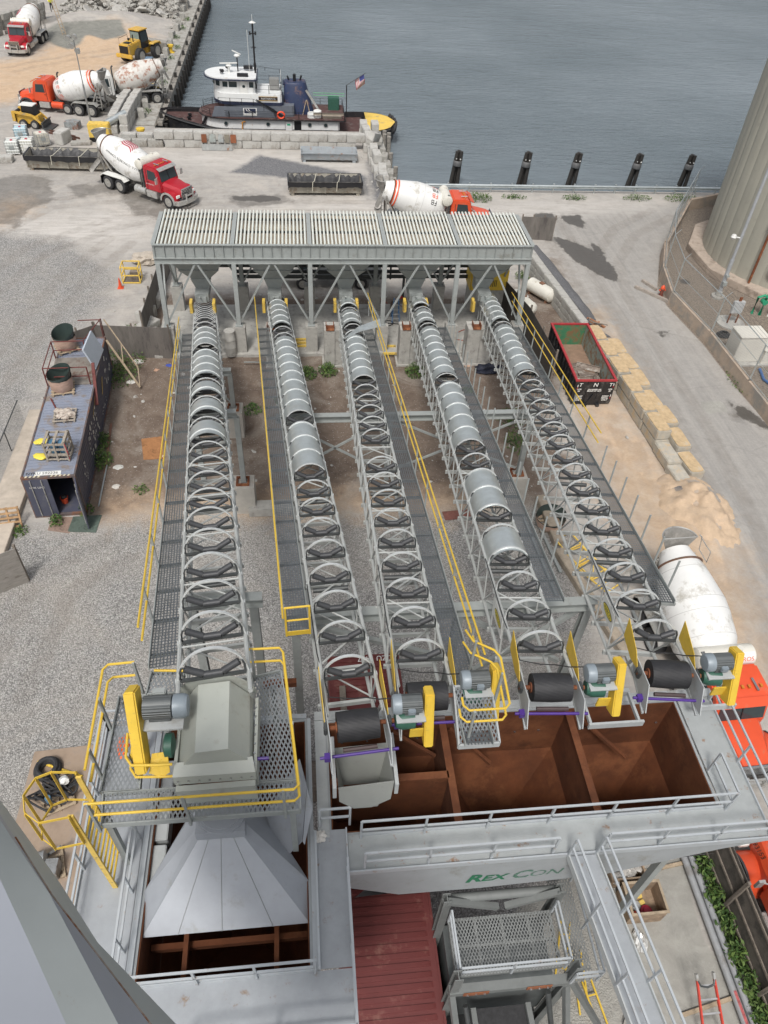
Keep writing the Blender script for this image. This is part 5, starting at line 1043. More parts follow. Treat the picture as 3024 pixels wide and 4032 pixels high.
    ld = MB(); [ld.beam((-3.7+dx, 1.0, .7), (-3.75+dx, .95, 3.0), .04) for dx in (0, .4)]; [ld.beam((-3.7, 1.0, .9+i*.3), (-3.3, 1.0, .9+i*.3), .03) for i in range(7)]; ld.build('rear_ladder', SILV, t)
    pf = MB(); pf.path([(-3.9, .9, 3.9), (-3.3, .9, 3.9), (-3.2, 1.15, 3.6), (-3.2, 1.2, 3.0), (-3.9, 1.2, 3.0), (-3.95, 1.1, 3.7), (-3.9, .9, 3.9)], .02, 5); pf.build('platform_rail', SILV, t)
    return t
def at(px, ang, lx, ly): # place truck so that local (lx,ly) sits on world xy px
    c, s = math.cos(ang)*1.07, math.sin(ang)*1.07; return (px[0]-c*lx+s*ly, px[1]-s*lx-c*ly, 0)
BK = M('mark_black', (.02, .02, .02), .5)
ang = R(-36); tr = mixer('red-cab mixer truck with white drum discharging into the long black-lined box', at((-9.95, 64.5), ang, 3.75, 0), ang, REDP, stripes='flag',
      marks={'ang': R(62), 'sg': 1, 'ysg': -1, 'text': [('A U.S. CONCRETE COMPANY', .38, R(20), .25, 1, BK)]})
text_mb('93064', .2, (4.53, -.98, .58), (0.3, 1, 0), (0, 0, 1), off=.03).build('lettering', BK, [o for o in bpy.data.objects if o.parent == tr and o.name.startswith('bumper')][0], fixn=False, smooth=False)
text_mb('U.S. CONCRETE', .12, (1.95, -1.04, 1.45), (1, 0, 0), (0, 0, 1), off=.012).build('lettering', WHITE, [o for o in bpy.data.objects if o.parent == tr and o.name.startswith('cab')][0], fixn=False, smooth=False)
ang = R(-95); mixer('red-cab mixer truck facing the camera beside the sand pile and the leaning ladder', at((-33.7, 109.2), ang, 3.75, 0), ang, REDP, stripes='flag', marks={'ang': R(15), 'sg': 1})
ang = R(167); tr = mixer('orange-cab mixer truck seen side-on behind the light mast, three rear axles', at((-27.3, 89.0), ang, 3.75, 0), ang, ORANGE, tank=False, stripes='rings', step_axle=True, barrel=1,
      marks={'text': [('FB', .16, R(180-20*j+18), .42, 1, BK if j % 2 else ORS) for j in range(5)], 'ysg': -1})
RUSTY = M('rusty_white_drum', (.6, .58, .54), .6, 0, .1, 2, dirt=(.30, .11, .05), damt=.42, dscale=1.8)
ang = R(196); mixer('mixer truck with a rust-stained white drum parked behind the orange-cab truck', (-17.9, 91.6, 0), ang, WHITE, tank=False, drummat=RUSTY, chute=False)
ang = R(0); tr = mixer('orange-cab mixer truck half hidden behind the right part of the hopper row', at((13.2, 59.6), ang, 2.2, 0), ang, ORANGE, stripes='rings', marks={'text': [('FB', .24, R(90-24*j+10), .5, 1, BK if j % 2 else ORS) for j in range(4)], 'ysg': -1})
ang = R(-88); tr = mixer('large white mixer drum and orange cab standing beside the right bins', (15.9, 16.2, 0), ang, ORANGE, marks={})
text_mb('NDA BROS.', .34, (.62, .1, 2.74), (0, 1, .0), (0, 0, 1), off=0).build('lettering', ORS, tr, fixn=False) if 0 else None
tk_ = [o for o in bpy.data.objects if o.parent == tr and o.name.startswith('water_tank')][0]
MB().add([Vector((1.0+math.cos(a)*.395, y, 2.72+math.sin(a)*.395)) for y in (-.35, 1.0) for a in [R(-10+i*11) for i in range(8)]], [(i, i+1, 9+i, 8+i) for i in range(7)]).build('name_panel', WHITE, tk_, fixn=False)
def wtank(x, y): a = R(28)+y/.4; return Vector((1.0+math.cos(a)*.402, .28+x, 2.72+math.sin(a)*.402))
text_mb('RALDA BROS.', .24, (0, 0, 0), (1, 0, 0), (0, 1, 0), wrap=lambda x, y: wtank(x, y)).build('lettering', ORS, tk_, fixn=False, smooth=False)
text_mb('93039', .18, (0, 0, 0), (1, 0, 0), (0, 1, 0), wrap=lambda x, y: wtank(x, y-.2)).build('lettering', ORS, tk_, fixn=False, smooth=False)
ang = R(90); tr = mixer('orange mixer truck cut off by the right edge behind the plywood fence', (15.45, 3.9, 0), ang, ORANGE, marks={})
hd_ = [o for o in bpy.data.objects if o.parent == tr and o.name.startswith('hood')][0]
text_mb('93153', .22, (4.1, .7, 1.52), (-1, -.1, .1), (0, -.6, .8), off=.03).build('lettering', BK, hd_, fixn=False, smooth=False)
# white service truck under the hoppers
t = thing('flatbed_truck', 'white flatbed truck parked in the shadow behind the hopper legs', 'truck', (2.8, 50.6, 0), R(180), None)
for x, rr in ((2.6, .45), (-1.6, .45)):
    for y in (-.85, .85): wheel(t, x, y, 1 if y > 0 else -1, rr, .28)
MB().prism([(1.6, .7), (4.3, .7), (4.3, 1.25), (3.3, 1.4), (2.9, 2.2), (1.7, 2.25)], -.98, .98, 'y').build('cab', WHITE, t, bevel=.06)
MB().plate([(3.33, -.85, 1.45), (3.33, .85, 1.45), (2.96, .8, 2.15), (2.96, -.8, 2.15)], .02, nrm=(1, 0, .4)).b2(1.9, 2.8, -1.0, 1.0, 1.5, 2.1).build('glazing', GLASS, t)
MB().b2(-3.2, 1.5, -1.05, 1.05, .85, 1.0).b2(-3.2, 1.5, -1.05, -1.0, 1.0, 1.4).b2(-3.2, 1.5, 1.0, 1.05, 1.0, 1.4).build('bed', DARKST, t)
# ---- wheel loader ----
LY = M('loader_yellow', (.62, .38, .06), .45, 0, .1, 2, dirt=(.32, .25, .15), damt=.3)
ang = R(62); t = thing('wheel_loader', 'yellow wheel loader seen from behind on the sand, bucket pointing to the quay', 'wheel loader', (-18.9, 108.8, 0), ang)
for x in (-1.55, 1.7):
    for y in (-1.1, 1.1): wheel(t, x, y, 1 if y > 0 else -1, .82, .62)
MB().prism([(-3.1, 1.0), (-3.1, 2.1), (-.6, 2.35), (-.6, .8)], -.75, .75, 'y').build('engine_hood', LY, t, bevel=.08); MB().b2(-3.35, -3.0, -1.15, 1.15, .75, 1.15).build('counterweight', LY, t, bevel=.06)
MB().b2(-3.13, -3.105, -.62, .62, 1.2, 2.0).build('radiator_grille', BLACK, t); MB().b2(-2.6, -1.9, -.4, .4, 2.2, 2.235).build('hood_vent', BLACK, t)
cbo = MB().prism([(-.65, 1.3), (-.65, 3.2), (.85, 3.2), (1.05, 2.2), (.9, 1.3)], -.72, .72, 'y').build('cab', BLACK, t, bevel=.05); MB().b2(-.75, 1.0, -.8, .8, 3.2, 3.32).build('cab_roof', LY, cbo, bevel=.03)
for s_ in (-1, 1): MB().plate([(-.5, s_*.735, 2.0), (.8, s_*.735, 2.0), (.7, s_*.735, 3.05), (-.5, s_*.735, 3.05)], .01, nrm=(0, s_, 0)).build('side_window', GLASS, cbo)
MB().plate([(-.665, -.6, 2.2), (-.665, .6, 2.2), (-.665, .6, 3.05), (-.665, -.6, 3.05)], .01, nrm=(-1, 0, 0)).build('rear_window', M('pale_glass', (.2, .26, .25), .1), cbo)
MB().b2(-1.6, -1.3, .3, .45, 2.3, 2.5).tube((-1.6, -.4, 2.2), (-1.6, -.4, 3.0), .07, 8).build('exhaust', BLACK, t); MB().path([(-2.9, .7, 2.1), (-2.9, .7, 2.7), (-1.2, .7, 2.8), (-1.2, .7, 2.2)], .025, 5).path([(-2.9, -.7, 2.1), (-2.9, -.7, 2.7), (-2.4, -.7, 2.8), (-2.4, -.7, 2.2)], .025, 5).build('guard_rail', BLACK, t)
for s_ in (-1, 1):
    MB().prism([(.9, 1.6), (1.1, 1.75), (2.4, 1.75), (2.6, 1.45), (2.5, 1.4), (2.3, 1.65), (1.15, 1.65)], s_*.75, s_*1.4, 'y').build('front_fender', LY, t); MB().beam((1.0, s_*.45, 1.9), (3.6, s_*.45, .8), .14, .3).build('lift_arm', LY, t)
MB().b2(.7, 2.4, -.45, .45, .6, 1.5).build('front_frame', LY, t); MB().prism([(3.5, .15), (4.9, .1), (4.9, .16), (3.65, .3), (3.6, 1.3), (3.85, 1.5), (3.75, 1.55), (3.45, 1.3)], -1.5, 1.5, 'y').build('bucket', CHUTE, t)
# ---- skid steer ----
ang = R(-12); t = thing('skid_steer', 'small yellow skid steer loader with a white roof beside the liquid totes', 'loader', (-26.2, 83.2, 0), ang)
for x in (-.5, .65):
    for y in (-.7, .7): wheel(t, x, y, 1 if y > 0 else -1, .40, .26)
MB().b2(-1.3, 1.1, -.5, .5, .35, 1.2).build('body', LY, t, bevel=.05); MB().b2(-1.45, -1.2, -.6, .6, .5, 1.4).build('rear_door', BLACK, t, bevel=.03)
co = MB().prism([(-.6, 1.2), (-.5, 2.0), (.65, 2.0), (.95, 1.0)], -.45, .45, 'y').build('cab', BLACK, t, bevel=.03); MB().b2(-.7, .75, -.52, .52, 2.0, 2.08).build('cab_roof', WHITE, co, bevel=.02)
for s_ in (-1, 1): MB().beam((-1.3, s_*.72, 1.45), (.6, s_*.72, 1.25), .1, .22).beam((.6, s_*.72, 1.25), (1.5, s_*.72, .45), .1, .2).beam((-1.35, s_*.72, .6), (-1.3, s_*.72, 1.5), .14, .3).build('lift_arm', LY, t)
MB().prism([(1.45, .08), (2.3, .06), (2.3, .12), (1.6, .2), (1.55, .6), (1.7, .8), (1.4, .7)], -.9, .9, 'y').build('bucket', DARKST, t)
# ---- tanks: propane, light tower, generator ----
for x, y, a, lb in ((17.5, 48.4, R(-58), 'white horizontal gas tank lying on the dirt inside the block wall'), (15.7, 46.6, R(-70), 'white gas tank half hidden behind the dark board fence and hopper leg')):
    t = thing('gas_tank', lb, 'gas tank', (x, y, 0), a, 'white gas tanks on the dirt'); MB().lathe((-1.35, 0, .62), (1.35, 0, .62), [(0, .05), (.03, .3), (.10, .5), (.9, .5), (.97, .3), (1, .05)], 24).build('vessel', TANKW, t)
    [MB().b2(*q).build(n_m, M('saddle_rust', (.2, .1, .06), .7), t) for n_m, q in (('saddle', (-.9, -.75, -.35, .35, 0, .3)), ('saddle', (.75, .9, -.35, .35, 0, .3)), ('valve_cover', (-.2, .15, -.15, .15, 1.1, 1.18)))]
t = thing('light_tower', 'tall thin lighting mast with floodlights standing behind the yellow generator', 'light tower', (-19.9, 81.0, 0))
MB().tube((0, 0, 0), (0, 0, 4.5), .09, 8).tube((0, 0, 4.5), (0, 0, 8.4), .05, 8).build('mast', M('mast_grey', (.35, .36, .36), .4, .6), t)
for x, z in ((-.35, 8.5), (.25, 8.6), (-.15, 7.9), (.3, 7.5)):
    MB().lathe((x, 0, z), (x-.1, -.35, z-.15), [(0, .08), (.5, .2), (1, .28)], 14).build('floodlight', SILV, t)
MB().beam((-.4, 0, 8.35), (.35, 0, 8.35), .05).build('crossbar', DARKST, t)
t = thing('generator', 'yellow diesel generator cabinet on the ground behind the poured concrete trough', 'generator', (-18.9, 79.6, 0)); MB().b2(-1.0, 1.0, -.5, .5, .35, 1.6).build('cabinet', YELD, t, bevel=.06); MB().b2(-.35, -.1, -.51, -.5, .9, 1.1).build('label', BLACK, t)
MB().b2(-1.0, 1.0, -.55, .55, .15, .34).tube((-.6, -.6, .2), (-.6, .6, .2), .2, 12).build('base', BLACK, t)
t = thing('generator', 'yellow louvred power unit behind the right end of the hopper row', 'generator', (12.9, 46.9, 1.8)); MB().b2(-1.3, 1.3, -.8, .8, 0, 1.5).build('cabinet', YEL, t, bevel=.05)
mb = MB(); [mb.b2(-.6+i*.12, -.55+i*.12, -.815, -.8, .3, .8) for i in range(10)]; mb.build('louvre', BLACK, t); MB().b2(-1.2, 1.2, -.7, .7, -1.6, 0).build('plinth', CONC, t)
# ================= TUGBOAT =================
HULL = M('hull_black', (.022, .022, .025), .5, 0, .3, 2, dirt=(.09, .08, .07), damt=.3); NAVY = M('navy_paint', (.018, .025, .055), .45, 0, .15, 2, dirt=(.10, .11, .13), damt=.25)
TGREY = M('tug_grey', (.13, .145, .17), .5, 0, .1, 2, dirt=(.22, .22, .22), damt=.15); TWH = M('tug_white', (.72, .73, .72), .4, 0, .05, 2, dirt=(.5, .42, .33), damt=.14, dscale=3); DKR = M('deck_red', (.085, .042, .038), .8, 0, .2, 2, dirt=(.15, .12, .11), damt=.3)
tug = thing('tugboat', 'black-hulled harbour tug with white wheelhouse and navy funnel moored behind the block wall', 'tugboat', (-1.6, 87.9, WZ+.35), 0)
# local: x towards the stern (+x), bow at -x ; z=0 waterline.  length 24.5 m
Z1 = 1.35
def hw(x):  # half breadth
    u = (x+12.6)/25.2
    return 3.45*min(1, (max(u, 0)/.26)**.55)*(1 if u < .82 else max(.0, 1-((u-.82)/.18)**2.4)**.5)
def shr(x): u = (x+12.6)/25.2; return Z1+1.5*max(0, (.42-u)/.42)**1.8+.25*max(0, (u-.7)/.3)
N = 40; xs_ = [-12.6+25.2*i/N for i in range(N+1)]; xs_[0] += .02; xs_[-1] -= .01
V_ = []; 
for x in xs_:
    h = max(hw(x), .04); s = shr(x)
    V_ += [(x*.97, -h*.72, -1.2), (x*.99, -h*.95, .2), (x, -h, s), (x, -h*.97, s), (x, -h*.97, s-.75), (x, h*.97, s-.75), (x, h*.97, s), (x, h, s), (x*.99, h*.95, .2), (x*.97, h*.72, -1.2)]
mb = MB(); fs = []
for i in range(N):
    for j in (0, 1, 2, 3, 5, 6, 7, 8): fs.append((i*10+j, i*10+j+1, (i+1)*10+j+1, (i+1)*10+j))
fs += [tuple(range(0, 10)), tuple(range(N*10, N*10+10))]
V_ = [(x, y, z-.35 if z < 1 else z) for x, y, z in V_]; mb.add(V_, fs).build('hull', HULL, tug, fixn=True)
mb = MB(); mb.add([p for x in xs_ for p in ((x, -max(hw(x), .04)*.96, shr(x)-.72), (x, max(hw(x), .04)*.96, shr(x)-.72))], [(2*i, 2*i+1, 2*i+3, 2*i+2) for i in range(N)]); mb.build('deck', DKR, tug, fixn=False)
mb = MB(); mb.path([(x, -hw(x)-.06, shr(x)-.25) for x in xs_[1:-1]], .13, 6); mb.path([(x, hw(x)+.06, shr(x)-.25) for x in xs_[1:-1]], .13, 6); mb.build('rubbing_strake', RUBBER, tug)
xs2 = [x for x in xs_ if x >= 9.4]
mb = MB(); mb.add([p for x in xs2 for p in ((x, -hw(x)*.95, shr(x)+.0), (x, hw(x)*.95, shr(x)+.0))], [(2*i, 2*i+1, 2*i+3, 2*i+2) for i in range(len(xs2)-1)]); mb.build('aft_deck_plate', M('stern_yellow', (.72, .50, .10), .7, 0, .1, 3, dirt=(.4, .3, .15), damt=.3), tug, fixn=False)
def ts(cx, cy, z, r_=.42, pr=.16): return MB().path([(cx+math.cos(a)*r_, cy, z+math.sin(a)*r_) for a in [2*math.pi*i/14 for i in range(14)]], pr, 8, closed=True)
for i in range(6):
    a = -1.2+i*.45; x = 12.3+.35*math.cos(a)-.2*abs(a); y = -2.2*math.sin(a)
    MB().path([(x+.05+math.cos(q)*.08, y+math.sin(q)*.42, Z1-.1+math.cos(q)*.42) for q in [2*math.pi*k/12 for k in range(12)]], .15, 7, closed=True).build('tyre_fender', RUBBER, tug)
def dh(x0, x1, y, z0, z1, mat, nm, rb=1.2, rf=1.5):   # deckhouse with rounded bow end
    poly = [(x1, -y+.2), (x1, y-.2), (x1-.2, y), (x0+rf, y)]+[(x0+rf-rf*math.sin(a), y*math.cos(a)) for a in [math.pi*i/12 for i in range(1, 12)]]+[(x0+rf, -y), (x1-.2, -y)]
    return MB().prism(poly, z0, z1).build(nm, mat, tug)
d1 = dh(-8.3, 6.4, 2.35, .6, 2.75, TWH, 'deckhouse', rf=3.0); dh(-8.36, 6.46, 2.41, .6, 1.15, HULL, 'deckhouse_base', rf=3.0)
dh(-8.5, 7.0, 2.6, 2.78, 2.9, DKR, 'boat_deck', rf=3.2); dh(-8.56, 7.06, 2.64, 2.62, 2.77, HULL, 'deck_edge', rf=3.2)
d2 = dh(-5.8, 1.6, 1.9, 2.92, 4.6, TGREY, 'lower_superstructure', rf=1.8)
[MB().prism([(-6.6, 4.5), (-1.2, 4.5), (.6, 2.95), (-7.0, 2.95)], a, a+.08, 'y').build('side_screen', TGREY, tug) for a in (-2.38, 2.3)]
dh(-6.8, .5, 1.95, 4.62, 5.05, NAVY, 'navy_band', rf=1.7); d3 = dh(-6.75, .35, 1.9, 5.05, 6.25, TWH, 'bridge_deckhouse', rf=1.7)
wh = dh(-6.7, -2.4, 1.75, 6.25, 8.3, TWH, 'wheelhouse', rf=1.6); dh(-7.5, -2.2, 2.1, 8.32, 8.6, TWH, 'wheelhouse_roof', rf=2.0); dh(-7.62, -2.1, 2.16, 8.22, 8.42, NAVY, 'roof_brim', rf=2.05)
for s_ in (-1, 1):
    for x0, x1 in ((-5.0, -4.2), (-2.95, -2.5)): MB().b2(x0, x1, s_*1.76-.01, s_*1.76+.01, 7.15, 7.95).build('window', GLASS, wh)
    MB().b2(-3.95, -3.1, s_*1.77-.02, s_*1.77+.02, 5.6, 8.1).build('door', WHITE, wh, bevel=.08); MB().lathe((-3.5, s_*1.80-.01, 7.3), (-3.5, s_*1.80+.01, 7.3), [(0, .18), (1, .18)], 16).build('porthole', GLASS, wh)
    for hz, px_ in ((2.1, (-5.6, -1.2, 3.2, 4.9)),):
        for x in px_:
            MB().lathe((x, s_*2.37, 1.95), (x, s_*2.42, 1.95), [(0, .27), (1, .27)], 18).build('porthole_rim', SILV, d1); MB().lathe((x, s_*2.421, 1.95), (x, s_*2.43, 1.95), [(0, .21), (1, .21)], 18).build('porthole', GLASS, d1)
    MB().lathe((-1.4, s_*1.91-.01, 5.65), (-1.4, s_*1.93+.01, 5.65), [(0, .22), (1, .22)], 16).build('porthole', GLASS, d3)
    MB().b2(1.55, 2.3, s_*2.35-.03, s_*2.35+.03, .7, 2.5).build('doorway', BLACK, d1); MB().b2(.6, 1.35, s_*2.39-.04, s_*2.39+.04, .8, 2.45).build('door', TWH, d1, bevel=.08); MB().b2(.8, 1.15, s_*2.44-.005, s_*2.44+.005, 1.8, 2.1).build('door_sign', M('exit_green', (.05, .35, .2), .5), d1)
for a in (100, 130, 160, 180, 200, 230, 260):
    x = -6.7+1.6-1.62*math.sin(R(a-90)); y = 1.75*math.cos(R(a-90)); y = y if abs(y) < 1.74 else 1.74*(1 if y > 0 else -1)
    MB().box((x-.02, y*1.005, 7.55), (.03, .5, .75), math.atan2(1.75*math.sin(R(a-90))*0-y*.9, -(x+5.1)) if abs(x+5.1) > .05 else R(90)).build('front_window', GLASS, wh)
board = MB().b2(-.75, 1.35, -1.99, -1.93, 5.1, 5.55).build('name_board', M('board_dark', (.03, .02, .02), .4), d3) if 0 else MB().b2(-2.05, -.1, -1.96, -1.91, 5.3, 5.95).build('name_board', M('board_dark', (.03, .02, .02), .4), d3)
GOLD = M('gold_letters', (.70, .50, .22), .5)
MB().b2(-2.05, -.1, -1.965, -1.962, 5.3, 5.36).b2(-2.05, -.1, -1.965, -1.962, 5.89, 5.95).build('board_trim', GOLD, board)
text_mb('NATHAN G', .33, (-1.07, -1.965, 5.62), (1, 0, 0), (0, 0, 1), off=.004).build('lettering', WHITE, board, fixn=False, smooth=False)
logo = MB().b2(-3.7, -2.3, -2.42, -2.39, 3.2, 4.35).build('logo_panel', WHITE, tug); MB().b2(-3.6, -2.4, -2.43, -2.421, 3.55, 4.3).build('logo_field', NAVY, logo)
mb = MB()
for k in range(2):
    for i in range(8):
        f = lambda u, k=k: (-3.45+k*.25+.75*u+.1*k*u, 4.25-.75*u**.45-.0)
        (xa, za), (xb, zb_) = f(i/8), f((i+1)/8); mb.add([(xa, -2.435, za), (xb, -2.435, zb_), (xb+.08, -2.435, zb_), (xa+.08, -2.435, za)], [(0, 1, 2, 3)])
mb.build('logo_swoosh', WHITE, logo, fixn=False)
text_mb('REED MARITIME\nTOWING', .14, (-3.0, -2.425, 3.38), (1, 0, 0), (0, 0, 1), off=.004).build('lettering', NAVY, logo, fixn=False, smooth=False) if 0 else None
MB().path([(.2+math.cos(a)*.42, -2.55, 3.45+math.sin(a)*.42) for a in [2*math.pi*i/18 for i in range(18)]], .11, 8, closed=True).build('life_ring', M('life_ring_red', (.75, .08, .03), .5), tug)
# funnel
fn = MB(); P = []
for z, x0, x1, y in ((2.9, 1.75, 6.1, 1.05), (7.3, 1.9, 5.0, .95), (7.6, 2.0, 4.9, .85)):
    P += [(x0, -y*.6, z), (x0+.4, -y, z), (x1-.5, -y, z), (x1, -y*.6, z), (x1, y*.6, z), (x1-.5, y, z), (x0+.4, y, z), (x0, y*.6, z)]
fn.add(P, [(k*8+i, k*8+(i+1) % 8, k*8+8+(i+1) % 8, k*8+8+i) for k in (0, 1) for i in range(8)]+[tuple(range(16, 24))]); fn.build('funnel', M('funnel_navy', (.022, .035, .085), .5, 0, .15, 1.5, dirt=(.16, .10, .09), damt=.3, dscale=1), tug, angle=60)
[MB().tube((x, y, 7.6), (x2, y, z), r_, 12).build('exhaust_pipe', BLACK, tug) for x, y, x2, z, r_ in ((3.4, 0, 3.4, 8.6, .22), (4.2, .3, 4.4, 8.3, .13), (2.6, .3, 2.4, 8.2, .12))]
MB().b2(1.7, 1.9, -.8, .8, 7.2, 7.45).build('funnel_lip', NAVY, tug)
# roof gear
MB().tube((-5.0, 0, 8.6), (-5.0, 0, 9.9), .12, 8).box((-5.0, -.1, 9.9), (2.1, .16, .12), R(8)).lathe((-5.0, 0, 9.5), (-5.0, 0, 9.75), [(0, .3), (.5, .36), (1, .2)], 12).build('radar_scanner', WHITE, tug)
MB().tube((-4.1, .4, 8.6), (-4.1, .4, 10.8), .08, 8).build('radar_mast', BLACK, tug); MB().lathe((-4.1, .4, 10.8), (-4.1, .4, 11.1), [(0, .3), (.5, .36), (1, .2)], 12).box((-4.15, .4, 11.3), (1.1, .12, .1), Matrix.Rotation(R(25), 3, 'Y')).build('radar_scanner', WHITE, tug)
mb = MB().tube((-2.3, 0, 6.2), (-2.3, 0, 15.6), .09, 8); mb.box((-2.3, 0, 14.2), (.7, .12, .12)).box((-2.3, 0, 12.3), (.5, .12, .12)).tube((-2.6, 0, 14.0), (-2.6, 0, 14.5), .08, 6).tube((-2.05, 0, 14.0), (-2.05, 0, 14.5), .08, 6).tube((-2.3, 0, 9), (-2.3, 0, 10), .14, 8); mb.build('mast', BLACK, tug)
MB().lathe((-2.3, 0, 15.7), (-2.3, 0, 15.9), [(0, .35), (1, .1)], 12).tube((-2.3, 0, 15.9), (-2.3, 0, 16.8), .02, 5).build('antenna_dome', WHITE, tug); MB().tube((-2.9, .3, 8.6), (-2.9, .3, 14.6), .02, 5).tube((.3, -.5, 6.3), (.3, -.5, 9.4), .02, 5).build('whip_antenna', WHITE, tug)
MB().lathe((-5.9, -.5, 9.1), (-5.6, -.9, 9.1), [(0, .12), (1, .24)], 10).lathe((-5.3, .6, 9.1), (-5.0, .5, 9.1), [(0, .12), (1, .24)], 10).tube((-5.9, -.5, 8.6), (-5.9, -.5, 9.1), .04).build('searchlight', BLACK, tug); MB().b2(-4.2, -2.9, -1.6, -1.2, 8.6, 9.0).build('roof_locker', BLACK, tug); MB().b2(-3.6, -2.5, .6, 1.0, 8.9, 9.3).build('roof_locker', BLACK, tug)
MB().b2(-.9, .1, -.5, .5, 6.3, 7.9).build('vent_grille', M('vent_grey', (.25, .25, .24), .5, .2), tug, bevel=.05)
def trail(pts, h=1.0, n=3, r_=.03, mat=BLACK, nm='guard_rail', post=1.1):
    mb = MB(); pts = [Vector(p) for p in pts]
    for k in range(1, n+1):
        for a, b in zip(pts[:-1], pts[1:]): mb.tube(a+Vector((0, 0, h*k/n)), b+Vector((0, 0, h*k/n)), r_*.8, 5, cap=False)
    for a, b in zip(pts[:-1], pts[1:]):
        m_ = max(1, int((b-a).length/post))
        for i in range(m_+1): p = a.lerp(b, i/m_); mb.tube(p, p+Vector((0, 0, h)), r_, 5, cap=False)
    return mb.build(nm, mat, tug)
trail([(-5.2, -2.5, 2.9), (6.9, -2.5, 2.9), (6.9, 2.5, 2.9), (-5.2, 2.5, 2.9)], post=2.2, n=2); trail([(-8.1, -.9, 2.9), (-7.2, -1.9, 2.9), (-5.2, -2.5, 2.9)], n=3); trail([(-8.1, .9, 2.9), (-7.2, 1.9, 2.9), (-5.2, 2.5, 2.9)], n=3)
trail([(-2.2, -1.8, 6.27), (.3, -1.8, 6.27), (.3, 1.8, 6.27), (-2.2, 1.8, 6.27)], h=1.3, n=2); trail([(-2.9, 1.6, 8.6), (.2, 1.8, 8.0)], h=.5, n=1); trail([(-6.2, -2.1, 4.7), (-2.6, -2.35, 4.7), (-.5, -2.4, 3.3)], n=2); trail([(-11.5, -1.7, 1.9), (-8.4, -2.4, 1.6)], h=.01, n=1)
MB().beam((-2.3, -2.45, 5.5), (.6, -2.45, 2.95), .08).beam((-2.3, -2.0, 5.5), (.6, -2.0, 2.95), .08).build('stairway', BLACK, tug); MB().beam((-8.2, -1.3, 1.0), (-7.5, -1.6, 2.9), .06, .3).build('bow_stairs', BLACK, tug)
# aft gear
MB().tube((7.2, -.6, 2.9), (7.2, -.6, 7.4), .06, 6).tube((7.2, -.6, 7.4), (9.2, -.6, 9.3), .035, 6).build('stern_mast', BLACK, tug)
FL = bpy.data.materials.new('flag_cloth'); FL.use_nodes = True
nt = FL.node_tree; b = nt.nodes['Principled BSDF']; tcx = nt.nodes.new('ShaderNodeTexCoord'); sx = nt.nodes.new('ShaderNodeSeparateXYZ'); nt.links.new(tcx.outputs['UV'], sx.inputs[0])
def fm(op, a, v):
    n = nt.nodes.new('ShaderNodeMath'); n.operation = op
    for i, x in enumerate((a, v)):
        if isinstance(x, (int, float)): n.inputs[i].default_value = x
        else: nt.links.new(x, n.inputs[i])
    return n.outputs[0]
st = fm('LESS_THAN', fm('FRACT', fm('MULTIPLY', sx.outputs[1], 6.5), 0), .5); cn = fm('MULTIPLY', fm('LESS_THAN', sx.outputs[0], .42), fm('GREATER_THAN', sx.outputs[1], .46))
m1 = nt.nodes.new('ShaderNodeMix'); m1.data_type = 'RGBA'; nt.links.new(st, m1.inputs[0]); m1.inputs[6].default_value = (.6, .58, .55, 1); m1.inputs[7].default_value = (.35, .03, .05, 1)
m2 = nt.nodes.new('ShaderNodeMix'); m2.data_type = 'RGBA'; nt.links.new(cn, m2.inputs[0]); nt.links.new(m1.outputs[2], m2.inputs[6]); m2.inputs[7].default_value = (.03, .04, .16, 1); nt.links.new(m2.outputs[2], b.inputs['Base Color'])
mb = MB(); nx, ny = 8, 5
def fp(i, j): u, v = i/nx, j/ny; return Vector((9.1-1.0*(1-v)*.9+u*.15-.1, -.6+.15*math.sin(u*6+v*2), 9.1-.95*(1-v)-1.5*u))
for i in range(nx):
    for j in range(ny): mb.add([fp(i, j), fp(i+1, j), fp(i+1, j+1), fp(i, j+1)], [(0, 1, 2, 3)], [[(i/nx, j/ny), ((i+1)/nx, j/ny), ((i+1)/nx, (j+1)/ny), (i/nx, (j+1)/ny)]])
mb.build('ensign', FL, tug, fixn=False)
MB().b2(5.2, 6.6, .6, 1.8, 2.9, 4.6).build('deck_locker', GREEN, tug, bevel=.1); MB().lathe((4.1, -1.7, 2.9), (4.1, -1.7, 3.9), [(0, .5), (.9, .5), (1, .3)], 16).lathe((3.4, -1.75, 2.9), (3.4, -1.75, 3.5), [(0, .6), (1, .55)], 18).build('drum_container', WHITE, tug); MB().b2(3.6, 6.8, -2.45, -2.4, 3.5, 3.9).b2(4.6, 6.6, -2.2, -1.6, 2.9, 3.2).build('bench', M('bench_tan', (.35, .30, .24), .7), tug)
MB().tube((3.7, 1.7, 5.1), (7.1, 1.7, 5.1), .05, 6).tube((3.7, 1.5, 4.8), (7.1, 1.5, 4.8), .05, 6).build('tow_bar', M('green_bar', (.10, .35, .16), .5), tug); MB().beam((5.0, -.9, 6.6), (7.2, -.9, 2.9), .05, .3).build('funnel_ladder', SILV, tug); MB().beam((2.5, -1.3, 3.0), (2.9, -1.1, 5.2), .05, .06).beam((3.3, -1.3, 3.0), (2.95, -1.1, 5.2), .05, .06).build('step_ladder', WOODL, tug)
for x, y in ((9.1, -.6), (9.1, .6), (-9.6, -.5), (-9.6, .5), (-10.4, -1.0)): MB().tube((x, y, .7), (x, y, 1.9), .17, 12).tube((x, y, 1.8), (x, y, 1.9), .22, 12).build('bitt', BLACK, tug)
rp = MB(); random.seed(4)
for k in range(10): a0 = random.random()*6; rp.path([(10.4-.6+math.cos(a)*(.25+.06*k)*1.0, -.9+math.sin(a)*(.3+.05*k), 1.0+.05*k+.03*math.sin(3*a)) for a in [2*math.pi*i/16 for i in range(16)]], .05, 5, closed=True)
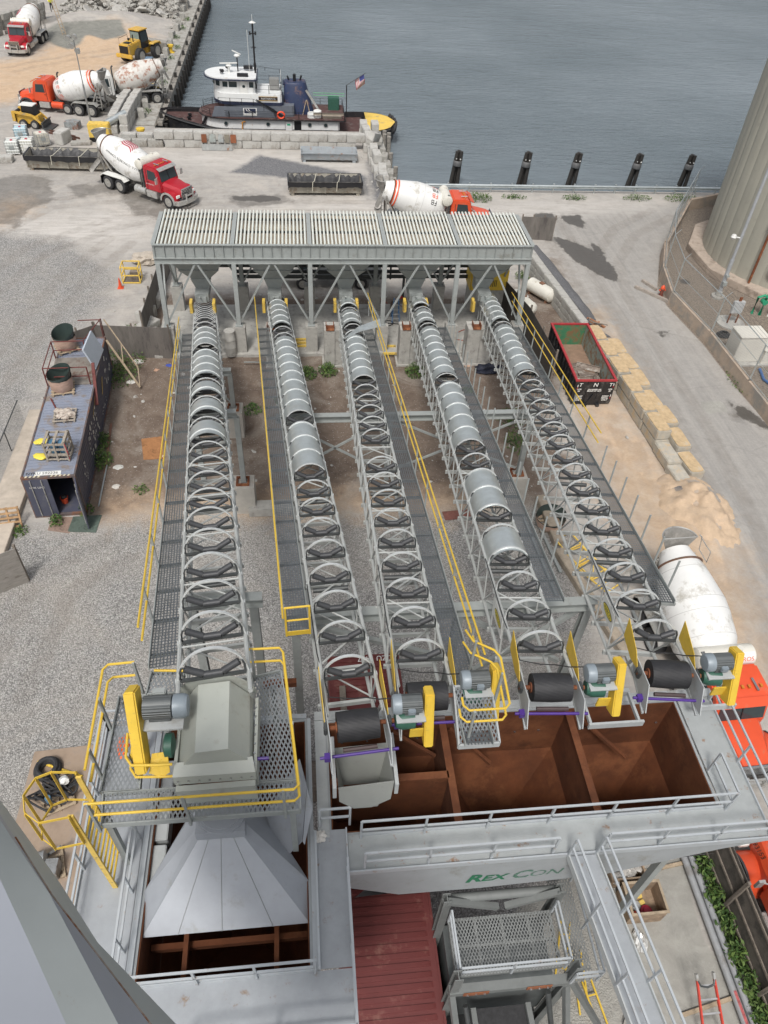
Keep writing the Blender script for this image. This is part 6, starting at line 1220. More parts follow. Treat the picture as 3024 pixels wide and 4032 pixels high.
rp.build('rope_coil', M('aqua_rope', (.30, .52, .55), .8, 0, .2, 8), tug)
for k in range(4): MB().path([(-9.9+math.cos(a)*.5, .9+math.sin(a)*.4, .95+.07*k) for a in [2*math.pi*i/14 for i in range(14)]], .06, 5, closed=True).build('hawser', M('pale_rope', (.4, .36, .28), .9), tug) if k < 2 else None
mb = MB(); mb.path([(-11.6, -.7, 1.6), (-12.4, -2.8, 2.2), (-12.7, -4.6, 2.3)], .04, 5).path([(-11.2, -.6, 1.6), (-12.5, -1.8, 2.3), (-12.75, -3.6, 2.1)], .04, 5); mb.build('mooring_line', M('old_rope', (.24, .21, .17), .9), tug)
MB().path([(-3.9, -2.42, 1.1), (-3.9, -2.5, 2.2), (-3.6, -2.5, 2.35), (-3.6, -2.42, 2.2)], .07, 8).build('vent_pipe', M('orange_pipe', (.7, .3, .03), .5), tug)

# heights and funnel position as surveyed from the photograph
EX = ('porthole', 'life_ring', 'radar', 'searchlight', 'lettering', 'tyre', 'drum_container', 'roof_locker', 'deck_locker')
def tugkids(o):
    for ch in [x for x in bpy.data.objects if x.parent == o]: yield ch; yield from tugkids(ch)
done = set()
for ch in tugkids(tug):
    if ch.data.name in done: continue
    done.add(ch.data.name); vs = ch.data.vertices
    if ch.name.startswith(('funnel', 'exhaust_pipe')):
        for v in vs: v.co.x = .5+(v.co.x-1.75)*.74
    if any(ch.name.startswith(e) for e in EX):
        zc = sum(v.co.z for v in vs)/len(vs); xc = sum(v.co.x for v in vs)/len(vs); dz = (.37+.63*zc if zc > 1 else zc)-zc
        for v in vs: v.co.z = zc+dz+(v.co.z-zc)*.75; v.co.x = xc+(v.co.x-xc)*.85
    else:
        for v in vs:
            if v.co.z > 1: v.co.z = .37+.63*v.co.z
# ================= YARD =================
ORD = 'first second third fourth fifth sixth seventh eighth ninth tenth eleventh twelfth thirteenth fourteenth fifteenth sixteenth seventeenth eighteenth nineteenth twentieth'.split()
def ordn(i): return ORD[i] if i < 20 else 'twenty-'+ORD[i-20] if i < 29 else ('thirtieth' if i == 29 else 'thirty-'+ORD[i-30])
BLK = {}
def block(loc, rot, dims, label, mat=None, group=None, tilt=None, sand=False):
    mat = mat or CONCL; key = (dims, mat.name)
    if key not in BLK:
        L_, W_, H_ = dims; mb = MB(); mb.prism([(-L_/2, 0), (L_/2, 0), (L_/2, H_), (-L_/2, H_)], -W_/2, W_/2, 'y'); o = mb.build('concrete_block', mat, bevel=.045)
        rd = random.Random(len(BLK)); 
        for v in o.data.vertices: v.co += Vector((rd.uniform(-1, 1), rd.uniform(-1, 1), rd.uniform(-1, 1)))*.012
        BLK[key] = o.data
    else: o = bpy.data.objects.new('concrete_block', BLK[key]); COL.objects.link(o)
    o.location = loc; o.rotation_euler = (tilt[0] if tilt else 0, tilt[1] if tilt else 0, rot); tag(o, label, 'concrete block', group)
    if sand:
        L_, W_, H_ = dims; mb = MB(); n = 14; rd = random.Random(int(loc[0]*97+loc[1]*31)); P = []
        for i in range(n):
            a = 2*math.pi*i/n; P.append((math.copysign(abs(math.cos(a))**.3, math.cos(a))*L_*.47*rd.uniform(.97, 1.03), math.copysign(abs(math.sin(a))**.3, math.sin(a))*W_*.49*rd.uniform(.95, 1)))
        mb.prism(P, H_-.005, H_+.025); s_ = mb.build('sand_layer', M('orange_sand', (.50, .37, .22), .95, 0, .22, 3, bump=.5, dirt=(.42, .39, .33), damt=.22, dscale=1.5), o, bevel=.01)
    return o
rr = random.Random(11)
# wall in front of the tugboat
for c in range(2):
    n = 11 if c == 0 else 11
    for i in range(n):
        x = -12.6+i*1.86+(.9 if c == 0 else 0)
        if x > 6.4: continue
        block((x, 78.3+rr.uniform(-.03, .03), c*.72), rr.uniform(-.012, .012), (1.83, .75, .71), f'{ordn(i)} block from the left, {"upper" if c else "lower"} course of the wall before the tugboat', group='block wall before the tugboat')
for i in range(4): block((-18.0+i*1.5, 78.2, 0), .02, (1.45, .7, .62), f'{ORD[i]} low block from the generator toward the wall by the tugboat', CONCD, 'low blocks beside the generator')
for i in range(2): block((-16.2+i*1.6, 79.4, 0), .02, (1.5, .7, .8), f'{ORD[i]} pale block behind the low blocks near the yellow bollard', CONCL, 'low blocks beside the generator')
for j, (x, z, c, w_) in enumerate(((-8.8, .75, (.2, .07, .03), .5), (-8.0, .78, (.33, .36, .34), .6), (-7.2, .78, (.36, .38, .37), .5), (-6.6, .75, (.22, .20, .16), .45), (-6.0, .75, (.26, .09, .04), .55))):
    o = MB().box((0, 0, .38), (w_, .05, .74), Matrix.Rotation(R(-8), 3, 'X')).build('steel_sheet', M('panel%d' % j, c, .6, .1, .2, 4, dirt=(.2, .09, .05), damt=.3)); o.location = (x, 77.82, z-.2)
    tag(o, ['rust brown panel leaning on the block wall, leftmost of five', 'pale grey square panel leaning on the block wall', 'second pale grey panel leaning on the block wall', 'narrow olive panel leaning on the block wall', 'rust brown panel leaning on the block wall, rightmost of five'][j], 'metal panel', 'panels leaning on the block wall')
o = MB().box((0, 0, .3), (2.9, .05, .55), Matrix.Rotation(R(-12), 3, 'X')).build('steel_sheet', M('panel9', (.33, .34, .33), .6, .1, .2, 3, dirt=(.25, .12, .06), damt=.2)); o.location = (-7.6, 77.3, 0); tag(o, 'long low grey sheet leaning at the foot of the block wall', 'metal panel')
# corner wall toward the guardrail
for i in range(9):
    y = 81.5-i*1.72; x = 7.0+.11*i
    block((x+rr.uniform(-.1, .1), y, 0), R(90)+rr.uniform(-.08, .08), (1.65, .75, .75), f'{ORD[i]} lower block from the tugboat along the diagonal corner wall', group='corner wall blocks')
    if i not in (3, 6): block((x+rr.uniform(-.15, .1), y+.3, .76), R(90)+rr.uniform(-.12, .12), (1.65, .75, .75), f'{ORD[i]} upper block from the tugboat along the diagonal corner wall', group='corner wall blocks')
block((7.5, 76.4, 1.5), R(60), (1.6, .75, .75), 'tilted block lying across the top of the corner wall', tilt=(.2, .3)); block((8.2, 81.8, .76), R(90), (1.5, .75, .75), 'pale block beside the yellow tugboat stern, end of the corner wall')
for i in range(7): block((8.5+.06*i, 79.5-i*2.1, .05), R(90)+rr.uniform(-.2, .2), (1.3, .6, .55), f'{ORD[i]} rough half buried block on the quay side of the corner wall', CONCD, 'rough blocks on the quay edge')
# double row by the liners, left
for k, x in enumerate((-18.0, -16.95)):
    for i in range(7):
        block((x+.02*i*i*.6, 82.2+i*1.75, 0), R(90)-.035*i, (1.7, .8, .8), f'{ORD[i]} lower block from the generator in the {"left" if k == 0 else "right"} row of the double wall', group='double block wall'); 
        if i < 6: block((x+.02*i*i*.6, 82.6+i*1.75, .81), R(90)-.035*i, (1.7, .8, .8), f'{ORD[i]} upper block from the generator in the {"left" if k == 0 else "right"} row of the double wall', group='double block wall')
for i in range(14):
    y = 86+i*4.1+rr.uniform(-.8, .8); block((-15.9-.02*i+rr.uniform(-.2, .2), y, .0), R(90)+rr.uniform(-.3, .3), (1.1, .65, .85), f'{ORD[i]} small weathered block from the tugboat along the quay edge', CONCD, 'small blocks along the quay edge')
block((-22.3, 78.8, 0), R(70), (1.6, .9, 1.1), 'large pale block standing alone between the totes and generator'); block((-20.6, 78.4, 0), R(5), (1.9, .8, .25), 'flat grey slab beside the large pale block', CONCD)
for c in range(3):
    for i in range(5):
        block((-38.6+i*.9+c*.1, 117.8+i*2.1, c*.75), R(66), (1.9, .8, .74), f'{ORD[i]} block from the left, {ORD[c]} course of the far corner wall', CONCD, 'far corner block wall')
for c in range(3):
    for i in range(9): block((-30.5+i*1.75, 136.5+.1*i, c*.9), .03, (1.72, .9, .88), f'{ORD[i]} block from the left, {ORD[c]} course of the wall behind the rubble', CONCD, 'block wall behind the rubble')
# rubble heap
mb = MB(); rd = random.Random(5)
def chunk(mb, c, s_, rd):
    o = len(mb.v); mb.blob((0, 0, 0), 1, 1, .28, (s_*rd.uniform(.6, 1.2), s_*rd.uniform(.6, 1), s_*rd.uniform(.3, .7)), rd.random()); mb.xform(Matrix.Translation(c) @ Matrix.Rotation(rd.uniform(0, 6), 4, 'Z') @ Matrix.Rotation(rd.uniform(-.7, .7), 4, 'X'), o)
for k in range(420):
    u = rd.random(); x = -33+u*16.5; y = 129.5+rd.random()*6+abs(u-.5)*1; z = max(0, (y-129.5)*.33)+rd.uniform(0, .3); chunk(mb, (x, y, z), rd.uniform(.15, .6)*(1.5 if rd.random() < .1 else 1), rd)
for k in range(60): chunk(mb, (-16.5+rd.uniform(-1, 1.2), 124+rd.random()*8, .1), rd.uniform(.15, .4), rd)
o = mb.build('rubble_heap', CONCD, smooth=False); o['kind'] = 'stuff'; o['label'] = 'heap of broken concrete rubble'
for k, (x, y, z, a) in enumerate(((-24.6, 130.6, .7, .3), (-29.0, 130.8, .6, 1.2), (-21.5, 131.2, .8, 2.4), (-18.6, 131.0, .6, .9))):
    o = MB().prism([(-1.1, -.5), (.2, -.9), (1.2, -.3), (.9, .7), (-.4, .9), (-1.2, .3)], -.12, .16).build('concrete_slab_piece', CONCL, smooth=False, bevel=.02); o.location = (x, y, z); o.rotation_euler = (.9-.2*k, .3, a); tag(o, f'{ORD[k]} big broken slab standing out of the rubble heap, counted by size', 'broken slab', 'big slabs in the rubble')
mb = MB(); rd = random.Random(8)
for k in range(260): # loose stones over the dirt and yard
    if k < 150: x, y = rd.uniform(-10, 13), rd.choice([rd.uniform(28, 40), rd.uniform(47.5, 56)])
    else: x, y = rd.choice([(rd.uniform(14, 19), rd.uniform(30, 54)), (rd.uniform(6.3, 9), rd.uniform(64, 80)), (rd.uniform(-16, -9), rd.uniform(28, 48))])
    chunk(mb, (x, y, .02), rd.uniform(.04, .16), rd)
o = mb.build('loose_stones', CONCL, smooth=False); o['kind'] = 'stuff'
# mooring bollards
for k, (x, y) in enumerate(((-15.6, 112.0), (-15.3, 94.2), (-15.9, 94.8), (-15.2, 80.6))):
    o = MB().lathe((0, 0, 0), (0, 0, .9), [(0, .42), (.06, .42), (.1, .26), (.55, .24), (.75, .42), (.95, .42), (1, .3)], 18).b2(-.45, .45, -.45, .45, 0, .05).build('mooring_bollard', YEL if k != 2 else YELD); o.location = (x, y, .1 if k < 3 else .0)
    tag(o, ['farthest yellow mooring bollard, by the wheel loader bucket', 'yellow mooring bollard with a rusty chain near the dark scrap', 'dirty yellow bollard against the one with the chain', 'nearest yellow bollard beside the tugboat mooring lines'][k], 'bollard', 'yellow mooring bollards')
# quay timber fendering
TIM = M('quay_timber', (.27, .25, .22), .85, 0, .3, 4, bump=.5, dirt=(.07, .065, .06), damt=.3); PILE = M('wet_pile', (.03, .027, .024), .7, 0, .4, 5, bump=.5)
for k in range(9):
    y0 = 84.5+k*7.4; o = MB().b2(-.26, .26, 0, 7.3, 0, .34).build('timber_beam', TIM, bevel=.02); o.location = (WHX+.42, y0, -.15); tag(o, f'{ORD[k]} length of squared cap timber from the tugboat along the quay', 'timber', 'cap timbers along the quay')
for k in range(27):
    y0 = 85.2+k*2.45; o = MB().tube((0, 0, -3.5), (0, 0, 1.5), .19, 10).build('timber_pile', PILE); o.location = (WHX+.92, y0, -1.6); tag(o, f'{ordn(k)} dark fender pile from the tugboat along the timber quay', 'pile', 'fender piles along the quay')
    if k % 2 == 0: o = MB().b2(-.16, .16, -.16, .16, 0, .5).build('timber_block', PILE); o.location = (WHX+.42, y0+.8, .19); tag(o, f'{ORD[k//2]} short dark block from the tugboat on top of the cap timber', 'timber block', 'short blocks on the cap timber')
for k, (x, y) in enumerate(((9.3, 82.4), (9.7, 81.8), (9.2, 81.4), (9.6, 80.6), (9.3, 76.0), (9.4, 72.4))):
    o = MB().tube((0, 0, -3), (0, 0, 2.1), .22, 12).build('timber_pile', TIM); o.location = (x, y, -1.6); tag(o, f'{ORD[k]} thick grey pile below the tugboat stern at the quay corner', 'pile', 'corner piles at the quay')
# dolphins
BAND = M('cable_band', (.17, .17, .17), .6, .4, .2, 8)
for k, (bx, tx) in enumerate(((15.4, 15.8), (22.3, 22.8), (27.4, 27.9), (33.7, 34.3), (39.2, 40.0))):
    t = thing('mooring_dolphin', f'{ORD[k]} cluster of dark timber piles with a cable band from the left beyond the guardrail', 'dolphin', (bx, 74.4, WZ), 0, 'pile clusters in the water')
    for dx, dy, lx in ((-.42, 0, .0), (.42, -.1, .25), (.05, .45, .12)):
        MB().tube((dx, dy, -2), (dx*.35+.35+lx*.4, dy*.35, 3.35-.1*abs(dx)), .20, 12, .18).build('pile', PILE, t)
    MB().lathe((.31, 0, 2.0), (.33, 0, 2.5), [(0, .42), (.1, .45), (.9, .43), (1, .40)], 16, cap=False).build('cable_band', BAND, t)
    MB().lathe((.1, -.40, 2.75), (.1, -.44, 2.75), [(0, .05), (1, .04)], 8).lathe((.5, -.40, 2.7), (.5, -.44, 2.7), [(0, .07), (1, .05)], 8).build('bolt', WHITE, t)
# guardrail
t = thing('guardrail', 'galvanised road guardrail on the quay edge between the yard and the harbour', 'guardrail', (24, 67.9, 0))
prof = [(-.02, .42), (.05, .50), (-.02, .57), (.05, .66), (-.02, .74)]; x0, x1 = 9.4, 46
mb = MB(); mb.add([(x, 67.75-p[0]*1.5, p[1]) for x in (x0, x1) for p in prof]+[(x, 67.74-p[0]*1.5, p[1]) for x in (x0, x1) for p in prof], [(i, i+1, 6+i, 5+i) for i in range(4)]+[(10+i, 15+i, 16+i, 11+i) for i in range(4)]); mb.build('rail_beam', GALV, t, world=True, smooth=False)
for i in range(19): MB().b2(x0+.3+i*1.98, x0+.42+i*1.98, 67.82, 67.98, 0, .82).build('post', GALV, t, world=True)
o = MB().b2(0, .8, -.02, .02, .2, .6).build('warning_sign', WHITE); o.location = (8.3, 67.5, .3); tag(o, 'small white sign with a red line at the start of the guardrail', 'sign'); MB().b2(.08, .7, -.03, -.021, .42, .46).build('red_line', STR, o)
# washout boxes
LINER = M('black_liner', (.016, .016, .018), .35, 0, .3, 2, bump=.8, bscale=5); BOXG = M('box_grey_tan', (.33, .31, .26), .6, 0, .15, 2, dirt=(.18, .12, .08), damt=.3)
def washbox(lbl, loc, rot, L_, W_, H_, liner=True, fill=None, mat=BOXG, straps=2):
    t = thing('washout_box', lbl, 'skip', loc, rot, 'open steel washout boxes'); z0 = .25
    mb = MB()
    for s_ in (-1, 1): mb.add([(-L_/2, s_*(W_/2-.2), z0), (L_/2, s_*(W_/2-.2), z0), (L_/2, s_*W_/2, H_), (-L_/2, s_*W_/2, H_), (-L_/2, s_*(W_/2-.26), z0), (L_/2, s_*(W_/2-.26), z0), (L_/2, s_*(W_/2-.06), H_), (-L_/2, s_*(W_/2-.06), H_)], [(0, 1, 2, 3), (4, 5, 6, 7), (0, 1, 5, 4), (3, 2, 6, 7), (0, 3, 7, 4), (1, 2, 6, 5)])
    mb.b2(-L_/2, -L_/2+.06, -W_/2+.2, W_/2-.2, z0, H_).b2(L_/2-.06, L_/2, -W_/2+.2, W_/2-.2, z0, H_).b2(-L_/2+.06, L_/2-.06, -W_/2+.26, W_/2-.26, z0, z0+.06); mb.build('box', mat, t)
    for s_ in (-1, 1):
        rb = MB()
        for i in range(5): x = -L_/2+.1+i*(L_-.2)/4; rb.beam((x, s_*(W_/2-.15), z0), (x, s_*(W_/2+.05), H_-.02), .09, .07)
        rb.beam((-L_/2, s_*(W_/2+.02), H_-.03), (L_/2, s_*(W_/2+.02), H_-.03), .1, .08); rb.build('rib', mat, t)
        for x in (-L_/2+.3, L_/2-.3): MB().box((x, s_*(W_/2-.35), .12), (.3, .2, .26)).build('foot', mat, t)
    if liner:
        mb = MB(); n = 30; rd = random.Random(int(L_*100)); P = []
        for i in range(n+1):
            x = -L_/2-.06+(L_+.12)*i/n; j = [rd.uniform(-.035, .035) for _ in range(6)]; dp = .42+rd.uniform(-.06, .06)
            P += [(x, -W_/2-.12+j[0], H_-dp), (x, -W_/2-.08, H_+.03), (x, -W_/2+.04+j[1], H_+.0), (x, -W_/2+.34+j[2], z0+.2), (x, W_/2-.34+j[3], z0+.2), (x, W_/2-.04+j[4], H_), (x, W_/2+.08, H_+.03), (x, W_/2+.12+j[5], H_-dp)]
        mb.add(P, [(i*8+j, i*8+j+1, (i+1)*8+j+1, (i+1)*8+j) for i in range(n) for j in range(7)]); mb.build('liner', LINER, t, fixn=False, angle=80)
        MB().b2(-L_/2-.1, -L_/2+.04, -W_/2, W_/2, H_-.3, H_+.04).b2(L_/2-.04, L_/2+.1, -W_/2, W_/2, H_-.3, H_+.04).build('end_liner', LINER, t)
        for i in range(straps):
            x = -L_/2+L_*(i+1)/(straps+1)*1.0; MB().path([(x-.1, -W_/2-.17, H_-.7), (x-.05, -W_/2-.12, H_+.05), (x+.1, -W_/2+.1, H_+.06), (x+.35, W_/2-.1, H_+.06)], .03, 4).build('strap', M('cream_strap', (.6, .57, .47), .8), t)
    if fill: MB().b2(-L_/2+.1, L_/2-.1, -W_/2+.4, W_/2-.4, .3, fill).build('slurry', M('slurry', (.20, .19, .17), .6, 0, .3, 2, bump=.5, dirt=(.3, .29, .27), damt=.4), t)
    return t
washbox('long steel box lined with black sheet, being filled by the red-cab mixer', (-20.3, 72.3, 0), R(-2), 7.2, 2.1, 1.35, fill=.75)
washbox('black-lined steel box standing alone behind the hopper row', (2.5, 67.4, 0), R(1), 6.4, 2.0, 1.25)
washbox('low grey steel box without liner against the block wall', (3.2, 75.2, 0), 0, 5.4, 1.7, .95, liner=False, mat=M('box_blue_grey', (.33, .36, .38), .5, 0, .12, 2, dirt=(.3, .16, .08), damt=.2), fill=.5)
# liquid totes
CAGE = M('cage_zinc', (.45, .46, .46), .4, .6); 
for k, (u, v, c, rot, lb) in enumerate(((29, 336, (.62, .64, .60), .1, 'white liquid tote with a red cap, nearest to the left edge'), (61, 333, (.66, .66, .60), .05, 'white tote with a white label, right of the nearest one'), (47, 306, (.42, .58, .64), .15, 'pale blue tote standing behind the two front totes'), (91, 318, (.66, .63, .54), R(35), 'cream tote turned on a wooden pallet next to the skid steer'))):
    p = D(u, v); t = thing('liquid_tote', lb, 'tote', (p.x, p.y+.5, 0), rot, 'plastic liquid totes in cages'); MB().b2(-.55, .55, -.5, .5, .18, 1.18).build('bottle', M('tote%d' % k, c, .35, 0, .05, 2), t, bevel=.08)
    cg = MB()
    for i in range(6):
        x = -.56+i*.224
        for s_ in (-1, 1): cg.tube((x, s_*.53, .16), (x, s_*.53, 1.2), .014, 4, cap=False); cg.tube((s_*.58, x*.9, .16), (s_*.58, x*.9, 1.2), .014, 4, cap=False)
    for z in (.2, .45, .7, .95, 1.2): cg.path([(-.58, -.53, z), (.58, -.53, z), (.58, .53, z), (-.58, .53, z)], .014, 4, closed=True)
    cg.build('cage', CAGE, t); MB().lathe((0, 0, 1.18), (0, 0, 1.23), [(0, .12), (1, .12)], 14).build('cap', STR, t)
    MB().b2(-.6, .6, -.5, .5, .1, .15).b2(-.6, -.45, -.5, .5, 0, .1).b2(-.08, .08, -.5, .5, 0, .1).b2(.45, .6, -.5, .5, 0, .1).build('pallet', M('pallet_grey', (.25, .24, .22), .8, 0, .2), t)
    MB().b2(-.25, .2, -.56, -.55, .55, .85).build('label_plate', WHITE if k == 1 else GREY, t)
block((-26.9, 73.6, 0), .05, (2.4, .9, .5), 'wide pale block in front of the nearest white tote', CONCL)
for k, (x, y, L_, a, lb) in enumerate(((-23.0, 80.8, 3.2, R(-30), 'rusty steel channel frame lying between the totes and the large block'), (-22.2, 80.2, 2.6, R(-33), 'second rusty channel lying parallel in the scrap'))):
    o = MB().box((0, .25, .1), (L_, .08, .16)).box((0, -.25, .1), (L_, .08, .16)).box((-L_/3, 0, .1), (.06, .42, .1)).box((L_/3, 0, .1), (.06, .42, .1)).build('rusty_trestle', M('scrap_rust', (.10, .045, .03), .8, 0, .3, 5)); o.location = (x, y, 0); o.rotation_euler = (0, 0, a); tag(o, lb, 'steel frame')
o = MB().prism([(-.7, -.4), (.6, -.5), (.8, .3), (0, .7), (-.6, .4)], 0, .7).build('scrap_bin', M('scrap_grey', (.26, .28, .28), .6, .1, .3, 4, dirt=(.2, .08, .04), damt=.4), smooth=False); o.location = (-22.2, 82.8, 0); tag(o, 'crumpled grey metal scrap piece among the timber beside the skid steer', 'scrap')
o = MB().lathe((0, 0, .6), (1.8, 1.5, 1.2), [(0, .32), (1, .32)], 18).build('steel_culvert', GALV); o.location = (-18.6, 81.2, .4); tag(o, 'short galvanised pipe leaning beside the generator and the double wall', 'pipe')
o = MB().prism([(-1.3, 0), (-.2, .3), (.3, .1), (1.2, .8), (1.4, .1), (1.1, -.3), (0, -.2)], 0, .3).build('scrap_sheet', M('scrap_maroon', (.09, .03, .03), .7, 0, .3, 4), smooth=False); o.location = (-17.6, 98.6, 0); tag(o, 'twisted dark maroon scrap sheet by the double block wall', 'scrap')
t = thing('welding_cart', 'small blue machine cart on the ground behind the wheel loader', 'cart', (-17.3, 104.6, 0)); MB().b2(-.45, .45, -.6, .6, .25, 1.2).build('body', M('blue_grey', (.13, .2, .28), .5), t, bevel=.05); MB().b2(-.6, .6, -.8, .8, .1, .22).lathe((-.55, .4, .22), (-.45, .4, .22), [(0, .2), (1, .2)], 12).build('chassis', DARKST, t)
o = MB().prism([(-.9, 0), (.9, 0), (.8, .6), (-.8, .6)], -.5, .5, 'y').build('small_skip', M('skip_maroon', (.2, .05, .05), .6, 0, .2)); o.location = (-16.6, 112.5, 0); o.rotation_euler = (0, 0, .4); tag(o, 'low maroon tipping box by the loader bucket', 'skip')
# ---------------- people ----------------
SKIN = M('skin', (.35, .2, .14), .6, 0, .05); HAIR = M('hair_dark', (.03, .02, .015), .7)
def person(label, loc, rot, joints, cloth, vest=None, hat=None):
    """joints: dict name->(x,y,z); one skinned surface"""
    t = thing('person', label, 'person', loc, rot); J = joints
    names = ['pelvis', 'chest', 'neck', 'head', 'sl', 'el', 'hl', 'sr', 'er', 'hr', 'kl', 'al', 'tl', 'kr', 'ar', 'tr', 'hipl', 'hipr', 'crown']
    ed = [('pelvis', 'chest'), ('chest', 'neck'), ('neck', 'head'), ('head', 'crown'), ('chest', 'sl'), ('sl', 'el'), ('el', 'hl'), ('chest', 'sr'), ('sr', 'er'), ('er', 'hr'), ('pelvis', 'hipl'), ('hipl', 'kl'), ('kl', 'al'), ('al', 'tl'), ('pelvis', 'hipr'), ('hipr', 'kr'), ('kr', 'ar'), ('ar', 'tr')]
    rad_ = dict(pelvis=.15, chest=.17, neck=.06, head=.095, crown=.08, sl=.075, sr=.075, el=.05, er=.05, hl=.035, hr=.035, hipl=.10, hipr=.10, kl=.07, kr=.07, al=.05, ar=.05, tl=.045, tr=.045)
    me = bpy.data.meshes.new('p'); me.from_pydata([J[n] for n in names], [(names.index(a), names.index(b)) for a, b in ed], [])
    ob = bpy.data.objects.new('p', me); COL.objects.link(ob); sk_ = ob.modifiers.new('s', 'SKIN'); sv = me.skin_vertices[0].data
    for i, n in enumerate(names): sv[i].radius = (rad_[n], rad_[n]); sv[i].use_root = n == 'pelvis'
    su = ob.modifiers.new('u', 'SUBSURF'); su.levels = 2; su.render_levels = 2
    bpy.context.view_layer.update(); m2 = bpy.data.meshes.new_from_object(ob.evaluated_get(bpy.context.evaluated_depsgraph_get())); bpy.data.objects.remove(ob)
    m2.materials.clear()
    for x in (SKIN, cloth[0], cloth[1], BLACK): m2.materials.append(x)
    pel, nk = Vector(J['pelvis']), Vector(J['neck'])
    for p in m2.polygons:
        c = p.center; p.use_smooth = True
        dm = {n: (c-Vector(J[n])).length for n in names}; nn = min(dm, key=dm.get)
        p.material_index = 0 if nn in ('head', 'crown', 'hl', 'hr', 'neck') else (3 if nn in ('tl', 'tr', 'al', 'ar') else (2 if nn in ('kl', 'kr', 'hipl', 'hipr', 'pelvis') else 1))
    b = bpy.data.objects.new('body', m2); COL.objects.link(b); b.parent = t
    hd = Vector(J['head']); f_ = Vector((0, -1, 0))
    if hat: MB().lathe(hd+Vector((0, 0, .05)), hd+Vector((0, 0, .2)), [(0, .145), (.15, .125), (.6, .11), (1, .03)], 16).build('hard_hat', hat, t)
    else: MB().blob(hd+Vector((0, .02, .06)), .115, 2, .03).build('hair', HAIR, t)
    for s_ in (-1, 1):   # hands with fingers
        h = Vector(J['hl' if s_ < 0 else 'hr']); e = Vector(J['el' if s_ < 0 else 'er']); d = (h-e).normalized(); a = d.cross(Vector((0, 1, .1))).normalized(); mb = MB()
        for k in range(4): mb.path([h+a*(.028*(k-1.5)), h+a*(.03*(k-1.5))+d*.07, h+a*(.028*(k-1.5))+d*(.10+.01*(k in (1, 2)))+Vector((0, -.02, -.01))], .009, 5)
        mb.path([h+a*-.03, h+a*-.06+d*.04, h+a*-.06+d*.07], .011, 5); mb.build('hand', SKIN, t)
    return t
VEST = M('vest_yellow', (.70, .72, .08), .6); VESTO = M('vest_orange', (.8, .22, .05), .6)
zf = 2.55
t = person('person in a yellow safety vest and dark cap standing on the leaning ladder', (-31.35, 119.7, 0), R(20),
   dict(pelvis=(0, 0, zf+.9), chest=(0, -.06, zf+1.28), neck=(0, -.12, zf+1.50), head=(0, -.16, zf+1.63), crown=(0, -.16, zf+1.74), sl=(-.2, -.08, zf+1.4), el=(-.27, -.25, zf+1.2), hl=(-.18, -.48, zf+1.15), sr=(.2, -.08, zf+1.4), er=(.27, -.25, zf+1.2), hr=(.18, -.46, zf+1.1), hipl=(-.1, 0, zf+.86), kl=(-.12, -.08, zf+.48), al=(-.12, 0, zf+.1), tl=(-.12, -.14, zf+.04), hipr=(.1, 0, zf+.86), kr=(.12, -.16, zf+.62), ar=(.12, -.05, zf+.3), tr=(.12, -.18, zf+.27)), (VEST, M('dark_trousers', (.03, .035, .05), .8)), hat=M('dark_cap', (.05, .02, .02), .7))
MB().b2(-.17, .17, .10, .125, zf+1.05, zf+1.38).build('vest_panel', VESTO, t)
lt = thing('leaning_ladder', 'long timber coloured ladder leaning against the rear of the far red mixer truck', 'ladder', (-30.5, 119.0, 0)); 
MB().beam((-30.2, 118.0, 0), (-31.3, 119.6, 4.6), .06, .1).beam((-29.7, 117.8, 0), (-30.85, 119.4, 4.6), .06, .1).build('stile', WOODL, lt, world=True)
mb = MB()
for i in range(14): a = i/14+.03; mb.beam(Vector((-30.2, 118.0, 0)).lerp(Vector((-31.3, 119.6, 4.6)), a), Vector((-29.7, 117.8, 0)).lerp(Vector((-30.85, 119.4, 4.6)), a), .04)
mb.build('rung', WOODL, lt, world=True)
t = person('person in a grey shirt and brown trousers bending beside a ladder under the hopper row', (6.2, 45.6, .22), R(80),
   dict(pelvis=(0, 0, .92), chest=(0, -.3, 1.15), neck=(0, -.48, 1.28), head=(0, -.6, 1.36), crown=(0, -.66, 1.46), sl=(-.2, -.4, 1.2), el=(-.24, -.55, .98), hl=(-.2, -.75, .85), sr=(.2, -.4, 1.2), er=(.24, -.6, 1.05), hr=(.18, -.8, 1.0), hipl=(-.1, 0, .88), kl=(-.14, -.12, .48), al=(-.14, .0, .09), tl=(-.14, -.14, .04), hipr=(.1, 0, .88), kr=(.14, .05, .48), ar=(.14, .2, .09), tr=(.14, .06, .04)), (M('grey_shirt', (.22, .22, .23), .8), M('brown_trousers', (.11, .08, .06), .8)), hat=M('red_cap', (.4, .03, .03), .6))
t = thing('step_ladder', 'blue stepladder beside the bending worker under the hopper row', 'ladder', (6.4, 44.6, .22))
MB().beam((-.25, 0, 0), (-.15, .35, 1.7), .05).beam((.25, 0, 0), (.15, .35, 1.7), .05).beam((-.25, .75, 0), (-.15, .4, 1.65), .04).beam((.25, .75, 0), (.15, .4, 1.65), .04).build('stile', M('ladder_blue', (.08, .2, .4), .5), t); mb = MB(); [mb.box((0, .07*i+.06, .3*i+.3), (.44, .1, .03)) for i in range(5)]; mb.build('step', SILV, t)
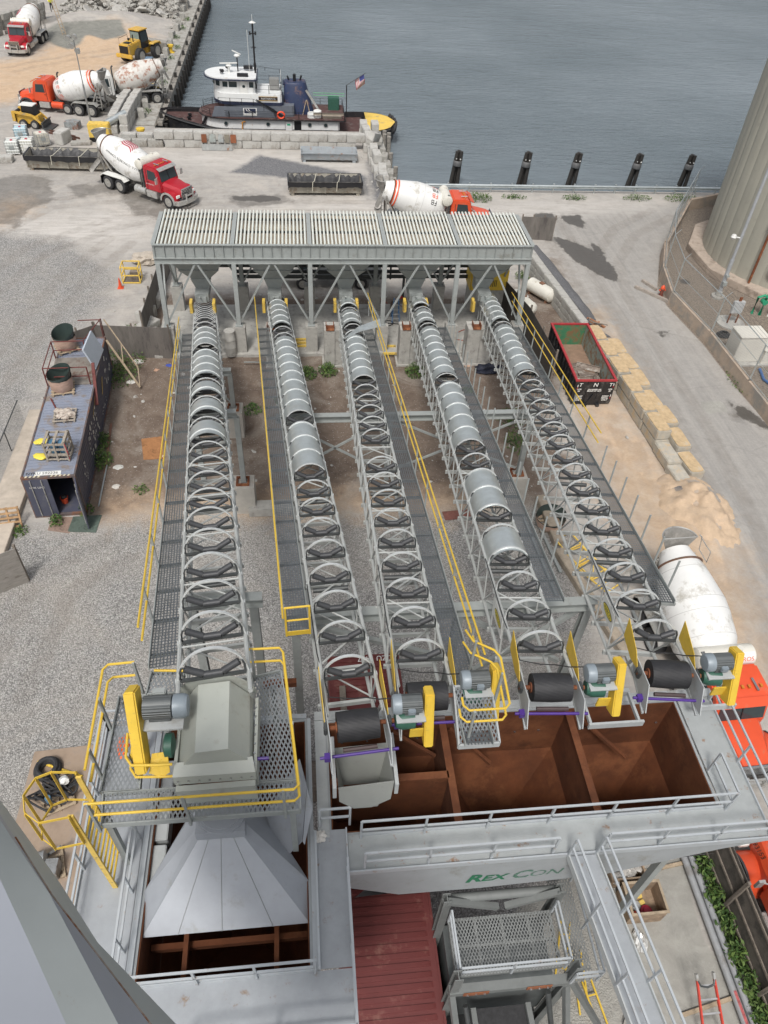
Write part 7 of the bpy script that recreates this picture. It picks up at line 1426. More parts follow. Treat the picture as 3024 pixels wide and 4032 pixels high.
# ================= CONTAINER AND THINGS AROUND IT =================
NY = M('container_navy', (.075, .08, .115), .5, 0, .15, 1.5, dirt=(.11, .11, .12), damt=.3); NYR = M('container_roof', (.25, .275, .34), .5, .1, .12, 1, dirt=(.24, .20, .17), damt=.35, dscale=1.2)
cb_ = n_((345.4, 2026.6)); yawc = R(2.8); W_ = 2.44
cc = Vector((cb_.x-W_/2*math.cos(yawc), cb_.y-W_/2*math.sin(yawc), 0))
tc = thing('shipping_container', 'weathered navy shipping container with open end doors and cargo on its roof', 'container', cc, yawc)
L_, H_ = 12.19, 2.6
for s_ in (-1, 1):
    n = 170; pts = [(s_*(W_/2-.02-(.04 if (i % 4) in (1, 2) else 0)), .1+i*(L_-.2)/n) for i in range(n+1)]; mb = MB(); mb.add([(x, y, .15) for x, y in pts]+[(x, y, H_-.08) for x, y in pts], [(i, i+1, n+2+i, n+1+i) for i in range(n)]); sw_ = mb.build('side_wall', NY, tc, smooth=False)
CW = M('chalk_white', (.6, .6, .58), .7); rd = random.Random(2)
mb = MB()
for y0, y1, z0, z1, nn, s0 in ((3.4, 6.1, .7, 2.1, 46, .11), (9.6, 11.4, .9, 2.2, 14, .15), (7.3, 8.9, .5, .8, 16, .06), (1.2, 1.9, .9, 2.0, 12, .07)):
    for k in range(nn): y, z, s_ = rd.uniform(y0, y1), rd.uniform(z0, z1), s0*rd.uniform(.4, 1.2); mb.add([(W_/2+.008, y-s_, z-s_*.3), (W_/2+.008, y+s_*.3, z-s_), (W_/2+.008, y+s_, z+s_*.4), (W_/2+.008, y-s_*.2, z+s_)], [(0, 1, 2, 3)])
mb.build('lettering', CW, tc, fixn=False, smooth=False)  # faded paint marks as random pale patches, no readable letters
mb = MB(); mb.add([(W_/2+.009, 5.2, 1.9), (W_/2+.009, 5.35, 1.9), (W_/2+.009, 7.0, 2.35), (W_/2+.009, 6.85, 2.35)], [(0, 1, 2, 3)]).add([(W_/2+.009, 8.2, 1.3), (W_/2+.009, 8.4, 1.3), (W_/2+.009, 9.2, 1.9), (W_/2+.009, 9.0, 1.9)], [(0, 1, 2, 3)]).build('yellow_mark', YELD, tc, fixn=False)
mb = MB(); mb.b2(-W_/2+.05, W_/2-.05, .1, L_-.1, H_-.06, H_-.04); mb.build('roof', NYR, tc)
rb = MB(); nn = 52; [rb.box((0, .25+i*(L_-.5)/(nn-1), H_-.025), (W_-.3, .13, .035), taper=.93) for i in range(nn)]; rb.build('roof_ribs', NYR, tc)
CF_ = M('container_edge', (.12, .10, .10), .6, 0, .3, 3, dirt=(.20, .09, .05), damt=.5); mb = MB()
for x in (-1, 1):
    mb.box((x*(W_/2-.04), L_/2, H_-.03), (.08, L_-.2, .07)).box((x*(W_/2-.04), L_/2, .07), (.08, L_-.2, .14))
    for y in (.06, L_-.06): mb.box((x*(W_/2-.07), y, H_/2), (.14, .12, H_+.01))
for y in (.06, L_-.06): mb.box((0, y, H_-.06), (W_-.3, .12, .11)).box((0, y, .08), (W_-.3, .12, .15))
mb.build('corner_frame', CF_, tc); MB().b2(-W_/2+.1, W_/2-.1, L_-.09, L_-.05, .1, H_-.1).b2(-W_/2+.1, W_/2-.1, .12, L_-.1, .16, .18).build('end_wall', NY, tc)
dl = MB().b2(-W_/2+.06, -.06, -.02, .04, .12, H_-.12).build('door', NY, tc); MB().tube((-.35, -.05, .15), (-.35, -.05, H_-.15), .025, 6).tube((-.85, -.05, .15), (-.85, -.05, H_-.15), .025, 6).build('lock_rod', SILV, dl); text_mb('NYK LINE', .16, (-.62, -.03, 2.0), (1, 0, 0), (0, 0, 1), off=.01).build('lettering', WHITE, dl, fixn=False, smooth=False)
a = R(-76); hx = W_/2-.05
dr = MB(); dr.box((hx+math.cos(a)*.57, math.sin(a)*.57, H_/2), (1.14, .05, H_-.24), a); dr = dr.build('door', NY, tc); MB().tube((hx+math.cos(a)*.4-.06, math.sin(a)*.4, .2), (hx+math.cos(a)*.4-.06, math.sin(a)*.4, H_-.2), .025, 6).tube((hx+math.cos(a)*.85-.06, math.sin(a)*.85, .2), (hx+math.cos(a)*.85-.06, math.sin(a)*.85, H_-.2), .025, 6).build('lock_rod', SILV, dr)
mb = MB(); mb.b2(-W_/2+.6, .55, .14, .42, H_-.001, H_+.004); wp = mb.build('number_panel', WHITE, tc); text_mb('NYKU 592236', .24, (-.3, .28, H_+.006), (1, 0, 0), (0, 1, 0), off=.001).build('lettering', BK, wp, fixn=False, smooth=False)
mb = MB(); [mb.add([(x, .005, H_+.012-.0), (x+.09, .005, H_+.012), (x+.14, .13, H_+.012), (x+.05, .13, H_+.012)], [(0, 1, 2, 3)]) for x in [-1.05+i*.19 for i in range(4)]+[.1+i*.19 for i in range(5)]]; mb.build('hazard_stripe', M('pale_stripe', (.6, .55, .4), .6), tc, fixn=False)
def cl(x, y, z=0): v = rz(Vector((x, y, z)), yawc); return Vector((cc.x+v.x, cc.y+v.y, z))
t = thing('bucket', 'orange bucket with dark tools inside the open container door', 'bucket', cl(.1, .8, .18)); MB().lathe((0, 0, 0), (0, 0, .35), [(0, .14), (1, .19)], 18).build('shell', ORANGE, t); MB().blob((0, 0, .33), .16, 2, .2).build('contents', BLACK, t)
# rolled liners
WRAP = M('stretch_wrap', (.48, .33, .26), .5, 0, .25, 3, streak=.3, bump=.4, bscale=12); LIND = M('liner_green_black', (.045, .065, .06), .35, 0, .2, 2)
def roll(lbl, loc, r_=.62, h_=1.15, rot=0):
    t = thing('wrapped_roll', lbl, 'roll', loc, rot, 'stretch wrapped rolls of dark sheet'); z0 = .14
    MB().lathe((0, 0, z0), (0, 0, z0+h_*.62), [(0, r_*.86), (.1, r_*.92), (.5, r_*.98), (1, r_*1.02)], 10, cap=False).build('wrapping', WRAP, t, angle=60)
    n = 30; mb = MB(); vs = []
    for i in range(n+1): a = 2*math.pi*1.12*i/n; rr_ = r_*(.96-.05*i/n); zz_ = z0+h_*(.86+.16*math.sin(a+1)); vs += [(math.cos(a)*rr_*1.06, math.sin(a)*rr_*1.06, zz_), (math.cos(a)*rr_*.9, math.sin(a)*rr_*.9, z0+.05)]
    mb.add(vs, [(2*i, 2*i+1, 2*i+3, 2*i+2) for i in range(n)]); mb.build('rolled_sheet', LIND, t, fixn=False)
    mb = MB(); [mb.b2(-.6, .6, y-.06, y+.06, .1, .13) for y in (-.5, -.25, 0, .25, .5)]; [mb.b2(x-.05, x+.05, -.56, .56, 0, .1) for x in (-.5, 0, .5)]; mb.build('pallet', WOODL, t)
roll('wrapped roll of dark sheet on the container roof, the one nearer the camera', cl(-.35, 7.0, H_), rot=.2); roll('wrapped roll of dark sheet beyond the rusty rail frame, at the far roof end', cl(-.75, 11.0, H_), rot=.5)
roll('wrapped roll with cardboard scraps inside, on the ground under the fifth conveyor', tuple(D(1185, 1135)), .75, .7)
t = thing('rusty_rail_frame', 'rusty red steel railing frame around the boarded part of the container roof', 'railing', cl(0, 9.2, H_)); RR_ = M('rail_rust', (.13, .03, .025), .7, 0, .2, 5)
Fp = [cl(-1.2, 7.4, H_), cl(1.0, 7.4, H_), cl(-1.2, 10.0, H_), cl(.5, 10.0, H_)]
mb = MB()
for h_ in (.55, 1.1):
    u_ = Vector((0, 0, h_)); mb.tube(Fp[0]+u_, Fp[1]+u_, .03, 6).tube(Fp[0]+u_, Fp[2]+u_, .03, 6).tube(Fp[2]+u_, Fp[3]+u_, .03, 6)
mb.build('rail', RR_, t, world=True)
for p in Fp: MB().tube(p, p+Vector((0, 0, 1.1)), .035, 6).build('post', RR_, t, world=True)
for x0, y0, x1, y1 in ((.5, 10, 1.15, 12.3), (-.1, 12.2, 1.1, 12.2)): MB().tube(cl(x0, y0, H_+1.1), cl(x1, y1, H_+1.1), .03, 6).tube(cl(x1, y1, H_), cl(x1, y1, H_+1.1), .03, 6).build('far_rail', RR_, t, world=True)
o = MB().box((0, 0, .03), (2.3, 2.6, .05), yawc).build('plywood_deck', M('roof_board', (.21, .19, .165), .85, 0, .25, 2, dirt=(.12, .07, .05), damt=.35)); o.location = cl(-.05, 8.7, H_); tag(o, 'weathered plywood deck on the container roof between the rails', 'plywood')
o = MB().box((0, 0, 0), (.1, 1.9, 1.3), Matrix.Rotation(R(-18), 3, 'Y') @ Matrix.Rotation(yawc-.1, 3, 'Z')).build('signboard', M('panel_pale_blue', (.45, .50, .56), .4, 0, .05)); o.location = cl(1.0, 9.6, H_+.75); tag(o, 'pale blue-grey panel standing upright at the container roof edge', 'panel')
o = MB().beam((0, 0, 0), (.25, -1.9, -1.4), .16, .12).build('steel_beam', RR_); o.location = cl(1.15, 8.3, H_+.75); tag(o, 'thick dark red steel member leaning off the container side', 'steel beam')
t = thing('roof_ladder', 'pale timber ladder ramp leaning on the far corner of the container', 'ladder', cl(1.9, 11.2, 0)); MB().beam(cl(1.3, 12.4, 3.6), cl(2.9, 11.0, 1.2), .06).beam(cl(1.3, 11.8, 2.6), cl(2.9, 10.4, .2), .12, .04).beam(cl(2.1, 11.7, 2.4), cl(2.1, 11.1, 1.4), .05).beam(cl(2.9, 11.0, 1.2), cl(2.9, 10.4, .2), .05).build('frame', WOODL, t, world=True)
PALM = M('pallet_wood', (.33, .29, .24), .85, 0, .25, 6)
def pallet(mb, c, rot=0, z=0):
    o = len(mb.v); [mb.b2(-.55, .55, y-.05, y+.05, .1, .13) for y in (-.48, -.24, 0, .24, .48)]; [mb.b2(x-.04, x+.04, -.52, .52, 0, .1) for x in (-.5, 0, .5)]; mb.xform(Matrix.Translation(c) @ Matrix.Rotation(rot, 4, 'Z'), o); return mb
t = thing('loaded_pallet', 'pallet of crumpled brown paper bags in the middle of the container roof', 'pallet', cl(.1, 4.6, H_)); pallet(MB(), (0, 0, 0), .1).build('pallet', PALM, t); mb = MB(); rd = random.Random(3); [mb.blob((rd.uniform(-.35, .35), rd.uniform(-.35, .35), .2), .2, 2, .3, (1, 1, .6), k) for k in range(9)]; mb.build('paper_bags', M('paper_bag', (.48, .42, .36), .8, 0, .3, 6, dirt=(.12, .06, .04), damt=.35, dscale=4), t)
t = thing('slatted_crate', 'grey slatted timber crate holding blue drums on the container roof edge', 'crate', cl(.35, 1.6, H_)); mb = pallet(MB(), (0, 0, 0))
for z in (.35, .65, .95): mb.b2(-.5, .5, -.5, -.46, z, z+.1).b2(-.5, .5, .46, .5, z, z+.1).b2(-.5, -.46, -.46, .46, z, z+.1).b2(.46, .5, -.46, .46, z, z+.1)
for x, y in ((-.48, -.48), (.48, -.48), (-.48, .48), (.48, .48), (0, -.48)): mb.b2(x-.04, x+.04, y-.04, y+.04, .13, 1.1)
mb.b2(-.5, -.38, -.5, .5, 1.06, 1.1).b2(-.06, .06, -.5, .5, 1.06, 1.1).b2(.38, .5, -.5, .5, 1.06, 1.1); mb.build('slats', PALM, t); BLU = M('drum_blue', (.08, .18, .28), .4)
for x in (-.2, .22): MB().lathe((x, 0, .15), (x, 0, .85), [(0, .17), (.02, .19), (.98, .19), (1, .15)], 16).build('drum', BLU, t)
MB().path([(.5, -.5, 1.1), (.56, -.55, .6), (.54, -.5, .1)], .02, 5).build('strap', STR, t)
for k, (x, y, a, lb) in enumerate(((-.7, 2.6, .2, 'flat yellow bag lying on the container roof, farther one'), (-.55, 1.45, -.3, 'crumpled yellow bag beside the slatted crate'))):
    o = MB().blob((0, 0, .08), .35, 3, .12, (1, .62, .22), k+4).build('yellow_bag', M('bag_yellow', (.75, .62, .08), .6, 0, .1)); o.location = cl(x, y, H_); o.rotation_euler = (0, 0, a); tag(o, lb, 'bag')
o = MB().beam((0, 0, 0), (.45, -.9, 0), .07, .05).build('rusty_bar', RR_); o.location = cl(-.85, 6.2, H_+.03); tag(o, 'short rusty bar lying on the left side of the container roof', 'bar')
# concrete strip left of the container
o = MB().b2(-15.4, -14.0, 24.0, 35.4, .0, .32).build('concrete_ramp', M('sandy_concrete', (.46, .40, .33), .9, 0, .2, 1.5), kind='structure', bevel=.02); 
GBOARD = M('grey_board', (.16, .145, .13), .85, 0, .3, 3, streak=4, bump=.3, dirt=(.09, .08, .075), damt=.4)
def fence(lbl, pts, h_, npost=3, mat=GBOARD, rails=True, name='plywood_fence', railside=-1, t_=.03):
    a = Vector(pts[0]); t = thing(name, lbl, 'fence', a); 
    for p, q in zip(pts[:-1], pts[1:]):
        p, q = Vector(p), Vector(q); up_ = Vector((0, 0, h_)); d = (q-p).normalized(); nn = d.cross(Vector((0, 0, 1)))*railside
        MB().plate([p, q, q+up_, p+up_], t_, nrm=nn*-1).build('board_panel', mat, t, world=True)
        for z in ((.25, .55, .92) if rails else ()): MB().beam(p+up_*z+nn*.05, q+up_*z+nn*.05, .05, .09).build('fence_rail', WOOD, t, world=True)
        for i in range(npost): s_ = p.lerp(q, i/(npost-1)); MB().beam(s_+nn*.09, s_+nn*.09+up_*1.08, .1, .1).build('fence_post', WOOD, t, world=True)
    return t
fence('dark plywood fence panels standing behind the far end of the container', [cl(-1.6, 13.0), cl(.2, 14.2), cl(4.6, 13.6)], 2.2)
fence('weathered grey board fence running up beside the left end of the hopper row', [(-9.9, 42.8, 0), (-9.75, 47.5, 0), (-9.4, 54.0, 0)], 2.1, 4)
fence('grey plywood panels with props in front of the container doors', [(-16.5, 21.9, 0), (-14.2, 22.0, 0), (-12.6, 22.9, 0)], 2.2, 2, M('pale_plywood', (.27, .25, .225), .85, 0, .2, 3, streak=.3, dirt=(.16, .14, .12), damt=.3), rails=False)
fence('short dark board fence end beyond the right corner of the hopper row', [(18.2, 58.1, 0), (20.9, 57.9, 0)], 1.9, 4)
fence('tall dark board fence along the right side of the fifth conveyor', [(14.0, 46.5, 0), (14.9, 42.5, 0), (15.2, 37.2, 0)], 2.5, 3, M('dark_board', (.055, .048, .042), .85, 0, .3, 4, streak=6, bump=.3))
t = thing('wire_fence', 'low wire mesh fence panel to the left of the container', 'fence', tuple(D(0, 990))); WIRE = grate_mat('chain_link', (.33, .34, .34), 9, 9, .43, .6, diamond=True)
a, b = D(-5, 1050), D(52, 905); MB().quad(a, b, b+Vector((0, 0, 1.3)), a+Vector((0, 0, 1.3))).build('mesh', WIRE, t, world=True, fixn=False); MB().tube(a+Vector((0, 0, 1.3)), b+Vector((0, 0, 1.3)), .03).tube(a.lerp(b, .5), a.lerp(b, .5)+Vector((0, 0, 1.3)), .03).build('frame', DARKST, t, world=True)
t = thing('wood_pallet', 'worn timber pallet leaning on the plywood panels at the left edge', 'pallet', tuple(D(25, 1133))); o = pallet(MB(), (0, 0, 0)).build('pallet', M('pallet_orange', (.40, .25, .13), .8, 0, .3, 6), t); o.rotation_euler = (R(68), 0, R(8)); o.location = (0, 0, .5)
for k, (pts, c, lb) in enumerate(((((103, 1145), (112, 1115), (160, 1117), (150, 1152)), (.27, .19, .15), 'brown plywood sheet on the ground at the container door'), (((146, 1148), (158, 1116), (220, 1112), (207, 1150)), (.09, .12, .10), 'green plywood sheet on the ground under the open door'), (((305, 948), (352, 942), (352, 990), (310, 993)), (.36, .17, .07), 'orange-brown rusted sheet on the dirt left of the conveyors'), (((955, 1105), (1012, 1100), (1018, 1118), (962, 1123)), (.22, .09, .07), 'reddish board lying on the gravel under the fourth conveyor'))):
    P = [D(u, v, .03+.01*k) for u, v in pts]; cen = sum(P, Vector())/4; o = MB().plate([p-cen for p in P], .03, nrm=(0, 0, 1)).build('sheet_board', M('board%d' % k, c, .85, 0, .25, 2.5, dirt=tuple(x*.5 for x in c), damt=.35)); o.location = cen; tag(o, lb, 'board')
o = MB().tube((0, 0, 0), tuple(D(213, 1093)-D(231, 1005)), .045, 8).build('steel_pipe', GALV); o.location = D(231, 1005, .06); tag(o, 'thin galvanised pipe lying on the dirt right of the container', 'pipe')
o = MB().beam((0, 0, 0), tuple(D(229, 1010, .05)-D(242, 905, .05)), .12, .06).build('steel_channel', M('channel_rust', (.2, .1, .07), .8, 0, .2)); o.location = D(240, 915, .06); tag(o, 'rusty channel lying on the dirt beside the container', 'steel bar')
# blocks and barrier by the left hopper leg
for k, (u, v, a) in enumerate(((318, 690, R(70)), (322, 718, R(60)), (326, 742, R(50)), (336, 655, R(80)))):
    p = D(u, v); block((p.x, p.y, 0), a, (1.5, .8, .8), f'{ORD[k]} tilted pale block below the board fence near the left hopper pier', CONCL, 'blocks near the left hopper pier', tilt=(.1*k, .05))
t = thing('yellow_lift_frame', 'yellow steel work basket standing on the dust left of the hopper row', 'work basket', tuple(D(287, 605))); 
mb = MB()
for x in (-.6, .6):
    for y in (-.5, .5): mb.beam((x, y, 0), (x, y, 1.2), .07)
for z in (.05, .6, 1.2): mb.beam((-.6, -.5, z), (.6, -.5, z), .07).beam((-.6, .5, z), (.6, .5, z), .07).beam((-.6, -.5, z), (-.6, .5, z), .07).beam((.6, -.5, z), (.6, .5, z), .07)
mb.build('cage', YELD, t); MB().b2(-.5, .5, -.4, .4, .06, .12).box((.2, .1, .4), (.6, .4, .5)).build('floor', WOOD, t)
t = thing('traffic_cone', 'orange traffic cone on the dusty ground left of the hopper row', 'cone', tuple(D(261, 622))); MB().b2(-.2, .2, -.2, .2, 0, .04).build('base', ORANGE, t); MB().lathe((0, 0, .04), (0, 0, .75), [(0, .15), (1, .03)], 16).build('body', ORANGE, t)
o = MB().blob((0, 0, .35), .9, 3, .2, (1.2, .7, .5), 9).build('folded_tarp', M('tan_fabric', (.42, .37, .31), .9, 0, .2)); o.location = D(318, 568); tag(o, 'bundled tan fabric beside the left end of the hopper row', 'tarp')
o = MB().blob((0, 0, .15), .75, 3, .3, (1.2, .6, .35), 12).build('blue_black_tarp', M('navy_fabric', (.012, .015, .03), .7, 0, .3)); o.location = D(1056, 802); tag(o, 'dark navy tarpaulin heap on the dirt between the fourth and fifth conveyors', 'tarp')
for k, (u, v, ln, a) in enumerate(((652, 733, 1.6, .02), (652, 740, 1.5, -.02), (652, 747, 1.5, .03), (840, 747, .9, 0), (842, 763, .9, .0))):
    p = D(u, v, .3); o = MB().box((0, 0, 0), (ln, .12, .12)).build('yellow_bar', YELD); o.location = (p.x, p.y, .3 if k < 3 else .28); o.rotation_euler = (0, 0, a); tag(o, f'{ORD[k]} yellow bar from the left lying on the concrete slab under the conveyors', 'bar', 'yellow bars on the slab')
# ================= DUMPSTER =================
db = n_((2396.7, 1592.5)); yd = R(-1.3); t = thing('roll_off_dumpster', 'black roll-off dumpster with a red rim and green inside holding scrap', 'dumpster', (db.x-1.22, db.y, 0), yd); L_, H_, W_ = 6.45, 1.72, 2.44
DBK = M('dumpster_black', (.018, .018, .02), .4, 0, .3, 3, dirt=(.09, .085, .08), damt=.3); DGR = M('dumpster_green', (.05, .20, .10), .6, 0, .2, 2, dirt=(.20, .12, .06), damt=.5, dscale=2); DGY = M('dumpster_grey', (.26, .31, .28), .6, 0, .15, 2, dirt=(.24, .12, .06), damt=.5, dscale=1.8)
MB().b2(-1.22, -1.17, 0, L_, .2, H_).b2(1.17, 1.22, 0, L_, .2, H_).b2(-1.17, 1.17, 0, .05, .2, H_).b2(-1.17, 1.17, L_-.05, L_, .2, H_).b2(-1.2, 1.2, .0, L_, .1, .19).build('shell', DBK, t)
MB().b2(-1.16, -1.15, .06, L_-.06, .25, H_-.02).b2(1.15, 1.16, .06, L_-.06, .25, H_-.02).build('side_lining', DGY, t); MB().b2(-1.14, 1.14, L_-.07, L_-.06, .25, H_-.02).build('end_lining', DGR, t); MB().b2(-1.14, 1.14, .06, .07, .25, H_-.02).build('end_lining', DGR, t)
MB().b2(-1.14, 1.14, .08, L_-.08, .22, .26).build('floor', M('dumpster_floor', (.24, .16, .11), .85, 0, .25, 2, streak=.3), t)
RIMR = M('rim_red', (.36, .035, .04), .5, 0, .15, 4); MB().b2(-1.27, -1.13, -.04, L_+.04, H_, H_+.1).b2(1.13, 1.27, -.04, L_+.04, H_, H_+.1).b2(-1.13, 1.13, -.04, .08, H_, H_+.1).b2(-1.13, 1.13, L_-.08, L_+.04, H_, H_+.1).build('rim', RIMR, t)
for i in range(11):
    for s_ in (-1, 1): MB().prism([(.3+i*.58, .2), (.42+i*.58, .2), (.42+i*.58, H_-.05), (.3+i*.58, H_-.05)], s_*1.221, s_*1.30, 'x').build('side_rib', DBK, t)
for x in (-.35, .35): MB().b2(x-.12, x+.12, -.06, -.001, .1, H_-.02).build('front_rib', DBK, t)
fp = MB().b2(-1.16, 1.16, -.012, -.002, .25, H_-.02).build('front_plate', DBK, t)
for tx, x, z, s_ in (('T', -.92, 1.50, .34), ('N', 0, 1.50, .38), ('T', .92, 1.50, .34), ('246 HARPER AVE\nBRONX NY 10270', 0, 1.12, .11), ('1270\n20', -.95, 1.12, .13), ('1270\n20', .95, 1.12, .13), ('SCRAP\nMETAL\nONLY', -.85, .55, .14), ('SCRAP\nMETAL\nONLY', .78, .55, .14)):
    text_mb(tx, s_, (x, -.065, z), (1, 0, 0), (0, 0, 1), off=.003, bold=.006, shear=.1).build('lettering', WHITE, fp, fixn=False, smooth=False)
for x, z in ((-1.08, 1.35), (1.1, 1.45), (-1.08, .62), (1.1, .65)): MB().b2(x-.025, x+.025, -.07, -.062, z, z+.16).build('reflector', WHITE, fp); MB().b2(x-.025, x+.025, -.07, -.062, z-.14, z-.001).build('reflector', RIMR, fp)
MB().prism([(-.35, .1), (.35, .1), (0, .85)], -.10, -.065, 'y').b2(-.5, -.3, -.25, 0, .02, .18).b2(.3, .5, -.25, 0, .02, .18).build('hook_frame', DBK, t)
SC = M('scrap_sheet_m', (.20, .16, .13), .7, .1, .4, 3, dirt=(.38, .36, .32), damt=.4)
for k, (x, y, z, sx, sy, rx, ry, rz_) in enumerate(((-.3, 1.6, .5, 1.1, .9, .2, .1, .5), (.3, 1.3, .55, 1.3, .6, -.2, .1, -.1), (.5, 1.9, .6, 1.5, .35, .5, 0, -.45), (-.2, .8, .5, 1.6, .7, .3, 0, .03), (.6, .9, .7, .7, .3, .6, .3, 1.0), (-.5, 2.3, .35, 1.1, .5, 0, .1, .2))):
    o = MB().box((0, 0, 0), (sx, sy, .04)).box((0, sy/2, .04), (sx, .04, .1)).build('scrap_sheet', SC); o.matrix_world = Matrix.Translation((db.x-1.22+x*.9, db.y+.2+y*1.25, z+.35)) @ Matrix.Rotation(rz_, 4, 'Z') @ Matrix.Rotation(rx, 4, 'X') @ Matrix.Rotation(ry, 4, 'Y'); tag(o, f'{ORD[k]} bent sheet from the top of the scrap lying in the dumpster', 'scrap metal', 'scrap sheets in the dumpster')
# ---- block wall and gravel bank right of the hoppers ----
wa, wb = Vector((17.6, 54.2, 0)), Vector((18.9, 42.6, 0)); dd = (wb-wa); ang = math.atan2(dd.y, dd.x); n = 7; ln = dd.length/n
for c in range(3):
    for i in range(n): p = wa.lerp(wb, (i+.5)/n); block((p.x, p.y, c*.46), ang, (round(ln-.03, 2), .6, .45), f'{ORD[i]} block from the hoppers, {("bottom", "middle", "top")[c]} course of the wall above the gas tanks', CONC, 'retaining block wall by the road')
for i in range(3):
    for c in range(3): block((15.0+i*.85+.3, 54.9-.05*i, c*.46), 0, (.83, .5, .45), f'{ORD[i]} block from the left, {("bottom", "middle", "top")[c]} course of the short return wall', CONC, 'short return wall blocks')
mb = MB(); P = []
for i in range(13):
    p = wa.lerp(wb, i/12); nx_ = Vector((-dd.y, dd.x, 0)).normalized(); nx_ = nx_ if nx_.x > 0 else -nx_; fade = 1 if i < 11 else .6
    for o_, z in ((.3, 1.34), (.9, 1.25+rr.uniform(-.05, .05)), (1.5, .7*fade), (2.3, .02)): q_ = p+nx_*(o_+rr.uniform(-.05, .05)); P.append((q_.x, q_.y, z*fade if o_ > .3 else z))
mb.add(P, [(i*4+j, i*4+j+1, (i+1)*4+j+1, (i+1)*4+j) for i in range(12) for j in range(3)]).build('gravel_bank', M('dark_gravel', (.13, .13, .135), .95, 0, .5, 14, bump=1, bscale=12), kind='structure')
# orange dusted blocks down the road side
OB = M('yellowish_concrete', (.43, .40, .34), .9, 0, .2, 3, bump=.5, dirt=(.48, .36, .22), damt=.4)
bl_ = [(19.5, 41.4), (19.6, 39.5), (19.75, 37.6), (19.9, 35.6), (20.0, 33.7), (20.15, 31.8), (20.2, 30.0)]
for i, (x, y) in enumerate(bl_):
    block((x, y, 0), R(93), (1.84, .85, .62), f'{ORD[i]} lower block from the dumpster end in the dusty wall, left column', OB, 'dusty block wall by the road')
    if i < 6: block((x-.03, y+.15, .63), R(93)+rr.uniform(-.03, .03), (1.84, .85, .62), f'{ORD[i]} sand covered upper block from the dumpster end, left column', OB, 'dusty block wall by the road', sand=True)
for i, (x, y, z) in enumerate(((20.45, 40.2, .25), (20.55, 38.35, .3), (20.65, 36.5, .32), (20.8, 34.65, .1), (20.95, 32.8, .3), (21.05, 30.95, .1), (21.1, 29.1, -.15), (20.25, 28.2, -.3), (20.9, 27.1, -.35))):
    block((x, y, z), R(94)+rr.uniform(-.06, .1), (1.8, .85, .8), f'{ORD[i]} sand topped block from the dumpster end in the road side column', OB, 'dusty block wall by the road', sand=i < 7)
t = thing('board_pile', 'pile of broken pallets and boards on the sand beside the dumpster', 'timber pile', (19.5, 43.3, .5)); rd = random.Random(6)
for k in range(16): o = MB().box((0, 0, 0), (rd.uniform(.6, 1.5), .12, .03)).build('board', rd.choice([WOODL, WOOD, M('board_red_brown', (.3, .13, .06), .8)]), t); o.location = (rd.uniform(-.5, .7), rd.uniform(-.8, .6), .15+k*.03); o.rotation_euler = (rd.uniform(-.2, .2), rd.uniform(-.2, .2), rd.uniform(-1.2, .6))
# ================= TANK YARD =================
t = thing('storage_tank', 'huge ribbed olive-grey storage tank at the right edge', 'tank', (40.3, 54.0, 0)); TC = (40.3, 54.0); TR = 7.4
TKM = M('tank_cladding', (.37, .36, .305), .55, .1, .05, .4, dirt=(.31, .30, .255), damt=.15)
mb = MB(); n = 220; vs = []
for z in (.55, 30):
    for i in range(n): a = 2*math.pi*i/n; r_ = TR-(.06 if i % 5 == 0 else 0); vs.append((TC[0]+math.cos(a)*r_, TC[1]+math.sin(a)*r_, z))
mb.add(vs, [(i, (i+1) % n, n+(i+1) % n, n+i) for i in range(n)]+[tuple(range(n, 2*n))]).build('tank_wall', TKM, t, world=True, angle=20)
mb = MB(); n = 12; mb.prism([(TC[0]+math.cos(2*math.pi*(i+.5)/n)*8.6, TC[1]+math.sin(2*math.pi*(i+.5)/n)*8.6) for i in range(n)], 0, .55).build('base_ring', M('pad_pinkish', (.40, .33, .27), .9, 0, .15, 2, bump=.4, dirt=(.25, .2, .16), damt=.3), t, world=True, bevel=.03)
def onT(ang, z, off=.05): return Vector((TC[0]+math.cos(R(ang))*(TR+off), TC[1]+math.sin(R(ang))*(TR+off), z))
MB().path([onT(216, .6, .3), onT(216, 5.2, .3), onT(216, 5.4, .3)], .09, 8).build('rusty_pipe', RUST, t, world=True)
MB().path([onT(221, 13, .5), onT(216, 5.4, .5), onT(233, 3.8, .5)], .13, 8).build('white_pipe', WHITE, t, world=True)
MB().lathe(onT(228, 1.9, 0), onT(228, 1.9, .25), [(0, .62), (.8, .62), (1, .5)], 24).build('manhole_cover', SILV, t, world=True)
rw = [D(1560, 436), D(1480, 452), D(1428, 545), D(1424, 600), D(1442, 655), D(1522, 742), D(1602, 847), D(1690, 960)]
t = thing('retaining_wall', 'long low concrete kerb wall curving round the tank yard', 'wall', rw[3]); WLM = M('wall_sandy', (.40, .32, .25), .9, 0, .15, 1.5, bump=.4, dirt=(.28, .26, .23), damt=.45, dscale=.8)
t['label'] = 'low sandy concrete wall curving round the gravel yard of the big tank'
for a, b in zip(rw[:-1], rw[1:]): d = (b-a).normalized(); nn = Vector((d.y, -d.x, 0)); nn = nn if nn.x > 0 else -nn; MB().plate([a+Vector((0, 0, .95)), b+d*.1+Vector((0, 0, .95)), b+d*.1+nn*.3+Vector((0, 0, .95)), a+nn*.3+Vector((0, 0, .95))], .98, nrm=(0, 0, 1)).build('wall_segment', WLM, t, world=True)
t = thing('chain_link_fence', 'tall chain link fence with barbed wire arms on the curved wall of the tank yard', 'fence', rw[2]); LINK = grate_mat('link_mesh', (.40, .42, .42), 7, 7, .455, .6, diamond=True)
f2 = [p+Vector((.15, 0, .95)) for p in rw[1:]]
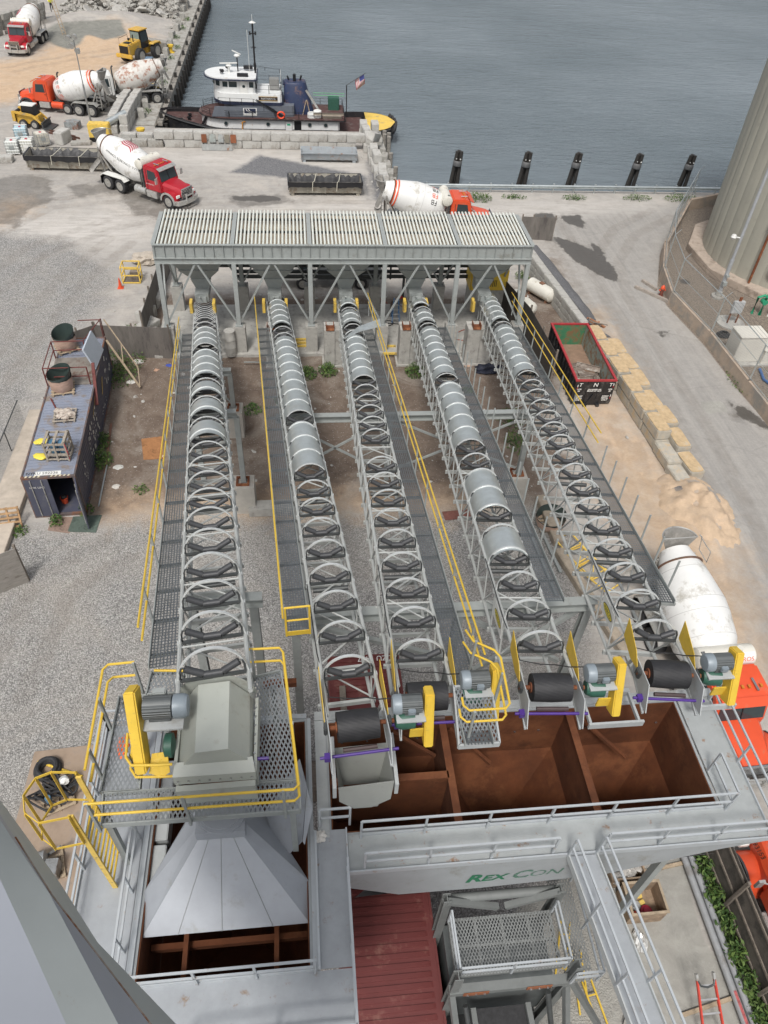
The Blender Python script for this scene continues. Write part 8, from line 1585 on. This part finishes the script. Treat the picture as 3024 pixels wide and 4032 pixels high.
for a, b in zip(f2[:-1], f2[1:]):
    u_ = Vector((0, 0, 2.5)); MB().quad(a, b, b+u_, a+u_).build('mesh', LINK, t, world=True, fixn=False); MB().tube(a+u_, b+u_, .03, 6).tube(a+Vector((0, 0, .1)), b+Vector((0, 0, .1)), .02, 6).tube(a+Vector((0, 0, 1.3)), b+Vector((0, 0, 1.3)), .015, 6).build('top_rail', GALV, t, world=True)
    n = max(1, int((b-a).length/2.9))
    for i in range(n): p = a.lerp(b, i/n); MB().tube(p-Vector((0, 0, .3)), p+u_, .045, 8).tube(p+u_, p+u_+Vector((.35, 0, .4)), .02, 5).build('post', GALV, t, world=True)
    for k in range(3): MB().tube(a+u_+Vector((.12*k+.1, 0, .13*k+.1)), b+u_+Vector((.12*k+.1, 0, .13*k+.1)), .008, 4).build('barbed_wire', DARKST, t, world=True)
o1 = D(1550, 642); t = thing('camera_pole', 'tall grey pole with a white security camera in front of the tank', 'pole', o1); MB().lathe((0, 0, 0), (0, 0, .5), [(0, .5), (.3, .5), (.31, .26), (1, .24)], 16).build('footing', CONCD, t); MB().tube((0, 0, .2), (0, 0, 3), .15, 10).tube((0, 0, 3), (0, 0, 14), .11, 10).build('pole', M('pole_grey', (.42, .44, .46), .4, .3), t); MB().tube((0, 0, 4.6), (-.6, 0, 4.7), .05, 6).lathe((-.6, 0, 4.85), (-.6, 0, 4.5), [(0, .14), (.5, .2), (1, .06)], 12).build('camera', WHITE, t); MB().box((0, -.2, 1.2), (.3, .2, .3)).box((0, -.2, 1.8), (.25, .15, .15)).build('junction_box', GREY, t)
o1 = D(1578, 700); t = thing('control_box', 'grey electrical control box on two legs standing on a round concrete pad', 'control box', o1); MB().lathe((0, .1, 0), (0, .1, .1), [(0, 1.0), (1, 1.0)], 28).build('round_pad', CONC, t); MB().b2(-.4, .4, -.12, .12, .9, 1.8).build('box', M('box_grey', (.42, .43, .43), .4), t, bevel=.02); MB().b2(-.35, -.28, -.05, .05, .1, .9).b2(.28, .35, -.05, .05, .1, .9).b2(-.1, .1, -.03, .03, 1.8, 2.1).build('leg', RUST, t)
o1 = D(1600, 772); t = thing('utility_cabinet', 'large white utility cabinet behind the curved wall', 'cabinet', (o1.x, o1.y, 0)); CAB = M('cabinet_cream', (.62, .60, .54), .5, 0, .04); MB().b2(-1.0, .9, -.7, .7, .1, 1.9).build('body', CAB, t, bevel=.03); MB().b2(-1.05, .95, -.75, .75, 1.9, 1.98).build('lid', CAB, t, bevel=.02); MB().b2(.95, 1.9, -.9, .4, .1, 1.0).b2(.9, 1.95, -.95, .45, 1.0, 1.07).build('side_box', CAB, t); MB().b2(-1.4, 2.3, -1.1, 1.0, 0, .1).build('pad', CONC, t)
o1 = D(1640, 680); t = thing('valve_manifold', 'green valve pipes with an orange cap beside the big tank', 'pipework', o1); GP = M('pipe_green', (.03, .28, .15), .5); MB().path([(0, 0, 0), (0, 0, 1.4), (.1, 0, 1.6), (.5, 0, 1.6)], .12, 10).path([(-.5, .2, 0), (-.5, .2, 1.3), (0, .2, 1.45)], .1, 10).lathe((0, -.1, 1.0), (0, .3, 1.0), [(0, .2), (1, .2)], 14).build('green_pipe', GP, t); MB().tube((.1, 0, 1.6), (.1, 0, 1.9), .09, 8).build('orange_cap', ORANGE, t); MB().path([(.6, -.2, 0), (.6, -.2, 1.2), (1.2, -.2, 1.3)], .12, 8).path([(.3, -1.4, .1), (.3, -1.4, 1.1)], .13, 8).build('white_pipe', WHITE, t)
o1 = D(1562, 725); t = thing('hose_coil', 'coil of black cable on the tank yard gravel', 'cable coil', o1); mb = MB(); [mb.path([(math.cos(a)*(.5-.06*k), math.sin(a)*(.4-.05*k), .06+.05*k) for a in [2*math.pi*i/20 for i in range(20)]], .035, 5, closed=True) for k in range(5)]; mb.build('coil', RUBBER, t)
o1 = D(1440, 640); t = thing('fire_hydrant', 'rust-red hydrant with an orange top against the curved wall', 'hydrant', (o1.x-.5, o1.y, 0)); MB().lathe((0, 0, 0), (0, 0, .65), [(0, .2), (.08, .2), (.1, .14), (.8, .14), (.85, .18), (1, .17)], 14).build('barrel', M('hydrant_rust', (.2, .06, .04), .6), t); MB().lathe((0, 0, .65), (0, 0, .9), [(0, .17), (.5, .15), (1, .04)], 14).tube((-.25, 0, .5), (.25, 0, .5), .06, 8).build('bonnet', ORANGE, t)
for k, (u, v, a, ln) in enumerate(((1421, 618, R(-68), 1.6), (1432, 640, R(-52), 3.4))): p = D(u, v); o = MB().box((0, 0, .1), (ln, .22, .2)).build('timber_beam', M('pale_beam', (.33, .29, .25), .85, 0, .25, 5), bevel=.02); o.location = p-Vector((.7, 0, 0)); o.rotation_euler = (0, 0, a); tag(o, ['short timber lying at the foot of the curved wall', 'long timber lying in front of the hydrant'][k], 'timber')
o = MB().path([(0, 0, .1), (-.3, -1.2, .1), (.2, -2.6, .1), (1.0, -4.0, .1)], .09, 8).build('blue_hose', M('hose_blue', (.04, .12, .3), .5)); o.location = D(1640, 800); tag(o, 'thick blue hose lying on the ground at the right edge', 'hose')
# ================= LOWER RIGHT SLAB =================
zc_ = zo(2400, 3350, 624)
t = thing('open_crate', 'open plywood crate with rusty flanges and yellow blocks on the concrete slab', 'crate', (10.6, 7.4, 0)); CRW = M('crate_ply', (.30, .22, .15), .8, 0, .3, 4, dirt=(.16, .11, .08), damt=.3); x0, x1, y0, y1 = -.6, .62, -.5, .48
MB().b2(x0, x1, y0, y0+.04, .12, .9).b2(x0, x1, y1-.04, y1, .12, .9).b2(x0, x0+.04, y0+.04, y1-.04, .12, .9).b2(x1-.04, x1, y0+.04, y1-.04, .12, .9).b2(x0+.04, x1-.04, y0+.04, y1-.04, .12, .16).b2(x0, x1, y0-.0, y1, 0, .11).build('box', CRW, t); MB().b2(x0-.03, x1+.03, y0-.03, y0+.05, .9, .95).b2(x0-.03, x1+.03, y1-.05, y1+.03, .9, .95).b2(x0-.03, x0+.05, y0+.05, y1-.05, .9, .95).b2(x1-.05, x1+.03, y0+.05, y1-.05, .9, .95).build('rim', WOODL, t)
for k, (x, y, r_, m_) in enumerate(((-.3, .22, .17, CHUTE), (-.15, -.02, .17, SILV), (.15, -.25, .2, STR), (-.2, -.35, .15, ORS))): o = MB().lathe((0, 0, 0), (0, 0, .16), [(0, r_), (.4, r_), (.45, r_*.6), (1, r_*.6)], 18).build('flange', m_); o.location = (10.6+x, 7.4+y, .18+.03*k); tag(o, ['dusty grey flange in the crate corner', 'silver flange in the middle of the crate', 'bright red flange in the open crate', 'orange flange at the front edge of the crate'][k], 'flange', 'flanges in the crate')
for k, (x, y) in enumerate(((.08, .25), (.1, .05), (-.42, -.2))): o = MB().b2(-.1, .1, -.07, .07, 0, .1).build('foam_block', M('foam_yellow', (.75, .55, .15), .8), bevel=.02); o.location = (10.6+x, 7.4+y, .18); o.rotation_euler.z = .3*k; tag(o, f'{ORD[k]} yellow foam block from the back in the open crate', 'foam block', 'yellow blocks in the crate')
t = thing('debris_box', 'wooden box filled with crumpled grey sheet behind the open crate', 'crate', (10.35, 8.45, 0)); MB().b2(-.6, .65, -.4, -.34, 0, .7).b2(-.6, .65, .4, .46, 0, .7).b2(.59, .65, -.34, .4, 0, .7).b2(-.6, -.54, -.34, .4, 0, .7).build('box', CRW, t); mb = MB(); rd = random.Random(2); [mb.blob((rd.uniform(-.45, .5), rd.uniform(-.28, .3), .5), .18, 2, .4, (1, 1, .6), k) for k in range(12)]; mb.build('crumpled_sheet', M('crumple_grey', (.42, .40, .37), .5, .1, .4, 9), t, smooth=False)
o = MB().blob((0, 0, .12), .25, 3, .35, (.7, 1.2, .6), 5).build('plastic_wrap', M('foil_white', (.62, .62, .60), .3, .2, .2, 9), smooth=False); o.location = (10.3, 6.35, 0); tag(o, 'crumpled white plastic on the slab in front of the open crate', 'plastic')
for k, y in enumerate((8.55, 4.45)): o = MB().box((0, 0, .05), (2.3, .12, .1)).build('timber_baulk', WOODL, bevel=.01); o.location = (12.0, y, 0); o.rotation_euler.z = .12+.05*k; tag(o, ['pale timber across the back of the slab under the pipes', 'pale timber under the red ladder on the slab'][k], 'timber')
for k, x in enumerate((12.72, 12.98)):
    t = thing('long_pipe', ['left of two long grey pipes lying side by side, red scuff on it', 'right of two long grey pipes lying side by side'][k], 'pipe', (x, 5, .12)); MB().tube((0, 4.3, .12), (-.02, -6, .12), .115, 12).build('pipe', M('pipe_grey', (.33, .34, .35), .5, .1, .1, 4, dirt=(.25, .24, .23), damt=.3), t)
    if k == 0: mb = MB(); mb.add([Vector((math.cos(a)*.117, y, .12+math.sin(a)*.117)) for y in (-1.5, -.3) for a in [R(70+i*15) for i in range(5)]], [(i, i+1, 6+i, 5+i) for i in range(4)]).build('red_scuff', M('scuff_red', (.4, .1, .1), .8, 0, .5, 9), t, fixn=False)
t = thing('extension_ladder', 'red fibreglass ladder with aluminium rungs leaning at the bottom right', 'ladder', (11.5, 4, 0)); pa, pb, qa, qb = Vector((11.12, 4.85, 1.5)), Vector((11.66, 4.85, 1.5)), Vector((11.2, 2.9, -.0)), Vector((11.9, 2.9, 0))
for a, b in ((pa, qa), (pb, qb)): MB().beam(a, b, .05, .09).build('stile', M('fibreglass_red', (.55, .05, .03), .4), t, world=True); MB().beam(a, a+Vector((-.02, .14, .12)), .07, .1).build('foot', SILV, t, world=True)
for i in range(6): s_ = .07+i*.16; MB().beam(pa.lerp(qa, s_), pb.lerp(qb, s_), .04, .07).build('rung', M('aluminium', (.6, .6, .6), .35, .6), t, world=True)
MB().path([(11.13, 4.83, 1.52), (11.2, 4.7, 1.45), (11.4, 4.66, 1.42), (11.6, 4.7, 1.45), (11.66, 4.83, 1.52)], .03, 6).build('top_guard', DARKST, t, world=True)
t = fence('long dark plywood fence with timber rails between the slab and the orange truck', [(13.45, 9.6, 0), (13.45, 4.5, 0), (13.5, -1.0, 0)], 2.4, 3, M('dark_plywood', (.10, .088, .075), .85, 0, .35, 2, bump=.3, dirt=(.05, .045, .04), damt=.4), railside=1)
t = thing('cable_reel', 'yellow hoop of a cable reel half hidden under the gangway', 'reel', (9.5, 7.0, .5)); MB().path([(0, math.cos(a)*.6, math.sin(a)*.6) for a in [2*math.pi*i/20 for i in range(20)]], .03, 6, closed=True).beam((0, -.6, 0), (0, .6, 0), .05).beam((0, 0, -.6), (0, 0, .6), .05).build('hoop', YEL, t)
for k in range(3): o = MB().beam((-.9, -.15, 0), (.9, -.15, 0), .05).beam((-.9, .15, 0), (.9, .15, 0), .05).beam((-.5, -.15, 0), (-.5, .15, 0), .04).beam((.5, -.15, 0), (.5, .15, 0), .04).build('yellow_trestle', YEL); o.location = (7.7+.3*k, 6.3-.9*k, .08+.06*k); o.rotation_euler.z = 1.2+.25*k; tag(o, f'{ORD[k]} yellow steel frame from the back lying on the ground under the gangway', 'steel frame', 'yellow frames under the gangway')
# ================= ITEMS BELOW CONVEYOR 5 AND LEFT PAD =================
for k, (a, b) in enumerate(((D(1165, 1080), D(1205, 1180)), (D(1205, 1195), D(1290, 1330)), (D(1300, 1340), D(1350, 1420)))): o = MB().beam((0, 0, 0), tuple(b-a), .5, .4).build('concrete_beam', M('beam_tan', (.33, .28, .22), .9, 0, .25, 3, bump=.5), bevel=.03); o.location = a+Vector((0, 0, .2)); tag(o, f'{ORD[k]} low concrete curb from the hoppers under the fifth conveyor', 'curb', 'low curbs under the fifth conveyor')
for k, (u, v) in enumerate(((1238, 1195), (1262, 1225), (1285, 1255))):
    p = D(u, v); o = MB().beam((-.5, -1, 0), (-.5, 1, 0), .06).beam((.5, -1, 0), (.5, 1, 0), .06).beam((-.5, -1, 0), (.5, -1, 0), .06).beam((-.5, 1, 0), (.5, 1, 0), .06).beam((-.5, 0, 0), (.5, 0, 0), .05).beam((-.5, -1, 0), (.5, 0, 0), .04).build('yellow_rail_section', YELD); o.location = (p.x, p.y, .3+.1*k); o.rotation_euler.z = .35+.1*k; tag(o, f'{ORD[k]} yellow railing section from the back, stacked under the fifth conveyor', 'railing section', 'yellow railing sections stacked under the conveyor')
for k, (a, b) in enumerate(((D(1130, 1120), D(1200, 1290)), (D(1340, 1390), D(1385, 1500)), (D(1150, 1110), D(1210, 1240)))): o = MB().beam((0, 0, 0), tuple(b-a), .14, .1).build('steel_angle', GREY); o.location = a+Vector((0, 0, .12)); tag(o, f'{ORD[k]} loose grey steel angle lying beside the low curbs', 'steel bar', 'loose steel angles')
for k, (u, v) in enumerate(((600, 780), (575, 788))): o = MB().box((0, 0, 0), (1.9, .06, .05)).build('steel_angle', GREY); o.location = D(u-15, v-8*k+2, .3); tag(o, f'{ORD[k]} thin grey bar on the slab beside the second conveyor', 'steel bar')
PADM = M('tan_pad', (.33, .25, .185), .9, 0, .2, 1.5, bump=.2, dirt=(.27, .22, .18), damt=.35)
MB().prism([(-10.4, 14.4), (-7.2, 14.6), (-6.8, 6.5), (-10.5, 7.0)], .004, .2).build('concrete_pad', PADM, kind='structure', bevel=.02)
p = D(105, 1665, .2); t = thing('hose_coil', 'thick coil of black hose on the tan pad below the caged ladder', 'hose coil', p)
MB().path([(math.cos(a)*.35, math.sin(a)*.35, .13) for a in [2*math.pi*i/18 for i in range(18)]], .15, 8, closed=True).path([(math.cos(a)*.33, math.sin(a)*.33, .3) for a in [2*math.pi*i/18 for i in range(18)]], .09, 8, closed=True).build('coil', RUBBER, t)
o = MB().tube((0, 0, 0), (1.7, -.7, 0), .05, 8).build('yellow_pole', YEL); o.location = D(82, 1645, .26); tag(o, 'yellow pole lying across the black hose coil', 'pole')
p = D(125, 1725, .2); t = thing('belt_pile', 'tangled pile of black belts and straps on a pallet, under the yellow cage', 'belt pile', p); rd = random.Random(4); mb = MB()
for k in range(14): a0 = rd.uniform(0, 6); x, y, s_ = rd.uniform(-.6, .6), rd.uniform(-.5, .5), rd.uniform(.25, .5); mb.path([(x+math.cos(a+a0)*s_, y+math.sin(a)*s_*.6, .2+.03*k+.1*math.sin(2*a+a0)) for a in [2*math.pi*i/12 for i in range(12)]], .04, 5, closed=True)
mb.build('belts', RUBBER, t); pallet(MB(), (0, 0, 0), .4).build('pallet', WOODL, t); MB().blob((.3, .35, .65), .16, 2, .3).build('rag', WHITE, t); MB().lathe((-.1, -.3, .5), (-.1, -.3, .75), [(0, .1), (1, .1)], 12).build('can', BLU, t)
p = D(103, 1875, .2); t = thing('machine_motor', 'disassembled grey machine motor on a pallet left of the bin deck', 'machine', p); pallet(MB(), (0, 0, 0), .3).build('pallet', WOODL, t); MB().lathe((-.5, 0, .5), (.1, .1, .5), [(0, .2), (.1, .3), (.9, .3), (1, .15)], 20).box((.25, -.2, .4), (.5, .5, .5)).lathe((-.3, -.3, .6), (-.3, -.5, .6), [(0, .14), (1, .14)], 14).tube((0, .3, .3), (.5, .4, .7), .05, 6).build('motor', M('motor_dirty', (.3, .31, .31), .4, .3, .3, 6, dirt=(.08, .07, .06), damt=.4), t)
t = thing('steel_walkway_panel', 'bar grating panel lying between the pad and the left bin deck', 'grating', (-6.2, 9.0, .3)); mb = MB(); [mb.beam((x, -1.6, 0), (x, 1.6, 0), .02, .05) for x in [-.3+i*.06 for i in range(11)]]; [mb.beam((-.33, y, 0), (.33, y, 0), .02, .05) for y in [-1.6+i*.2 for i in range(17)]]; mb.build('panel', SILV, t)
o = MB().blob((0, 0, .1), .22, 3, .3, (.6, 1.2, .5), 7).build('orange_netting', M('netting_orange', (.75, .14, .04), .7, 0, .4, 12)); o.location = (-4.6, 9.2, ZW); tag(o, 'scrap of orange netting on the left bin deck beside the platform', 'netting')
for k, (x, y, z, lb) in enumerate(((-.05, 12.3, .0, 'brown timber cribbing end between the two bin units'), (-.05, 9.2, 0, 'second timber crib in the gap between the bin units'))):
    t = thing('timber_crib', lb, 'timber', (x, y, z)); mb = MB(); [mb.b2(-.15, .15, -.5, .5, i*.2, i*.2+.18) for i in range(6)]; mb.build('baulks', WOOD, t)
o = MB().box((0, 0, .1), (.9, .16, .2)).build('rusty_beam', RUST); o.location = (-.9, 11.2, 8.8); tag(o, 'rusty steel beam end between the left platform and bins', 'steel beam'); 
# ================= PLANTS =================
LEAF = [M('leaf_green', (.045, .095, .02), .7, 0, .45, 3), M('leaf_light', (.10, .16, .035), .7, 0, .4, 3)]
def weed(lbl, loc, r_, h_, n, seed, name='weed_clump', cat='weeds', group='weeds in the yard', stretch=1.0):
    rd = random.Random(seed); t = thing(name, lbl, cat, loc, 0, group)
    for mi in (0, 1):
        mb = MB()
        for k in range(n//2):
            a = rd.uniform(0, 6.28); q = r_*rd.random()**.6; x, y = math.cos(a)*q, math.sin(a)*q*stretch; z = h_*rd.random()*(1-.5*(q/r_)**2)+.02; s_ = rd.uniform(.04, .10); c = Vector((x, y, z)); u_ = Vector((rd.uniform(-1, 1), rd.uniform(-1, 1), rd.uniform(-.2, .9))).normalized()*s_; v_ = Vector((rd.uniform(-1, 1), rd.uniform(-1, 1), rd.uniform(-.3, .3))).normalized()*s_*.55
            mb.add([c-u_, c+v_, c+u_*1.3, c-v_], [(0, 1, 2, 3)])
        mb.build('foliage', LEAF[mi], t, fixn=False, smooth=False)
    mb = MB(); [mb.tube((0, 0, 0), (rd.uniform(-.5, .5)*r_, rd.uniform(-.5, .5)*r_*stretch, h_*.8), .012, 4) for _ in range(5)]; mb.build('stem', LEAF[0], t)
W = [((268, 765), 1.5, .7, 1300, 'largest spread of weeds, along the far end of the container', 2.2), ((262, 810), 1.0, .5, 500, 'weeds at the container side just below the largest patch', 1.6), ((335, 750), .7, .9, 360, 'bushy weed between the board fence and the left hopper pier', 1), ((222, 960), .45, .6, 260, 'weed beside the container near the rusty channel', 1.6), ((215, 1000), .7, .7, 420, 'dense weed by the upper end of the galvanised pipe', 1.1),
     ((186, 1105), .4, .4, 150, 'small weed at the container door corner', 1), ((123, 1130), .35, .5, 150, 'weed at the foot of the grey plywood panel', 1), ((45, 1150), .4, .3, 120, 'low weed beside the timber pallet', 1), ((664, 812), .6, .6, 420, 'round green bush on the dirt right of the second conveyor', 1), ((708, 806), .6, .7, 460, 'round green bush left of the third conveyor', 1), ((898, 808), .7, .7, 480, 'green bush beside the wall pier of the fourth conveyor', 1),
     ((545, 888), .6, .35, 200, 'low weeds beside the farther left pier', 1), ((605, 870), .4, .25, 100, 'sparse weed between the first two conveyors', 1), ((1103, 910), .8, .5, 380, 'green growth under the fifth conveyor by the cross beam', 1.5), ((1115, 960), .7, .5, 300, 'yellow-green growth under the fifth conveyor near the column', 1.4), ((305, 1060), .4, .3, 80, 'small weed on the dirt near the left walkway', 1), ((1010, 845), .35, .25, 90, 'tiny weed under the fourth conveyor', 1),
     ((928, 425), 1.0, .6, 420, 'weeds by the start of the guardrail behind the white drum', .6), ((1032, 432), 1.3, .7, 560, 'tall weeds beside the guardrail, right of the white drum', .6), ((1110, 428), 1.2, .35, 240, 'low weeds under the guardrail below the first pile cluster', .4), ((1240, 430), 1.2, .4, 260, 'weeds under the guardrail below the third pile cluster', .4), ((1375, 431), 1.4, .45, 300, 'weeds under the guardrail below the fourth pile cluster', .4), ((1470, 432), 1.8, .5, 420, 'weeds under the guardrail near the chain link fence', .4),
     ((1128, 600), .6, .6, 220, 'weed in the corner of the block walls by the gas tanks', 1), ((1371, 843), .3, .3, 90, 'sprig of weed by the foot of the dusty block wall', 1), ((1600, 830), .8, .3, 260, 'grass along the foot of the curved wall', 2), ((1228, 735), .5, .3, 100, 'weed beside the dumpster', 1)]
for k, ((u, v), r_, h_, n, lb, stt) in enumerate(W): weed(lb, D(u, v), r_, h_, n, 50+k, stretch=stt)
for k in range(9): weed(f'{ORD[k]} leafy shrub from the back in the row between the pipes and plywood fence', (13.27+.04*(k % 2), 9.1-k*.85, 0), .42, .85, 420, 90+k, 'leafy_shrub', 'shrub', 'shrubs along the plywood fence', 1.2)
for k in range(9): y = 88+k*5.2; weed(f'{ORD[k]} weed tuft from the tugboat along the quay blocks', (-15.3+.3*(k % 3-1), y, .1), .5, .4, 120, 130+k, group='weed tufts along the quay', stretch=1.6)

# ================= SMALL LITTER, HOSES AND CABLES =================
LIT = [((298, 782), .28, (.62, .60, .56), 'large white plastic scrap on the dirt nearest the board fence'), ((286, 826), .25, (.62, .60, .56), 'white plastic scrap on the dirt below the largest one'), ((366, 790), .16, (.05, .08, .35), 'small blue bag on the dirt beside the left walkway'),
       ((256, 1010), .22, (.5, .5, .47), 'pale litter heap by the upper end of the galvanised pipe'), ((250, 1052), .18, (.58, .55, .5), 'pale scrap between the pipe and the rusted sheet'), ((338, 800), .15, (.42, .26, .18), 'small brick coloured fragment on the dirt by the walkway'),
       ((1272, 858), .22, (.6, .58, .53), 'white stone at the near right corner of the dumpster'), ((1010, 790), .2, (.45, .3, .22), 'reddish rock at the foot of the fourth wall pier'), ((690, 1000), .2, (.5, .42, .34), 'pale rock on the dirt between the second and third conveyors')]
for k, ((u, v), r_, c, lb) in enumerate(LIT):
    o = MB().blob((0, 0, .03), r_, 2, .3, (1.2, .9, .3), k+20).build('litter', M('litter%d' % k, c, .8, 0, .2, 8), smooth=False); o.location = D(u, v); tag(o, lb, 'litter')
def hose(lb, pts, r_, mat, nm='hose'):
    P = [D(u, v, z) for u, v, z in pts]; Q = []
    for i in range(len(P)-1):
        p0, p1, p2, p3 = P[max(i-1, 0)], P[i], P[i+1], P[min(i+2, len(P)-1)]
        for j in range(5): q = j/5; Q.append(.5*((2*p1)+(p2-p0)*q+(2*p0-5*p1+4*p2-p3)*q*q+(3*p1-p0-3*p2+p3)*q**3))
    Q.append(P[-1]); b0 = Q[0].copy(); o = MB().path([q-b0 for q in Q], r_, 5).build(nm, mat); o.location = b0; tag(o, lb, nm)
hose('thin red hose looping on the slab between the fourth and fifth conveyors', [(985, 720, .26), (1005, 712, .26), (1020, 722, .26), (1010, 735, .26), (985, 733, .26)], .03, M('hose_red', (.3, .07, .04), .6))
hose('black cable trailing over the slab beside the third conveyor', [(820, 700, .26), (838, 692, .26), (850, 698, .26), (838, 704, .26), (828, 698, .26), (860, 700, .26), (900, 708, .26)], .03, RUBBER, 'cable')
hose('red welding hose behind the hopper legs on the dirt', [(800, 640, .05), (830, 650, .05), (850, 668, .05), (880, 672, .05)], .03, M('hose_red', (.3, .07, .04), .6))
hose('black cable running over the slab at the bottom right near the gangway', [(1330, 2130, .12), (1345, 2150, .12), (1352, 2180, .12), (1345, 2212, .12)], .02, RUBBER, 'cable')

rd = random.Random(21); N_ = 46; mb = MB(); P = []
from mathutils import noise as _n
for i in range(N_+1):
    for j in range(N_+1):
        u, v = i/N_*2-1, j/N_*2-1; r_ = math.hypot(u, v); x, y = u*2.0, v*3.2; h = max(0, 1-r_)**.8*1.15*(1+.5*_n.noise(Vector((x*1.3, y*1.3, 0))))+.10*_n.noise(Vector((x*4, y*4, 2)))*(r_ < .95)-.03; P.append((20.4+x+.25*_n.noise(Vector((x, y, 5))), 25.9+y, h if r_ < 1 else -.05))
mb.add(P, [(i*(N_+1)+j, (i+1)*(N_+1)+j, (i+1)*(N_+1)+j+1, i*(N_+1)+j+1) for i in range(N_) for j in range(N_)]); mb.build('sand_pile', M('pile_sand', (.50, .375, .26), .95, 0, .14, 2.5, bump=1, bscale=9, dirt=(.44, .34, .25), damt=.3, dscale=.8), kind='structure')
